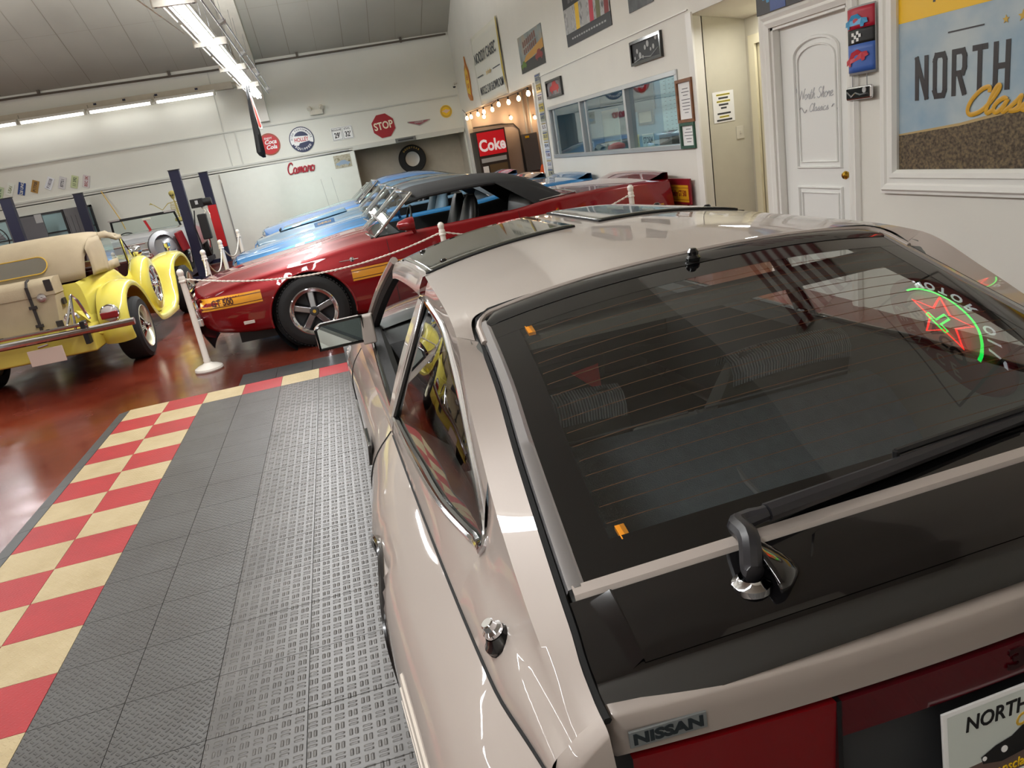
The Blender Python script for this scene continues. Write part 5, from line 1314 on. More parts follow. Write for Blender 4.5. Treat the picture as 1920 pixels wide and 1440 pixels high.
for x, z, l in ((5.889, 2.2, 'left'), (6.54, 2.075, 'middle'), (7.134, 1.99, 'right')):
    e = empty('wall_bulb', 'warm bulb glowing on the back room wall, ' + l + ' of three', 'light bulb', Tm(x, 12.2, z), 'bulbs on the back room wall')
    m = M(); m.lathe([(0, -.05), (.03, -.035), (.04, 0), (.02, .04)], 14); m.build('bulb', BULB, e); m = M(); m.cyl((0, 0, .03), (0, .15, .06), .012, n=8); m.build('socket', INK, e)
    l_ = bpy.data.lights.new('bulb_light', 'POINT'); l_.energy = 5; l_.color = (1, .65, .35); l_.shadow_soft_size = .04; lo_ = bpy.data.objects.new('bulb_light', l_); sc.collection.objects.link(lo_); lo_.location = (x, 12.12, z)
e = empty('vending_machine', 'tall drinks machine with a red lit header in the back room', 'vending machine', Tm(5.84, 11.6, 0))
m = M(); m.box(-.36, .36, 0, .7, 0, 1.88); m.build('case', mat('machine_brown', sr(52, 44, 40), .4), e, bevel=.01)
CK = mat('machine_red', sr(190, 24, 34), .3, emis=sr(190, 24, 34), es=.35)
m = M(); m.box(-.33, .325, -.02, 0, 1.32, 1.84); m.build('header_panel', CK, e)
text('Coke', 'header_lettering', mat('coke_white', sr(240, 225, 225), .4, emis=(1, .9, .9, 1), es=.25), e, Matrix.Translation((0, -.024, 1.53)) @ Matrix.Rotation(PI / 2, 4, 'X'), .36, .80, .002, bold=.012)
m = M(); m.box(-.31, .30, -.015, 0, 1.16, 1.26); m.build('button_row', W_['lgrey'], e); m = M(); m.box(-.14, .30, -.01, 0, .5, 1.10); m.build('door_panel', mat('machine_wood', sr(96, 78, 50), .5), e); m = M(); m.box(-.30, -.17, -.015, 0, .75, 1.08); m.build('price_card', WH, e)
m = M(); m.box(-.02, .03, -.03, 0, .85, .95); m.build('coin_slot', INK, e)
e = empty('electrical_panel', 'grey electrical cabinet on the back room wall right of the drinks machine', 'electrical cabinet', Tm(6.93, 12.3, 0))
m = M(); m.box(-.19, .19, -.12, .04, .76, 1.65); m.build('cabinet', mat('cab_grey', sr(92, 92, 94), .5), e, bevel=.01); m = M(); m.box(-.12, -.02, -.13, -.12, 1.55, 1.60); m.build('warning_sticker', W_['yellow'], e)
for x in (-.03, .10): m = M(); m.cyl((x, -.04, 1.65), (x, -.04, 2.9), .025, n=10); m.build('riser_pipe', W_['lgrey'], e)
m = M(); m.tube([(5.6, 12.3, 1.99), (6.3, 12.3, 1.97), (6.6, 12.3, 1.93), (6.72, 12.3, 1.78), (6.72, 12.3, .4)], .018, 8); tag(m.build('conduit', W_['dgrey']), 'dark conduit bending down the back room wall', 'conduit')
e = empty('work_stool', 'orange topped black cabinet low in the back room opening', 'cabinet', Tm(6.98, 11.6, 0)); m = M(); m.box(-.2, .2, -.2, .2, 0, .68); m.build('cabinet', W_['gblack'], e, bevel=.01); m = M(); m.lathe([(.10, .68), (.05, .84), (.02, .9), (0, .9)], 12); m.build('orange_cone', W_['orange'], e)
e.name = 'tool_cabinet'

# ---------------------------------------------------------------- office seen through its window
def office_sign(nm, label, cat, x, y, z, w, h, mt2): # on the angled blue wall behind the glass
    dd = Vector((2.9, 2.36, 0)).normalized(); nn = Vector((dd.y, -dd.x, 0)) * -1
    # the side facing the window has normal towards -x
    T_ = frameT((x, y, z), tuple(-dd * -1), (0, 0, 1), tuple(Vector((dd.y, -dd.x, 0)))); return sign(nm, label, cat, T_, (w, h), mt2, .01)
def far_sign(nm, label, cat, y, z, w, h, mt2, x=6.5):
    return sign(nm, label, cat, frameT((x, y, z), (0, -1, 0), (0, 0, 1), (-1, 0, 0)), (w, h), mt2, .01)
m = M(); m.box(6.52, 6.6, .9, 6.0, 0, 2.74); tag(m.build('wall_office_back', OF, smooth=False), kind='structure')
o = far_sign('wall_calendar', 'white planner chart on the blue office wall', 'chart', 3.33, 1.62, .50, .78, mat('chart_white', sr(225, 240, 238), .5))
m = M(); rows = 0
for i in range(14):
    for x in (-.15, .0, .12): m.box(x, x + .05, .33 - i * .05, .335 - i * .05, .0101, .0108)
m.build('chart_lines', W_['grey'], o)
o = far_sign('wall_poster', 'grey poster with a dark red round logo on the office wall', 'poster', 4.17, 1.90, .70, .52, mat('op_grey', sr(120, 128, 130), .5)); annulus(o, 'logo', W_['dred'], .09, .16, .0102, y=.12)
e = far_sign('office_picture', 'grey framed picture on the blue office wall below the poster', 'picture', 4.17, 1.55, .52, .21, W_['grey']); rect(e, 'print', mat('sepia', sr(214, 190, 168), .5), 0, 0, .42, .14, .0102)
o = far_sign('wall_shelf_unit', 'tall white filing shelf seen through the middle pane', 'shelf', 5.15, 1.25, .70, 1.0, W_['cream'], 6.35)
m = M(); m.box(5.75, 6.30, 1.75, 5.6, 1.02, 1.06); m.box(6.25, 6.3, 1.8, 1.85, 0, 1.02); m.box(6.25, 6.3, 5.4, 5.45, 0, 1.02); tag(m.build('office_counter', mat('counter', sr(120, 140, 150), .3)), 'long counter inside the office under the window', 'counter')
for y, w, h, c, l, s in ((2.43, .32, .155, mat('ws_cream', sr(235, 225, 160), .5), 'pale yellow plate standing on the office window sill', 'BALDIE'), (2.01, .32, .15, mat('ws_white', sr(205, 215, 212), .5), 'white plate on the office sill right of the yellow one', 'STORM'), (3.95, .22, .13, WH, 'white plate with black figures on the sill in the middle pane', 'G531')):
    o = sign('license_plate', l, 'license plate', frameT((5.565, y, 1.295), (0, -1, 0), (0, 0, 1), (-1, 0, 0)), (w, h), c, .006); tx(o, s, W_['dred'] if 'yellow' in l and 'right' not in l else W_['dgrey'], 0, 0, .10, .0065, .8, .002, nm='plate_number')
e = empty('toy_box', 'small brown box with a shiny bow on the office sill', 'box', Tm(5.66, 1.64, 1.215)); m = M(); m.box(-.06, .04, -.16, .16, 0, .12); m.build('case', mat('box_brown', sr(100, 84, 78), .4), e, bevel=.004); m = M(); m.lathe([(.01, 0), (.08, .02), (.09, .035), (.02, .04)], 16, Tm(0, 0, .12)); m.build('shiny_lid', W_['chrome'], e)
m = M(); m.lathe([(0, 0), (.10, .0), (.12, .03), (.11, .07), (.04, .10), (0, .10)], 20, Tm(5.72, 3.42, 1.20)); tag(m.build('red_cap', W_['red']), 'red round cap on the sill behind the middle pane', 'cap')
# ---------------------------------------------------------------- row of muscle cars, noses to the left
def paint(name, c, metal=.3, rough=.4): return mat(name, c, rough, metal, 1.0, coatr=.02, spec=.2)
CABIN = mat('black_vinyl', sr(20, 20, 21), .35); ARCH = ((1.05, .32, .40), (3.79, .32, .40))
AUTOG = glass('car_window_glass', (.82, .9, .88, 1), .08)
def mwheel(parent, x, y, s, style, r=.34, w=.24):
    """road wheel, s = -1 on the viewer's side"""
    e = empty('wheel'); e.parent = parent; e.matrix_local = Matrix.Translation((x, y, r)) @ Matrix.Rotation(-s * PI / 2, 4, 'X')
    ri = r * .66
    t = M(); t.lathe([(ri, -w / 2), (r * .86, -w / 2), (r * .97, -w * .42), (r, -w * .3), (r, w * .3), (r * .97, w * .42), (r * .86, w / 2), (r * .8, w * .52), (ri, w * .5)], 56)
    for i in range(64): # tread blocks
        a = 2 * PI * i / 64; T_ = Matrix.Rotation(a, 4, 'Z')
        if style == 'spoke': t.box(r - .004, r + .005, -.008, .008, w * .1, w * .42, T_)
    t.build('tire', W_['rubber'], e)
    t = M(); t.lathe([(ri * 1.01, w * .50), (ri * .97, w * .52), (ri * .93, w * .51), (ri * .84, w * .44), (ri * .82, w * .36), (ri * .80, w * .1)], 48, cap=False); t.build('rim', W_['chrome'], e)
    t = M(); t.lathe([(ri * .9, w * .05), (ri * .5, w * .06), (0, w * .06)], 32); t.build('brake_drum', W_['dgrey'], e)
    if style == 'spoke':
        for i in range(5):
            T_ = Matrix.Rotation(2 * PI * i / 5 + PI / 2, 4, 'Z')
            t = M(); t.hexa([tuple(T_ @ Vector(v)) for v in ((.03, -.034, w * .18), (ri * .82, -.055, w * .18), (ri * .82, .055, w * .18), (.03, .034, w * .18))],
                   [tuple(T_ @ Vector(v)) for v in ((.03, -.026, w * .42), (ri * .82, -.026, w * .32), (ri * .82, .026, w * .32), (.03, .026, w * .42))])
            t.build('wheel_spoke', W_['steel'], e, bevel=.006)
    else:
        t = M(); t.lathe([(ri * .86, w * .26), (ri * .5, w * .30), (ri * .3, w * .26), (0, w * .3)], 32); t.build('hub_disc', W_['chrome'], e)
    t = M(); t.lathe([(.045, w * .2), (.045, w * .44), (.036, w * .48), (.02, w * .49), (0, w * .49)], 24); t.build('center_cap', W_['dgrey'] if style == 'spoke' else W_['chrome'], e)
    t = M(); t.lathe([(0, w * .491), (.016, w * .491), (.016, w * .5), (0, w * .5)], 16); t.build('cap_emblem', W_['gold'], e)
    return e
def muscle(name, label, X0, Yc, col, sc_=1.0, roof='hard', roofcol=None, nose='vent', stripes=False, seatcol=None, style='spoke', screen=True):
    e = empty(name, label, 'car', Matrix.Translation((X0, Yc, 0)) @ Matrix.Diagonal((sc_, 1, sc_, 1)))
    pm = paint(name + '_paint', col)
    F = hermite([(0, .68, .775, .32, .61, .50, .72), (.12, .75, .84, .28, .66, .50, .745), (.5, .82, .905, .24, .735, .52, .80), (1.05, .835, .915, .22, .80, .54, .86), (1.75, .845, .915, .20, .875, .56, .935), (2.4, .84, .912, .20, .885, .56, .93),
                 (3.1, .845, .915, .20, .895, .56, .93), (3.6, .86, .92, .22, .935, .58, .955), (4.0, .86, .92, .25, .94, .58, .965), (4.5, .83, .90, .30, .93, .58, .96), (4.82, .79, .86, .36, .90, .56, .94)])
    # F(x) -> belt half width, widest half width, rocker z, belt z, widest z, centre top z
    def half(x):
        wb, wm, zb, zl, zm, zt = F(x)
        return catmull([(wm - .12, zb), (wm - .03, zb + .035, ), (wm - .005, zm - .10), (wm, zm), (wm - .012, zm + (zl - zm) * .5), (wb + .018, zl - .045), (wb, zl), (wb - .05, zl + .012)] if False else
                       [Vector((wm - .12, 0, zb)), Vector((wm - .03, 0, zb + .035)), Vector((wm - .005, 0, zm - .10)), Vector((wm, 0, zm)), Vector((wm - .010, 0, zm + (zl - zm) * .45)), Vector((wb + .016, 0, zl - .05)), Vector((wb, 0, zl - .01)), Vector((wb - .04, 0, zl + .012))], 26)
    xs = lin(0, 4.82, 150)
    for s in (-1, 1):
        m = M(); rows = [[Vector((x + .16 * max(0, 1 - x / .6) * (.66 - p.z), s * p.x, p.z)) for p in half(x)] for x in xs]
        m.grid(rows, flip=s > 0)
        keep = []
        for f in m.f:
            c = sum((Vector(m.v[i]) for i in f), Vector()) / len(f)
            if not any((c.x - a)**2 + (c.z - b)**2 < r * r for a, b, r in ARCH): keep.append(f)
        for i, v in enumerate(m.v):
            for a, b, r in ARCH:
                d = math.hypot(v[0] - a, v[2] - b)
                if r - .03 < d < r + .025: m.v[i] = (a + (v[0] - a) * r / d, v[1], b + (v[2] - b) * r / d)
        m.f = keep; m.mi = [0] * len(keep)
        m.build('body_side', pm, e, ang=40)
        m = M()
        for a, b, r in ARCH:
            m = M(); m.lathe([(r + .002, -.22), (r + .002, -.01)], 40, cap=False, T= Matrix.Translation((a, s * .905, b)) @ Matrix.Rotation(-s * PI / 2, 4, 'X')); m.lathe([(r, -.23), (0, -.22)], 32, Matrix.Translation((a, s * .905, b)) @ Matrix.Rotation(-s * PI / 2, 4, 'X'))
            m.build('wheel_housing', W_['black'], e)
        m = M()
        for a, b, r in ARCH: m.tube([(a + r * math.cos(t), s * (.913 - .02 * abs(math.sin(t))**3), b + r * math.sin(t)) for t in lin(-.15, PI + .15, 30)], .010, 6)
        m.build('arch_lip', pm, e)
        for a, b, r in ARCH: mwheel(e, a, s * .80, s, style)
    # hood and deck, with creases
    def top(x, u, extra=0):
        wb, wm, zb, zl, zm, zt = F(x); w = wb - .04; k = 1 - abs(u)**2.6
        return Vector((x, u * w, zl + .012 + (zt + extra - zl - .012) * k))
    m = M(); rows = []
    for x in lin(0, 1.76, 30):
        row = []
        for u in lin(-1, 1, 41):
            p = top(x, u); a = abs(u)
            if .28 < a < .62 and x > .12: p.z += .012 * math.sin((a - .28) / .34 * PI) * min(1, (x - .12) * 4)   # raised centre panel ridges
            if a <= .28 and x > .2: p.z += .010 * min(1, (x - .2) * 4)
            row.append(p + Vector((-.05 * (1 - u * u) * max(0, 1 - x / .5), 0, 0)))
        rows.append(row)
    m.grid(rows, flip=True)
    m.build('hood', pm, e, ang=25)
    m = M(); m.grid([[top(x, u) for u in lin(-1, 1, 31)] for x in lin(3.62, 4.6, 16)], flip=True)
    m.grid([[top(4.6, u) if k == 0 else Vector((4.6 + (.10, .17, .23, .235)[k - 1], top(4.7, u).y * (1 - .01 * k), top(4.6, u).z + (.025, .05, .045, -.10)[k - 1])) for u in lin(-1, 1, 31)] for k in range(5)], flip=True)
    m.build('rear_deck', pm, e, ang=35)
    m = M(); m.grid([[Vector((4.82 + .02 * math.sin(t * PI), y, .36 + .55 * t)) for y in lin(-.80, .80, 13)] for t in lin(0, 1, 6)]); m.build('tail_panel', pm, e)
    m = M(); m.tube([(4.80, y, .47 + .0 * y) for y in lin(-.86, .86, 10)], .05, 8); m.build('rear_bumper', W_['chrome'], e)
    # nose: grille opening, surround, chin, lamps
    m = M(); m.grid([[Vector((-.05 * (1 - (y / .80)**2) - .05 * t + .06, y, .40 + .26 * t)) for y in lin(-.72, .72, 21)] for t in lin(0, 1, 5)]); m.build('grille', W_['gblack'], e)
    def nose_line(z, dx, wy=.79, n=31): return [Vector((-.05 * (1 - (y / wy)**2) + dx, y, z)) for y in lin(-wy, wy, n)]
    m = M(); m.grid([nose_line(.72, .0, .70), nose_line(.705, -.035, .74), nose_line(.67, -.045, .76), nose_line(.655, -.02, .76)], flip=True)
    m.build('nose_cap', pm, e, ang=60)
    m = M(); m.tube(nose_line(.655, -.035, .77), .014, 8); m.tube(nose_line(.43, .0, .78), .022, 8)
    for s in (-1, 1): m.tube([(.02, s * .775, .43), (-.0, s * .785, .52), (-.02, s * .765, .655)], .016, 8)
    m.build('grille_surround', W_['chrome'], e)
    m = M(); m.grid([nose_line(.42, -.03, .80), nose_line(.36, -.035, .81), nose_line(.30, .02, .80), nose_line(.26, .10, .78)], flip=True); m.build('valance', pm, e, ang=60)
    m = M(); m.grid([nose_line(.30, .0, .76), nose_line(.16, .06, .74)], flip=True); m.build('air_dam', W_['black'], e, solid=.01)
    for y in (-.56, -.36, .36, .56):
        m = M(); m.lathe([(.085, 0), (.08, .02), (.06, .03), (0, .035)], 20, Matrix.Translation((-.04 * (1 - (y / .8)**2) + .02, y, .54)) @ Matrix.Rotation(-PI / 2, 4, 'Y')); m.build('headlamp', W_['alu'], e)
    # cockpit tub, dash, seats
    m = M(); m.grid([[Vector((x, s_ * (F(x)[0] - .045), F(x)[3] + .010 - d)) for x in lin(1.74, 3.64, 20)] for s_, d in ((-1, 0), (-.985, .02), (-.97, .55))]); m.grid([[Vector((x, s_ * (F(x)[0] - .045), F(x)[3] + .010 - d)) for x in lin(1.74, 3.64, 20)] for s_, d in ((.97, .55), (.985, .02), (1, 0))])
    m.box(1.7, 3.7, -.8, .8, .26, .32); m.box(3.56, 3.66, -.78, .78, .3, .93); m.box(1.72, 2.0, -.78, .78, .62, .90)
    m.build('cabin', CABIN, e, ang=40)
    SM = seatcol or CABIN
    for x, y, zt in ((2.72, -.37, 1.10), (2.72, .37, 1.10), (3.36, 0, .98)):
        m = M(); w = .24 if x < 3 else .66
        rows = []
        for z, k, dx, th in ((.45, 1, -.06, .09), (.62, 1, -.03, .10), (.80, .95, .02, .09), (zt - .18, .82, .06, .08), (zt - .05, .62 if x < 3 else .9, .09, .06), (zt, .40 if x < 3 else .85, .10, .035)):
            rows.append([Vector((x + dx + th * math.sin(a), y + w * k * math.copysign(abs(math.cos(a))**.6, math.cos(a)), z)) for a in lin(0, 2 * PI * 27 / 28, 28)])
        m.grid(rows, closed=True); m.add(rows[-1], [tuple(range(28))]); m.build('seat', SM, e, ang=60)
    m = M(); m.tube([(2.14 + .05 * math.sin(a), -.37 + .19 * math.cos(a), .93 + .17 * math.sin(a)) for a in lin(0, 2 * PI * 23 / 24, 24)], .013, 6, closed=True); m.build('steering_wheel', W_['black'], e)
    # windscreen with chrome frame
    def wsp(u, t):
        wb = .78 - .20 * t; x = 1.66 + .10 * u * u + t * .46 - .02 * u * u * t; z = .925 - .035 * u * u * (1 - t) + .325 * t - .02 * t * u * u
        return Vector((x, u * wb, z))
    if screen:
        m = M(); m.grid([[wsp(u, t) for u in lin(-1, 1, 17)] for t in lin(0, 1, 8)]); m.build('windscreen', AUTOG, e)
        m = M(); m.tube([wsp(-1, t) for t in lin(0, 1, 8)] + [wsp(u, 1) for u in lin(-.97, .97, 16)] + [wsp(1, t) for t in lin(1, 0, 8)] + [wsp(u, 0) for u in lin(.97, -.97, 16)], .016, 8, closed=True); m.build('windscreen_frame', W_['chrome'], e)
    def rp(x, u):
        G = hermite([(2.12, .585, 1.235), (2.35, .60, 1.275), (2.9, .61, 1.285), (3.2, .61, 1.255), (3.45, .63, 1.165), (3.62, .66, 1.06), (3.78, .70, .955)]) if roof == 'soft' else hermite([(2.12, .585, 1.235), (2.4, .60, 1.285), (2.8, .605, 1.29), (3.2, .60, 1.25), (3.7, .62, 1.11), (4.15, .66, .965)])
        w, z = G(x); return Vector((x, u * w, z - .055 * abs(u)**2.4 - .03 * abs(u)**10))
    if roof:
        x1 = 3.78 if roof == 'soft' else 4.15
        rm = mat('soft_top_black', sr(30, 30, 31), .85, bump=.15, bscale=200) if roof == 'soft' else (roofcol or pm)
        m = M(); m.grid([[rp(x, u) for u in lin(-1, 1, 25)] for x in lin(2.10, x1, 30)], flip=True)
        for s in (-1, 1):
            rows = []
            for x in lin(3.02, x1, 12):
                a = rp(x, s); k = (x - 3.02) / (x1 - 3.02); b = Vector((3.40 + (x1 - 3.40) * k, s * (F(3.4)[0] - .05), F(x)[3] + .01)); 
                rows.append([a + (b - a) * t + Vector((0, s * .03 * math.sin(PI * t), 0)) for t in lin(0, 1, 6)])
            m.grid(rows, flip=s < 0)
            m.tube([rp(x, s) + Vector((0, 0, -.012)) for x in lin(2.12, 3.04, 12)], .018, 6)
        ro = m.build('soft_top' if roof == 'soft' else 'roof', rm, e, ang=40)
        if roof != 'soft':
            m = M(); m.grid([[rp(x, u) + Vector((0, 0, .004)) for u in lin(-.8, .8, 15)] for x in lin(3.3, 4.0, 10)], flip=True); m.build('rear_window', AUTOG, ro)
            for s in (-1, 1):
                m = M(); m.tube([rp(x, s) + Vector((0, s * .01, -.02)) for x in lin(2.12, 3.1, 14)] + [rp(3.1, s) + Vector((.10, s * .06, -.12)), Vector((3.36, s * .80, .93))], .010, 6); m.build('window_chrome', W_['chrome'], ro)
        else:
            m = M()
            for s in (-1, 1): m.tube([Vector((x, s * (F(x)[0] - .055), F(x)[3] + .022)) for x in lin(3.42, 3.80, 6)], .010, 6)
            m.tube([Vector((3.80, y, .965 + .012 * (1 - (y / .8)**2))) for y in lin(-.80, .80, 12)], .010, 6)
            m.build('top_trim', W_['chrome'], ro)
    # door mirror and shut lines
    m = M(); T_ = Matrix.Translation((2.10, -.93, .97)); m.lathe([(.0, -.13), (.035, -.11), (.06, -.03), (.065, .03), (.06, .04)], 20, T_ @ Matrix.Rotation(PI / 2, 4, 'Y')); m.cyl((2.12, -.92, .93), (2.14, -.84, .885), .02, n=10)
    mo_ = m.build('door_mirror', pm, e); m = M(); m.lathe([(.058, .041), (0, .041)], 20, T_ @ Matrix.Rotation(PI / 2, 4, 'Y')); m.build('mirror_glass', W_['chrome'], mo_)
    def sy(x, z):
        h = half(x)
        for a, b in zip(h, h[1:]):
            if a.z <= z <= b.z and b.z > a.z: return a.x + (b.x - a.x) * (z - a.z) / (b.z - a.z)
        return h[-1].x
    for xx in (1.86, 3.18):
        m = M(); m.tube([(xx - .06 * (z - .5) * 0, -sy(xx, z) - .0005, z) for z in lin(.25, F(xx)[3] - .01, 14)], .003, 5); m.build('door_gap', GAP, e)
    if stripes:
        AM = mat('stripe_amber', sr(220, 150, 32), .3, coat=.6); DK = mat('stripe_dark', sr(60, 14, 12), .4)
        def band(nm, x0, x1, za, zb_, mt2, off_):
            m = M(); rows = []
            for x in lin(x0, x1, max(4, int((x1 - x0) / .025))):
                b = .575 + .028 * min(1, x / 1.7) * 1.0 + (x - 1.7) * .012 * (x > 1.7)
                rows.append([Vector((x + .16 * max(0, 1 - x / .6) * (.66 - b - z), -sy(x, b + z) - off_, b + z)) for z in lin(za, zb_, 4)])
            m.grid(rows, flip=True); return m.build(nm, mt2, e)
        for x0, x1 in ((.03, .62), (1.47, 3.30), (4.25, 4.7)):
            band('side_stripe', x0, x1, -.055, .055, AM, .004); 
            band('stripe_line', x0, x1, .031, .037, DK, .005); band('stripe_line', x0, x1, -.037, -.031, DK, .005)
        t_ = text('GT 500', 'stripe_lettering', DK, e, None, .075, .9, .0008, bold=.002)
        for v in t_.data.vertices:
            x, z, o_ = v.co.x + .25, v.co.y + .579, v.co.z; v.co = (x + .16 * max(0, 1 - x / .6) * (.66 - z), -sy(x, z) - .0085 - o_, z)
        m = M(); m.box(1.38, 1.56, -sy(1.5, .745) - .006, -sy(1.5, .745) + .0, .742, .748); m.lathe([(.022, 0), (.022, .008), (0, .01)], 16, Matrix.Translation((1.50, -sy(1.5, .745), .745)) @ Matrix.Rotation(PI / 2, 4, 'X')); m.build('fender_emblem', W_['chrome'], e)
        m = M(); m.box(.40, .50, -sy(.45, .36) - .010, -sy(.45, .36) + .01, .345, .375); m.build('side_marker', mat('marker_pale', sr(200, 190, 180), .3), e, bevel=.003)
    for s in (-1, 1):
        m = M(); m.box(-.03, .05, s * .80 - .05, s * .80 + .05, .40, .47); m.build('bumper_tip', W_['chrome'], e, bevel=.012)
    m = M(); m.box(.3, 4.6, -.66, .66, .14, .26); m.build('underbody', W_['black'], e, smooth=False)
    return e
red_car = muscle('muscle_car', 'dark red convertible muscle car with black soft top and amber side stripe', .50, 1.83, sr(128, 3, 14), roof='soft', stripes=True)
SB = mat('blue_grey_seat', sr(120, 150, 170), .5)
c2 = muscle('muscle_car', 'bright blue hardtop parked right behind the red convertible', .62, 4.32, sr(40, 120, 176), .985, seatcol=SB, style='disc', roofcol=paint('slate_roof', sr(96, 110, 122)))
c3 = muscle('muscle_car', 'steel blue hardtop with hood scoop, third in the row of cars', .68, 6.75, sr(98, 134, 160), .98, style='disc')
c4 = muscle('muscle_car', 'light periwinkle blue hardtop, fourth in the row of cars', .62, 9.15, sr(104, 146, 200), 1.02, style='disc')
c5 = muscle('classic_roadster', 'pale mint roadster without a roof, last in the row before the back wall', .75, 11.5, sr(168, 214, 214), .96, roof=None, style='disc')
m = M(); m.hexa([(.35, -.28, .80), (1.5, -.25, .93), (1.5, .25, .93), (.35, .28, .80)], [(.42, -.24, .845), (1.45, -.2, .985), (1.45, .2, .985), (.42, .24, .845)]); m.build('hood_scoop', bpy.data.materials['muscle_car_paint.002'] if 'muscle_car_paint.002' in bpy.data.materials else c3.children[0].data.materials[0], c3, bevel=.02)
m = M(); m.box(.34, .352, -.2, .2, .79, .835); m.build('scoop_mouth', W_['black'], c3)
m = M(); m.lathe([(.06, 0), (.065, .02), (.05, .04), (0, .05)], 16, Matrix.Translation((1.95, -.72, 1.10)) @ Matrix.Rotation(PI / 2, 4, 'Y')); m.cyl((1.97, -.72, 1.10), (2.0, -.74, .9), .01, n=8); m.build('spotlight', W_['chrome'], c5)
for x in (1.15, 1.4): m = M(); m.cyl((x, .3, .86), (x - .05, .32, 1.5), .003, n=5); m.build('antenna', W_['steel'], c5)
# price card on the blue hood and a white card added as the paper reflection in the red windscreen
m = M(); T_ = Matrix.Translation((1.79, 3.62, .965)) @ Matrix.Diagonal((.5, .5, .5, 1)) @ Matrix.Rotation(math.radians(-6), 4, 'Y') @ Matrix.Rotation(math.radians(60), 4, 'X'); m.box(-.26, .26, -.06, .06, -.006, .006, T_)
o = m.build('hood_sign', mat('sign_blue', sr(30, 90, 140), .4)); tag(o, 'small blue name sign standing on the bright blue hood', 'sign')
text('CHEVELLE', 'sign_lettering', W_['gold'], o, T_ @ Tm(0, 0, .0065), .07, 1.1, .001, bold=.001)
m = M(); T_ = Matrix.Translation((2.36, 1.62, 1.02)) @ Matrix.Rotation(math.radians(-35), 4, 'Y'); m.box(-.02, .0, -.25, .25, -.10, .10, T_)
o = m.build('reflection_card', WH); tag(o, 'white information card behind the red convertible\'s windscreen', 'card')
m = M()
for k in range(7): m.box(-.022, -.0202, -.2, .2 - .05 * (k % 3), .075 - k * .024, .083 - k * .024, T_)
m.build('print_lines', W_['grey'], o)
# ---------------------------------------------------------------- yellow vintage tourer seen from behind
YP = paint('yellow_paint', sr(222, 208, 92), .0, .3); YD = mat('apron_paint', sr(206, 186, 78), .35, coat=.5)
CX = -1.15
Yc_ = empty('vintage_tourer', 'yellow vintage touring car with tan soft top and rear luggage trunk', 'car', Matrix.Translation((CX, 2.29, 0)))
# local: x right, y forward, origin under the rear axle
BF = hermite([(-.50, .44, .50, .92), (-.38, .53, .46, .95), (-.1, .61, .44, .97), (.3, .66, .42, .97), (.7, .68, .42, .82), (1.2, .62, .42, .93), (1.6, .52, .42, .95), (2.4, .34, .42, .92), (3.1, .25, .42, .88)])
m = M(); rows = []
for y in lin(-.42, 3.1, 60):
    w, z0, z1 = BF(y); h = [Vector((w - .08, y, z0 - .06)), Vector((w, y, z0 + .05)), Vector((w + .015, y, (z0 + z1) / 2)), Vector((w, y, z1 - .06)), Vector((w - .03, y, z1))]
    if y > 1.5: h += [Vector((w * .5, y, z1 + .05)), Vector((0, y, z1 + .065))]
    hh_ = catmull(h, 20 if y <= 1.5 else 20)
    rows.append(hh_)
r1 = [r for r, y in zip(rows, lin(-.42, 3.1, 60)) if y <= 1.5]; r2 = [r for r, y in zip(rows, lin(-.42, 3.1, 60)) if y > 1.5]
for s in (-1, 1):
    for rr in (r1, r2):
        m.grid([[Vector((s * p.x, p.y, p.z)) for p in r] for r in rr], flip=s < 0)
m.grid([[Vector((p.x * k, -.42 - .012 * (1 - k * k), p.z)) for k in lin(-1, 1, 9)] for p in rows[0]], flip=True)
m.build('body_tub', YP, Yc_, ang=40)
m = M(); m.grid([[Vector((x, y, z)) for x in (-.55, .55)] for y, z in ((1.5, .92), (1.5, .3), (.4, .3), (-.3, .45), (-.3, .93))]); m.build('cabin', mat('maroon_interior', sr(60, 18, 20), .6), Yc_)
for y in (.25, .95): m = M(); m.box(-.5, .5, y, y + .14, .4, .98); m.build('seat', mat('maroon_seat', sr(80, 24, 26), .5), Yc_, bevel=.05)
# flowing fenders: cross-section swept over each wheel
def fender(path, w0, w1, crown, nm='fender'):
    """path: (y, z) outline seen from the side; x from w0 (inner) to w1 (outer) with crown and rolled edge"""
    for s in (-1, 1):
        m = M(); rows = []; n = len(path)
        for i, (y, z) in enumerate(path):
            a = path[max(0, i - 1)]; b = path[min(n - 1, i + 1)]; t = Vector((0, b[0] - a[0], b[1] - a[1])).normalized(); nr = Vector((0, -t.z, t.y))
            row = []
            for u in lin(0, 1, 12):
                c = crown * (1 - abs(2 * u - 1)**2.2); row.append(Vector((s * (w0 + (w1 - w0) * u), y, z)) + nr * c)
            row.append(Vector((s * (w1 + .012), y, z)) - nr * .02); row.append(Vector((s * (w1 + .004), y, z)) - nr * .06)
            rows.append(row)
        m.grid(rows, flip=s < 0); m.build(nm, YP, Yc_, ang=50)
def pts2(P_, n): return [(p.x, p.y) for p in catmull([Vector((a, b, 0)) for a, b in P_], n)]
fender(pts2([(-.52, .30), (-.55, .42), (-.50, .62), (-.36, .77), (-.12, .84), (.14, .80), (.36, .66), (.52, .48), (.68, .36), (.82, .30), (1.2, .27), (1.75, .27)], 46), .60, .87, .035, 'rear_fender')
fender(pts2([(1.55, .27), (1.85, .36), (2.0, .55), (2.12, .74), (2.35, .83), (2.75, .86), (3.05, .80), (3.25, .66), (3.3, .52)], 34), .56, .87, .035, 'front_fender')
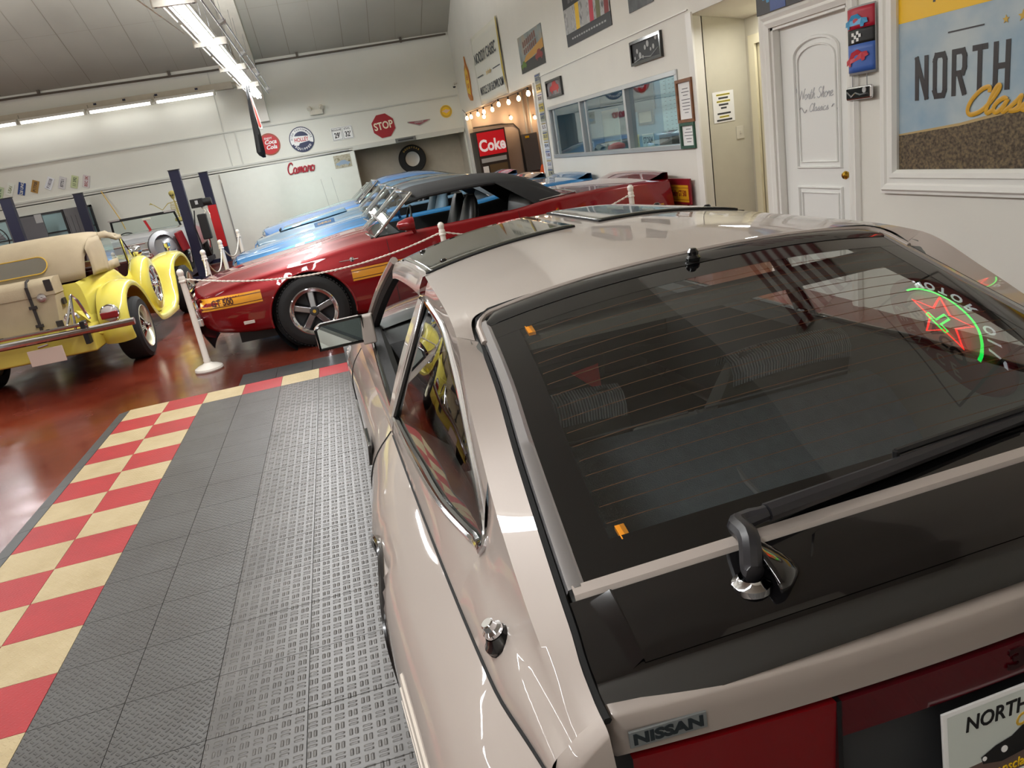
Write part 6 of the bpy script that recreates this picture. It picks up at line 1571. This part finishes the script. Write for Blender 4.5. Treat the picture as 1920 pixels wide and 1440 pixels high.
for s in (-1, 1):
    m = M(); rows = []   # inner fender apron
    for y in lin(-.5, 3.1, 30): w, z0, z1 = BF(y); rows.append([Vector((s * (w - .02), y, z0 + .18)), Vector((s * .62, y, z0 + .05 if -.4 < y < .4 else .40))])
    m.grid(rows); m.build('fender_apron', YP, Yc_)
    # wire wheels with broad tires
    for y, w in ((0, .25), (2.88, .22)):
        e = empty('wheel'); e.parent = Yc_; e.matrix_local = Matrix.Translation((s * (.88 - w / 2), y, .33)) @ Matrix.Rotation(s * PI / 2, 4, 'Y')
        m = M(); m.lathe([(.215, -w / 2), (.29, -w / 2), (.325, -w * .4), (.33, -w * .25), (.33, w * .25), (.325, w * .4), (.29, w / 2), (.215, w / 2)], 40); m.build('tire', W_['rubber'], e)
        m = M(); m.lathe([(.215, -w * .4), (.20, w * .2), (.21, w * .45), (.222, w * .52), (.228, w * .5)], 36); m.build('rim', mat('pale_rim', sr(220, 216, 190), .2, .5), e)
        m = M()
        for i in range(24):
            a = 2 * PI * i / 24; m.cyl((.05 * math.cos(a), .05 * math.sin(a), w * .45), (.205 * math.cos(a + .2), .205 * math.sin(a + .2), w * .1), .004, n=4)
        wo_ = m.build('wire_spokes', W_['chrome'], e); tag(wo_, kind='stuff')
        m = M(); m.lathe([(.055, w * .3), (.055, w * .5), (.03, w * .58), (.028, w * .66), (0, w * .67)], 20); m.build('wheel_hub', W_['chrome'], e)
        m = M(); m.lathe([(.06, w * .1), (.2, w * .08), (0, w * .05)], 24); m.build('brake_drum', W_['dgrey'], e)
    # side mounted spare under a yellow cover
    e = empty('spare_wheel'); e.parent = Yc_; e.matrix_local = Matrix.Translation((s * .72, 1.18, .64)) @ Matrix.Rotation(s * PI / 2, 4, 'Y')
    m = M(); m.lathe([(.18, -.10), (.30, -.105), (.345, -.06), (.355, 0), (.345, .06), (.30, .10), (.22, .105)], 40); m.build('spare_cover', YP, e, ang=60)
    m = M(); m.lathe([(.22, .10), (.20, .06), (.05, .09), (.04, .13), (0, .135)], 24)
    for i in range(12): a = 2 * PI * i / 12; m.cyl((.03 * math.cos(a), .03 * math.sin(a), .12), (.21 * math.cos(a), .21 * math.sin(a), .09), .005, n=4)
    m.build('spare_disc', W_['chrome'], e)
    # tail lamps on the fenders
    e = empty('tail_lamp'); e.parent = Yc_; e.matrix_local = Matrix.Translation((s * .735, -.585, .60)) @ Matrix.Rotation(PI / 2, 4, 'X')
    m = M(); m.lathe([(.085, -.06), (.093, 0), (.088, .012), (.078, .015)], 28); m.build('lamp_bezel', W_['chrome'], e)
    m = M(); m.lathe([(.078, .013), (.06, .03), (0, .04)], 28); m.build('lamp_lens', mat('clear_lens', sr(190, 180, 175), .1), e)
    m = M(); m.box(-.080, .080, -.045, .020, .0, .041); m.build('red_lens', W_['dred'], e, bevel=.01)
    m = M(); m.tube([(s * .66, -.30, .62), (s * .60, -.55, .42), (s * .56, -.78, .47)], .018, 8); m.build('bumper_bracket', YP, Yc_)
# bumper tubes, hanger, tail valance, luggage rack, plate
m = M(); m.tube([(x, -.94 + .03 * (x / .9)**2, .525) for x in lin(-1.02, 1.02, 14)], .036, 10); m.tube([(x, -.93 + .0 * x, .59) for x in lin(-.62, .62, 8)], .018, 8); m.build('rear_bumper', W_['chrome'], Yc_)
for s in (-1, 1): m = M(); m.box(s * .5775 - .0225, s * .5775 + .0225, -.95, -.86, .40, .62); m.build('bumper_pad', W_['black'], Yc_, bevel=.006)
m = M(); m.hexa([(-.60, -.82, .30), (.60, -.82, .30), (.60, -.45, .30), (-.60, -.45, .30)], [(-.60, -.80, .54), (.60, -.80, .54), (.60, -.45, .54), (-.60, -.45, .54)]); m.build('tail_valance', YD, Yc_, bevel=.02)
m = M(); m.box(.04, .35, -.945, -.935, .29, .44, Tm(0, 0, 0)); m.build('license_plate', mat('blank_plate', sr(205, 185, 172), .5), Yc_, bevel=.003)
m = M(); m.tube([(.15, -.95, .46), (.24, -.95, .47)], .012, 6); m.build('plate_lamp', W_['chrome'], Yc_)
for s in (-1, 1):
    m = M(); m.tube([(s * .42, -.85, .60), (s * .50, -.80, .80), (s * .52, -.78, .86), (s * .54, -.74, .80), (s * .58, -.70, .60)], .014, 8); m.tube([(s * .50, -.92, .53), (s * .515, -.80, .86)], .013, 8)
    m.tube([(s * (.47 + .06 * math.cos(a)), -.82, .64 + .06 * math.sin(a)) for a in lin(0, PI, 10)], .014, 8); m.build('rack_stay', W_['chrome'], Yc_)
# canvas top
cm = M()
TF = hermite([(-.42, .50, .97), (-.40, .52, 1.10), (-.33, .57, 1.28), (-.20, .62, 1.385), (.1, .635, 1.40), (.6, .63, 1.36), (1.05, .61, 1.285)])
rows = []
for y, f in [(-.44, 0), (-.43, .2), (-.40, .45), (-.35, .7), (-.27, .9), (-.14, 1), (.15, 1.0), (.4, .98), (.7, .92), (1.05, .86)]:
    w = .56 + .08 * f; z = .96 + .44 * f
    rows.append([Vector((w * math.copysign(abs(u)**.9, u), y + (.10 * abs(u)**4 if y < 0 else 0), z - (.02 * abs(u)**2 + .05 * abs(u)**10) * (f > .5))) for u in lin(-1, 1, 25)])
cm.grid(rows, flip=True)
for s in (-1, 1):
    rr = []
    for y, f, zb in ((-.30, .80, .97), (-.22, .93, .97), (-.14, 1, .97), (.10, 1, .96), (.22, 1.0, .955)):
        w = .56 + .08 * f; zt = .96 + .44 * f - .07
        rr.append([Vector((s * (w + .012 * math.sin(PI * t)), y, zt + (zb - zt) * t)) for t in lin(0, 1, 8)])
    cm.grid(rr, flip=s < 0)
    cm.grid([[Vector((s * .64, y, 1.36 - .08 * (y > .6))), Vector((s * .645, y, 1.28 - .05 * (y > .6)))] for y in (.2, .5, .8, 1.05)], flip=s < 0)
    cm.grid([[Vector((s * .645, y, z)) for y in (.20, .62)] for z in (1.05, .955)], flip=s > 0)
cto = cm.build('canvas_top', W_['tan'], Yc_, ang=45, solid=.006)
m = M(); rows = [[Vector((u * .40, -.452 + .0 * u + (.02 if k > 2 else 0) * 0 + [.0, .008, .018, .03][k] - .006, [1.08, 1.13, 1.18, 1.225][k])) for u in lin(-1, 1, 16)] for k in range(4)]
poly_pts = []
m.add([Vector((.25 * (1 if False else 1) * math.cos(a) * .0 + (.20 if math.cos(a) > 0 else -.20) + .085 * math.cos(a), -.462 + .085 * (.5 + .5 * math.sin(a)), 1.165 + .075 * math.sin(a))) for a in lin(0, 2 * PI * 27 / 28, 28)], [tuple(range(28))])
m.build('rear_window', glass('plastic_window', (.5, .5, .42, 1), .35), cto)
m = M(); m.tube([Vector(((.20 if math.cos(a) > 0 else -.20) + .088 * math.cos(a), -.462 + .085 * (.5 + .5 * math.sin(a)), 1.165 + .078 * math.sin(a))) for a in lin(0, 2 * PI * 27 / 28, 28)], .006, 6, closed=True); m.build('window_piping', W_['gold'], cto)
for s in (-1, 1): m = M(); m.add([(s * .648, .24, 1.05), (s * .648, .58, 1.05), (s * .648, .56, 1.27), (s * .648, .24, 1.30)], [(0, 1, 2, 3)]); m.build('side_curtain', glass('curtain_plastic', (.7, .72, .66, 1), .25), cto)
m = M()
for s in (-1, 1):
    m.tube([(s * .62, 1.05, 1.27), (s * .56, 1.32, .95), (s * .54, 1.38, .88)], .014, 8); m.tube([(s * .62, 1.07, 1.26), (s * .64, 1.5, .80)], .008, 6)
m.tube([(-.62, 1.07, 1.275), (.62, 1.07, 1.275)], .014, 8); m.build('windscreen_frame', W_['chrome'], Yc_)
m = M(); m.add([(-.60, 1.07, 1.26), (.60, 1.07, 1.26), (.55, 1.35, .93), (-.55, 1.35, .93)], [(0, 1, 2, 3)]); m.build('windscreen', AUTOG, Yc_)
for s in (-1, 1):
    m = M(); m.lathe([(0, -.08), (.05, -.06), (.075, .0), (.075, .02), (.0, .03)], 20, Matrix.Translation((s * .60, 1.62, 1.03)) @ Matrix.Rotation(-PI / 2, 4, 'X')); m.cyl((s * .60, 1.6, .96), (s * .55, 1.6, .88), .012, n=8); m.build('side_lamp', W_['chrome'], Yc_)
    m = M(); m.tube([(s * .75, 2.75, .90), (s * .75, 2.75, .95)], .02, 8); m.lathe([(0, -.05), (.04, -.02), (.045, .03), (0, .04)], 16, Matrix.Translation((s * .75, 2.75, .97))); m.build('fender_lamp', W_['chrome'], Yc_)
# luggage trunk: a box strapped on the rack
tk = empty('luggage_trunk', 'tan luggage trunk with dark straps on the rear of the yellow car', 'trunk', Matrix.Translation((CX, 1.60, .55)))
m = M(); m.hexa([(-.36, 0, 0), (.30, 0, 0), (.34, .235, 0), (-.38, .235, 0)], [(-.36, .0, .36), (.36, .0, .36), (.36, .235, .36), (-.36, .235, .36)]); m.build('trunk_body', W_['tan'], tk, bevel=.008)
m = M(); rows = [[Vector((x, y, z)) for x in lin(-.365, .365, 8)] for y, z in ((-.008, .345), (-.008, .44), (.03, .485), (.09, .50), (.23, .50), (.235, .36))]; m.grid(rows); m.grid([[Vector((s * .365, y, z)) for y, z in ((-.008, .345), (-.008, .44), (.03, .485), (.09, .50), (.23, .50), (.235, .345))] for s in (1,)] + [[Vector((.366, .1, .345))] * 6])
m.build('trunk_lid', W_['tan'], tk, ang=50)
ST = mat('strap_brown', sr(44, 38, 36), .6)
for x in (.14, -.28):
    m = M(); m.box(x - .014, x + .014, -.018, -.008, .0, .36); m.box(x - .014, x + .014, -.022, -.008, .34, .45); m.tube([(x, -.014, .44), (x, .03, .495), (x, .1, .508)], .012, 6)
    for z in (.06, .24): m.box(x - .035, x + .035, -.026, -.012, z, z + .03)
    m.build('strap', ST, tk, bevel=.002)
m = M(); m.lathe([(.045, 0), (.04, .012), (.02, .016), (0, .014)], 14, Matrix.Translation((.24, -.008, .33)) @ Matrix.Rotation(PI / 2, 4, 'X')); m.build('latch', W_['chrome'], tk)
for x, z in ((.325, .44), (.31, .04)): m = M(); m.box(x - .03, x + .035, -.014, .0, z - .06, z + .05); m.build('corner_patch', ST, tk, bevel=.006)
m = M(); m.box(.352, .372, .12, .20, .22, .28); m.build('side_handle', ST, tk, bevel=.004)

# ---------------------------------------------------------------- silver convertible on the four-post lift
SVP = paint('silver_paint', sr(176, 178, 182), .5)
sv = empty('classic_convertible', 'silver 1950s style convertible with red rear flanks on the lift', 'car', Matrix.Translation((-1.75, 8.45, .24)) @ Matrix.Diagonal((1, .92, 1, 1)))
SF = hermite([(0, .62, .70, .45, .38), (.15, .74, .80, .50, .30), (.7, .82, .88, .52, .26), (1.4, .84, .88, .52, .24), (2.0, .84, .86, .52, .24), (3.2, .82, .84, .50, .24), (4.0, .80, .78, .48, .28), (4.4, .6, .7, .45, .36)])
m = M()
for s in (-1, 1):
    rows = []
    for y in lin(0, 4.4, 40):
        w, zt, zm, z0 = SF(y); zt -= .06
        rows.append([Vector((s * p.x, y, p.z)) for p in catmull([Vector((w - .1, 0, z0)), Vector((w + .03, 0, z0 + .1)), Vector((w + .05, 0, zm)), Vector((w, 0, zt - .06)), Vector((w - .10, 0, zt)), Vector((w * .4, 0, zt + .01)), Vector((0, 0, zt + .015))] if not 1.3 < y < 2.55 else [Vector((w - .1, 0, z0)), Vector((w + .03, 0, z0 + .1)), Vector((w + .05, 0, zm)), Vector((w, 0, zt - .06)), Vector((w - .05, 0, zt)), Vector((w - .08, 0, zt - .0)), Vector((w - .10, 0, zt - .02))], 20)])
    m.grid(rows, flip=s > 0)
m.grid([[Vector((x, -.03 * (1 - (x / .6)**2), z)) for x in lin(-.58, .58, 9)] for z in lin(.38, .68, 5)])
m.build('body_shell', SVP, sv, ang=45)
m = M(); m.box(-.7, .7, 1.3, 2.5, .2, .3); m.box(-.7, .7, 1.3, 1.42, .3, .78); m.build('cabin', W_['black'], sv, bevel=.02)
m = M(); m.tube([(x, -.06, .42) for x in lin(-.8, .8, 10)], .05, 8); m.tube([(x, -.02, .72 - .05) for x in lin(-.6, .3, 8)], .018, 8)
for s in (-1, 1): m.lathe([(0, -.07), (.05, -.05), (.06, .03), (0, .05)], 14, Tm(s * .38, -.08, .47, rx=PI / 2))
m.build('rear_bumper', W_['chrome'], sv)
m = M()
for k in range(5): m.tube([(x, -.045, .36 + k * .05) for x in lin(.12, .34, 5)], .012, 6)
m.build('exhaust_trim', W_['chrome'], sv)
m = M(); m.lathe([(0, -.05), (.20, -.045), (.27, -.0), (.27, .05), (.2, .09)], 36, Matrix.Translation((.55, .06, .56)) @ Matrix.Rotation(math.radians(40), 4, 'Z') @ Matrix.Rotation(PI / 2, 4, 'X')); m.build('spare_cover', SVP, sv)
m = M(); m.tube([(.55 + .26 * math.cos(a) * math.cos(.7), .045 + .26 * math.cos(a) * math.sin(.7), .56 + .26 * math.sin(a)) for a in lin(0, 2 * PI * 29 / 30, 30)], .012, 6, closed=True); m.build('cover_ring', W_['dgrey'], sv)
for s in (-1, 1):
    m = M(); m.hexa([(s * .86, .05, .40), (s * .90, .5, .40), (s * .94, .5, .40), (s * .90, .04, .40)], [(s * .80, .05, .74), (s * .82, .5, .76), (s * .88, .5, .76), (s * .86, .04, .74)]); m.build('red_flank', W_['dred'], sv, bevel=.015)
    for y in (.75, 3.5):
        e = empty('wheel'); e.parent = sv; e.matrix_local = Matrix.Translation((s * .76, y, .31)) @ Matrix.Rotation(s * PI / 2, 4, 'Y')
        m = M(); m.lathe([(.2, -.1), (.3, -.09), (.32, 0), (.3, .09), (.2, .1)], 32); m.build('tire', W_['rubber'], e); m = M(); m.lathe([(.2, .09), (.15, .10), (0, .12)], 24); m.build('hub_cap', W_['chrome'], e)
WS = [(-.66, 1.98, .66), (.66, 1.98, .66), (.60, 1.85, 1.10), (-.60, 1.85, 1.10)]
m = M(); m.add(WS, [(0, 1, 2, 3)]); m.build('windscreen', AUTOG, sv)
m = M(); m.tube(WS[:2], .02, 6); m.tube([WS[1], WS[2]], .022, 6); m.tube([WS[3], WS[0]], .022, 6); m.build('windscreen_frame', W_['black'], sv)
m = M(); m.box(-.62, .62, 1.82, 1.88, 1.075, 1.125); m.build('header_rail', W_['black'], sv, bevel=.01); m = M(); m.box(-.64, -.42, 1.80, 1.83, 1.10, 1.13); m.box(.42, .64, 1.80, 1.83, 1.10, 1.13); m.build('header_clamp', W_['chrome'], sv)
m = M(); m.box(-.02, .15, 1.78, 1.80, 1.02, 1.06); m.build('rear_mirror', W_['cream'], sv, bevel=.01); m = M(); m.hexa([(.09, 1.79, .72), (.14, 1.79, .72), (.14, 1.80, .72), (.09, 1.80, .72)], [(.0, 1.79, 1.02), (.05, 1.79, 1.02), (.05, 1.80, 1.02), (.0, 1.80, 1.02)]); m.build('red_tag', W_['red'], sv)
m = M(); m.tube([(-.36 + .19 * math.cos(a), 1.72, .70 + .15 * math.sin(a)) for a in lin(0, 2 * PI * 23 / 24, 24)], .012, 6, closed=True); m.build('steering_wheel', W_['black'], sv)
m = M(); m.tube([(-.6, 1.32, .70), (.6, 1.32, .70)], .02, 6); m.build('cockpit_trim', W_['chrome'], sv)
# four-post lift
lf = empty('car_lift', 'navy blue four-post car lift around the silver convertible', 'car lift', Matrix.Translation((-2.15, 10.6, 0)))
for x, y, h in ((1.42, -1.60, 2.06), (1.45, 1.60, 2.02), (-1.45, -1.60, 2.06), (-1.20, 1.60, 2.02)):
    m = M(); m.box(x - .08, x + .08, y - .012, y + .07, 0, h) if False else m.prism([(x - .09, y - .05), (x + .09, y - .05), (x + .09, y + .06), (x + .05, y + .06), (x + .05, y - .01), (x - .05, y - .01), (x - .05, y + .06), (x - .09, y + .06)], .01, h)
    p_ = m.build('lift_post', W_['navy'], lf, smooth=False); m = M(); m.box(x - .15, x + .15, y - .13, y + .13, 0, .015); m.build('post_foot', W_['navy'], p_); m = M(); m.box(x - .10, x + .10, y - .06, y + .07, h, h + .012); m.build('post_cap', W_['black'], p_)
    if x == 1.45: m = M(); m.box(x - .092, x + .092, y - .055, y - .046, .35, 1.30); m.build('red_cover', W_['red'], p_)
for x in (-.55, .95): m = M(); m.box(x - .22, x + .22, -2.3, 1.9, .10, .20); m.build('runway', W_['navy'], lf, bevel=.01)
for y in (-1.60, 1.60): m = M(); m.box(-1.36, 1.36, y - .08, y + .04, .02, .10); m.build('cross_beam', W_['navy'], lf)
e = empty('power_unit'); e.parent = lf; e.matrix_local = Tm(1.68, -1.66, 0)
m = M(); m.box(-.12, .10, -.08, .08, 1.34, 1.50); m.lathe([(.07, 0), (.07, .2)], 14, Tm(.05, 0, 1.42, ry=PI / 2)); m.build('motor', W_['black'], e, bevel=.01)
m = M(); m.box(-.07, .09, -.08, .06, .75, 1.22); m.build('oil_tank', W_['black'], e, bevel=.02)
m = M(); m.box(-.03, .02, -.10, -.08, 1.40, 1.47); m.build('data_label', W_['lgrey'], e); m = M(); m.tube([(.05, 0, 1.34), (.1, -.02, 1.25), (.05, -.05, 1.2)], .015, 6); m.tube([(.12, 0, 1.3), (.16, -.05, 1.2), (.15, -.05, 1.12)], .012, 6); m.build('hose', W_['cream'], e); m = M(); m.tube([(-.1, 0, 1.3), (-.16, -.03, 1.0), (-.12, 0, .5), (-.1, 0, .2)], .012, 6); m.build('cable', W_['black'], e)
m = M(); m.tube([(-3.0, 12.68, 2.0), (-2.75, 12.55, 1.3), (-2.72, 12.55, 1.1)], .012, 6); tag(m.build('hanging_strap', mat('strap_yellow', sr(220, 180, 90), .5)), 'yellow strap hanging down the back wall behind the silver convertible', 'strap')
# skeleton prop
sk = empty('skeleton', 'yellowish skeleton figure behind the silver convertible\'s windscreen, one arm raised', 'skeleton', Matrix.Translation((-1.22, 10.95, 1.10)) @ Matrix.Diagonal((.82, .82, .80, 1)))
m = M(); m.lathe([(0, -.10), (.035, -.095), (.045, -.06), (.055, -.03), (.07, .0), (.078, .04), (.07, .08), (.04, .105), (0, .115)], 20, Tm(-.02, 0, .69, rx=.15)); skl = m.build('skull', W_['skel'], sk)
for s in (-1, 1): m = M(); m.lathe([(0, 0), (.018, .004), (.02, .012)], 10, Tm(-.02 + s * .028, -.068, .69, rx=PI / 2)); m.build('eye_socket', W_['black'], skl)
m = M(); m.tube([(-.02, 0, .60), (-.01, .02, .5), (0, .03, .3), (0, .02, .0)], .016, 8); m.build('spine', W_['skel'], sk)
m = M()
for k in range(8):
    z = .48 - k * .042; w = .10 + .045 * math.sin(PI * (k + 1) / 8)
    m.tube([(w * math.cos(a), -.02 - .06 * math.sin(a) + .03, z - .02 * math.sin(a)) for a in lin(-.3, PI + .3, 16)], .009, 5)
m.box(-.012, .012, -.06, -.045, .22, .46); m.build('rib_cage', W_['skel'], sk)
m = M(); m.tube([(-.18, 0, .50), (0, .0, .52), (.18, 0, .50)], .012, 6); m.tube([(.18, 0, .50), (.24, -.02, .30), (.20, -.14, .12)], .012, 6); m.tube([(-.18, 0, .50), (-.34, -.05, .36), (-.50, -.10, .52)], .012, 6); m.build('arm_bones', W_['skel'], sk)
m = M()
for k in range(5): m.tube([(-.50, -.10, .52), (-.53 - .01 * k, -.10, .55), (-.57 - .008 * k, -.10, .585 - .012 * k)], .005, 4)
m.build('finger_bones', W_['skel'], sk)
m = M()
for s in (-1, 1): m.tube([(s * .06, .04, .03), (s * .14, .35, .06), (s * .13, .62, .04)], [.022, .016, .014], 6)
m.lathe([(.05, 0), (.13, .03), (.12, .10), (.06, .12)], 14, Tm(0, .02, .0)); m.build('pelvis', W_['skel'], sk)

# ---------------------------------------------------------------- stanchions and ropes
STW = mat('stanchion_white', sr(232, 226, 216), .3, coat=.4)
def stanchion():
    e = empty('rope_stanchion')
    m = M(); m.lathe([(.125, .0), (.13, .012), (.125, .03), (.09, .05), (.05, .062), (.032, .075)], 36); m.build('base', STW, e)
    m = M(); m.lathe([(.030, .07), (.033, .10), (.028, .11), (.026, .84)], 24); m.build('post', STW, e)
    m = M(); m.lathe([(.026, .835), (.034, .84), (.034, .852), (.027, .857), (.030, .88), (.024, .892), (.026, .905), (.031, .92), (.028, .94), (.015, .955), (0, .958)], 24); m.build('finial', STW, e)
    return e
s0 = stanchion()
sps = [((.49, .92), 'nearest white rope stanchion, beside the yellow car', 1), ((.38, 2.96), 'white stanchion behind the red car\'s nose, its base showing', 1), ((.40, 4.28), 'white stanchion beyond the second one, by the lift post', 1), ((.42, 6.18), 'farthest white stanchion near the sliding panel', 1),
       ((2.85, .62), 'white stanchion before the red car\'s door, only its top showing', 1), ((4.76, .72), 'white stanchion at the red car\'s tail, only its top showing', 1)]
SP_ = []
for i, ((x, y), l, k) in enumerate(sps):
    o = s0 if i == 0 else copy_tree(s0); o.location = (x, y, 0); tag(o, l, 'stanchion', 'white rope stanchions'); SP_.append((x, y))
RP = mat('rope_white', sr(224, 214, 202), .7, bump=.6, bscale=90)
def rope(a, b, sag, l):
    P_ = []
    for t in lin(0, 1, 40):
        P_.append(Vector((a[0] + (b[0] - a[0]) * t, a[1] + (b[1] - a[1]) * t, .868 - sag * 4 * t * (1 - t))))
    m = M()
    d = (P_[-1] - P_[0]).normalized(); sd = Vector((-d.y, d.x, 0))
    n = int((P_[-1] - P_[0]).length / .012); tw = []
    for st_ in range(2):
        q = []
        for i in range(n + 1):
            t = i / n; k = t * 39; j = min(38, int(k)); p = P_[j] + (P_[j + 1] - P_[j]) * (k - j); a_ = i * .9 + st_ * PI
            q.append(p + sd * .0045 * math.cos(a_) + Vector((0, 0, .0045 * math.sin(a_))))
        m.tube(q, .0055, 5)
    return tag(m.build('barrier_rope', RP), l, 'rope', 'barrier ropes')
rope(SP_[0], SP_[4], .17, 'white rope hanging across the red car\'s front fender')
rope(SP_[4], SP_[5], .17, 'white rope running from the door stanchion to the tail stanchion')
rope(SP_[0], SP_[1], .45, 'white rope between the nearest stanchion and the one behind it')
rope(SP_[1], SP_[2], .25, 'white rope between the second stanchion and the one beyond it')
rope(SP_[2], SP_[3], .22, 'white rope between the two farthest stanchions')

# ---------------------------------------------------------------- back left corner
m = M(); m.box(-6.2, -3.3, 12.66, 12.72, 1.72, 1.76); m.box(-6.2, -3.3, 12.66, 12.72, 1.08, 1.12); m.box(-6.2, -3.3, 12.66, 12.72, 1.30, 1.32)
for x in (-6.2, -4.9, -4.45, -3.34): m.box(x, x + .04, 12.66, 12.72, 1.08, 1.76)
w2 = m.build('window_2', W_['dgrey'], smooth=False); tag(w2, kind='structure')
m = M(); m.box(-6.2, -3.3, 12.70, 12.715, 1.1, 1.74); m.build('window_pane', mat('pale_teal_pane', sr(176, 208, 212), .1), w2)
e = empty('display_cabinet', 'dark grey tall cabinet against the back wall left of the lift post', 'cabinet', Tm(-3.62, 12.44, 0)); m = M(); m.box(-.18, .22, -.07, .22, 0, 1.76); m.build('case', W_['grey'], e, bevel=.01); m = M(); m.box(-.22, -.18, -.09, .22, 0, 1.76); m.build('dark_side', W_['black'], e)
for k in range(4): m = M(); m.box(-.15 + k * .09, -.145 + k * .09, -.075, -.07, .2, 1.6); m.build('panel_groove', W_['dgrey'], e)
e = empty('projection_screen', 'flat dark grey panel on a stand before the teal windows', 'screen', Tm(-4.52, 12.1, 0)); m = M(); m.box(-.36, .36, -.02, .03, 1.18, 1.72); m.build('panel', mat('panel_grey', sr(98, 98, 102), .5), e, bevel=.006); m = M(); m.box(.22, .36, -.03, -.02, 1.56, 1.74); m.build('pale_tab', W_['lgrey'], e); m = M(); m.cyl((0, 0, 0), (0, 0, 1.2), .03, n=10); m.box(-.3, .3, -.2, .2, 0, .03); m.build('stand', W_['black'], e)
e = empty('drum_fan', 'round dark shop fan at the left edge', 'fan', Tm(-4.98, 11.4, 0)); m = M(); m.tube([(.30 * math.cos(a), 0, 1.35 + .30 * math.sin(a)) for a in lin(0, 2 * PI * 35 / 36, 36)], .012, 6, closed=True)
for k in range(16): a = 2 * PI * k / 16; m.tube([(.04 * math.cos(a), -.05, 1.35 + .04 * math.sin(a)), (.30 * math.cos(a), 0, 1.35 + .30 * math.sin(a))], .003, 4)
m.build('fan_guard', W_['black'], e); m = M(); m.cyl((0, .05, .03), (0, .05, 1.1), .03, n=10); m.lathe([(.25, 0), (.25, .03), (0, .04)], 20); m.cyl((0, .02, 1.35), (0, .15, 1.35), .07, n=14); m.build('fan_stand', W_['black'], e)
for k in range(3): m = M(); a = k * 2.09; m.add([(0, .01, 1.35), (.26 * math.cos(a), 0, 1.35 + .26 * math.sin(a)), (.25 * math.cos(a + .9), .04, 1.35 + .25 * math.sin(a + .9))], [(0, 1, 2)]); m.build('fan_blade', W_['grey'], e, solid=.004)
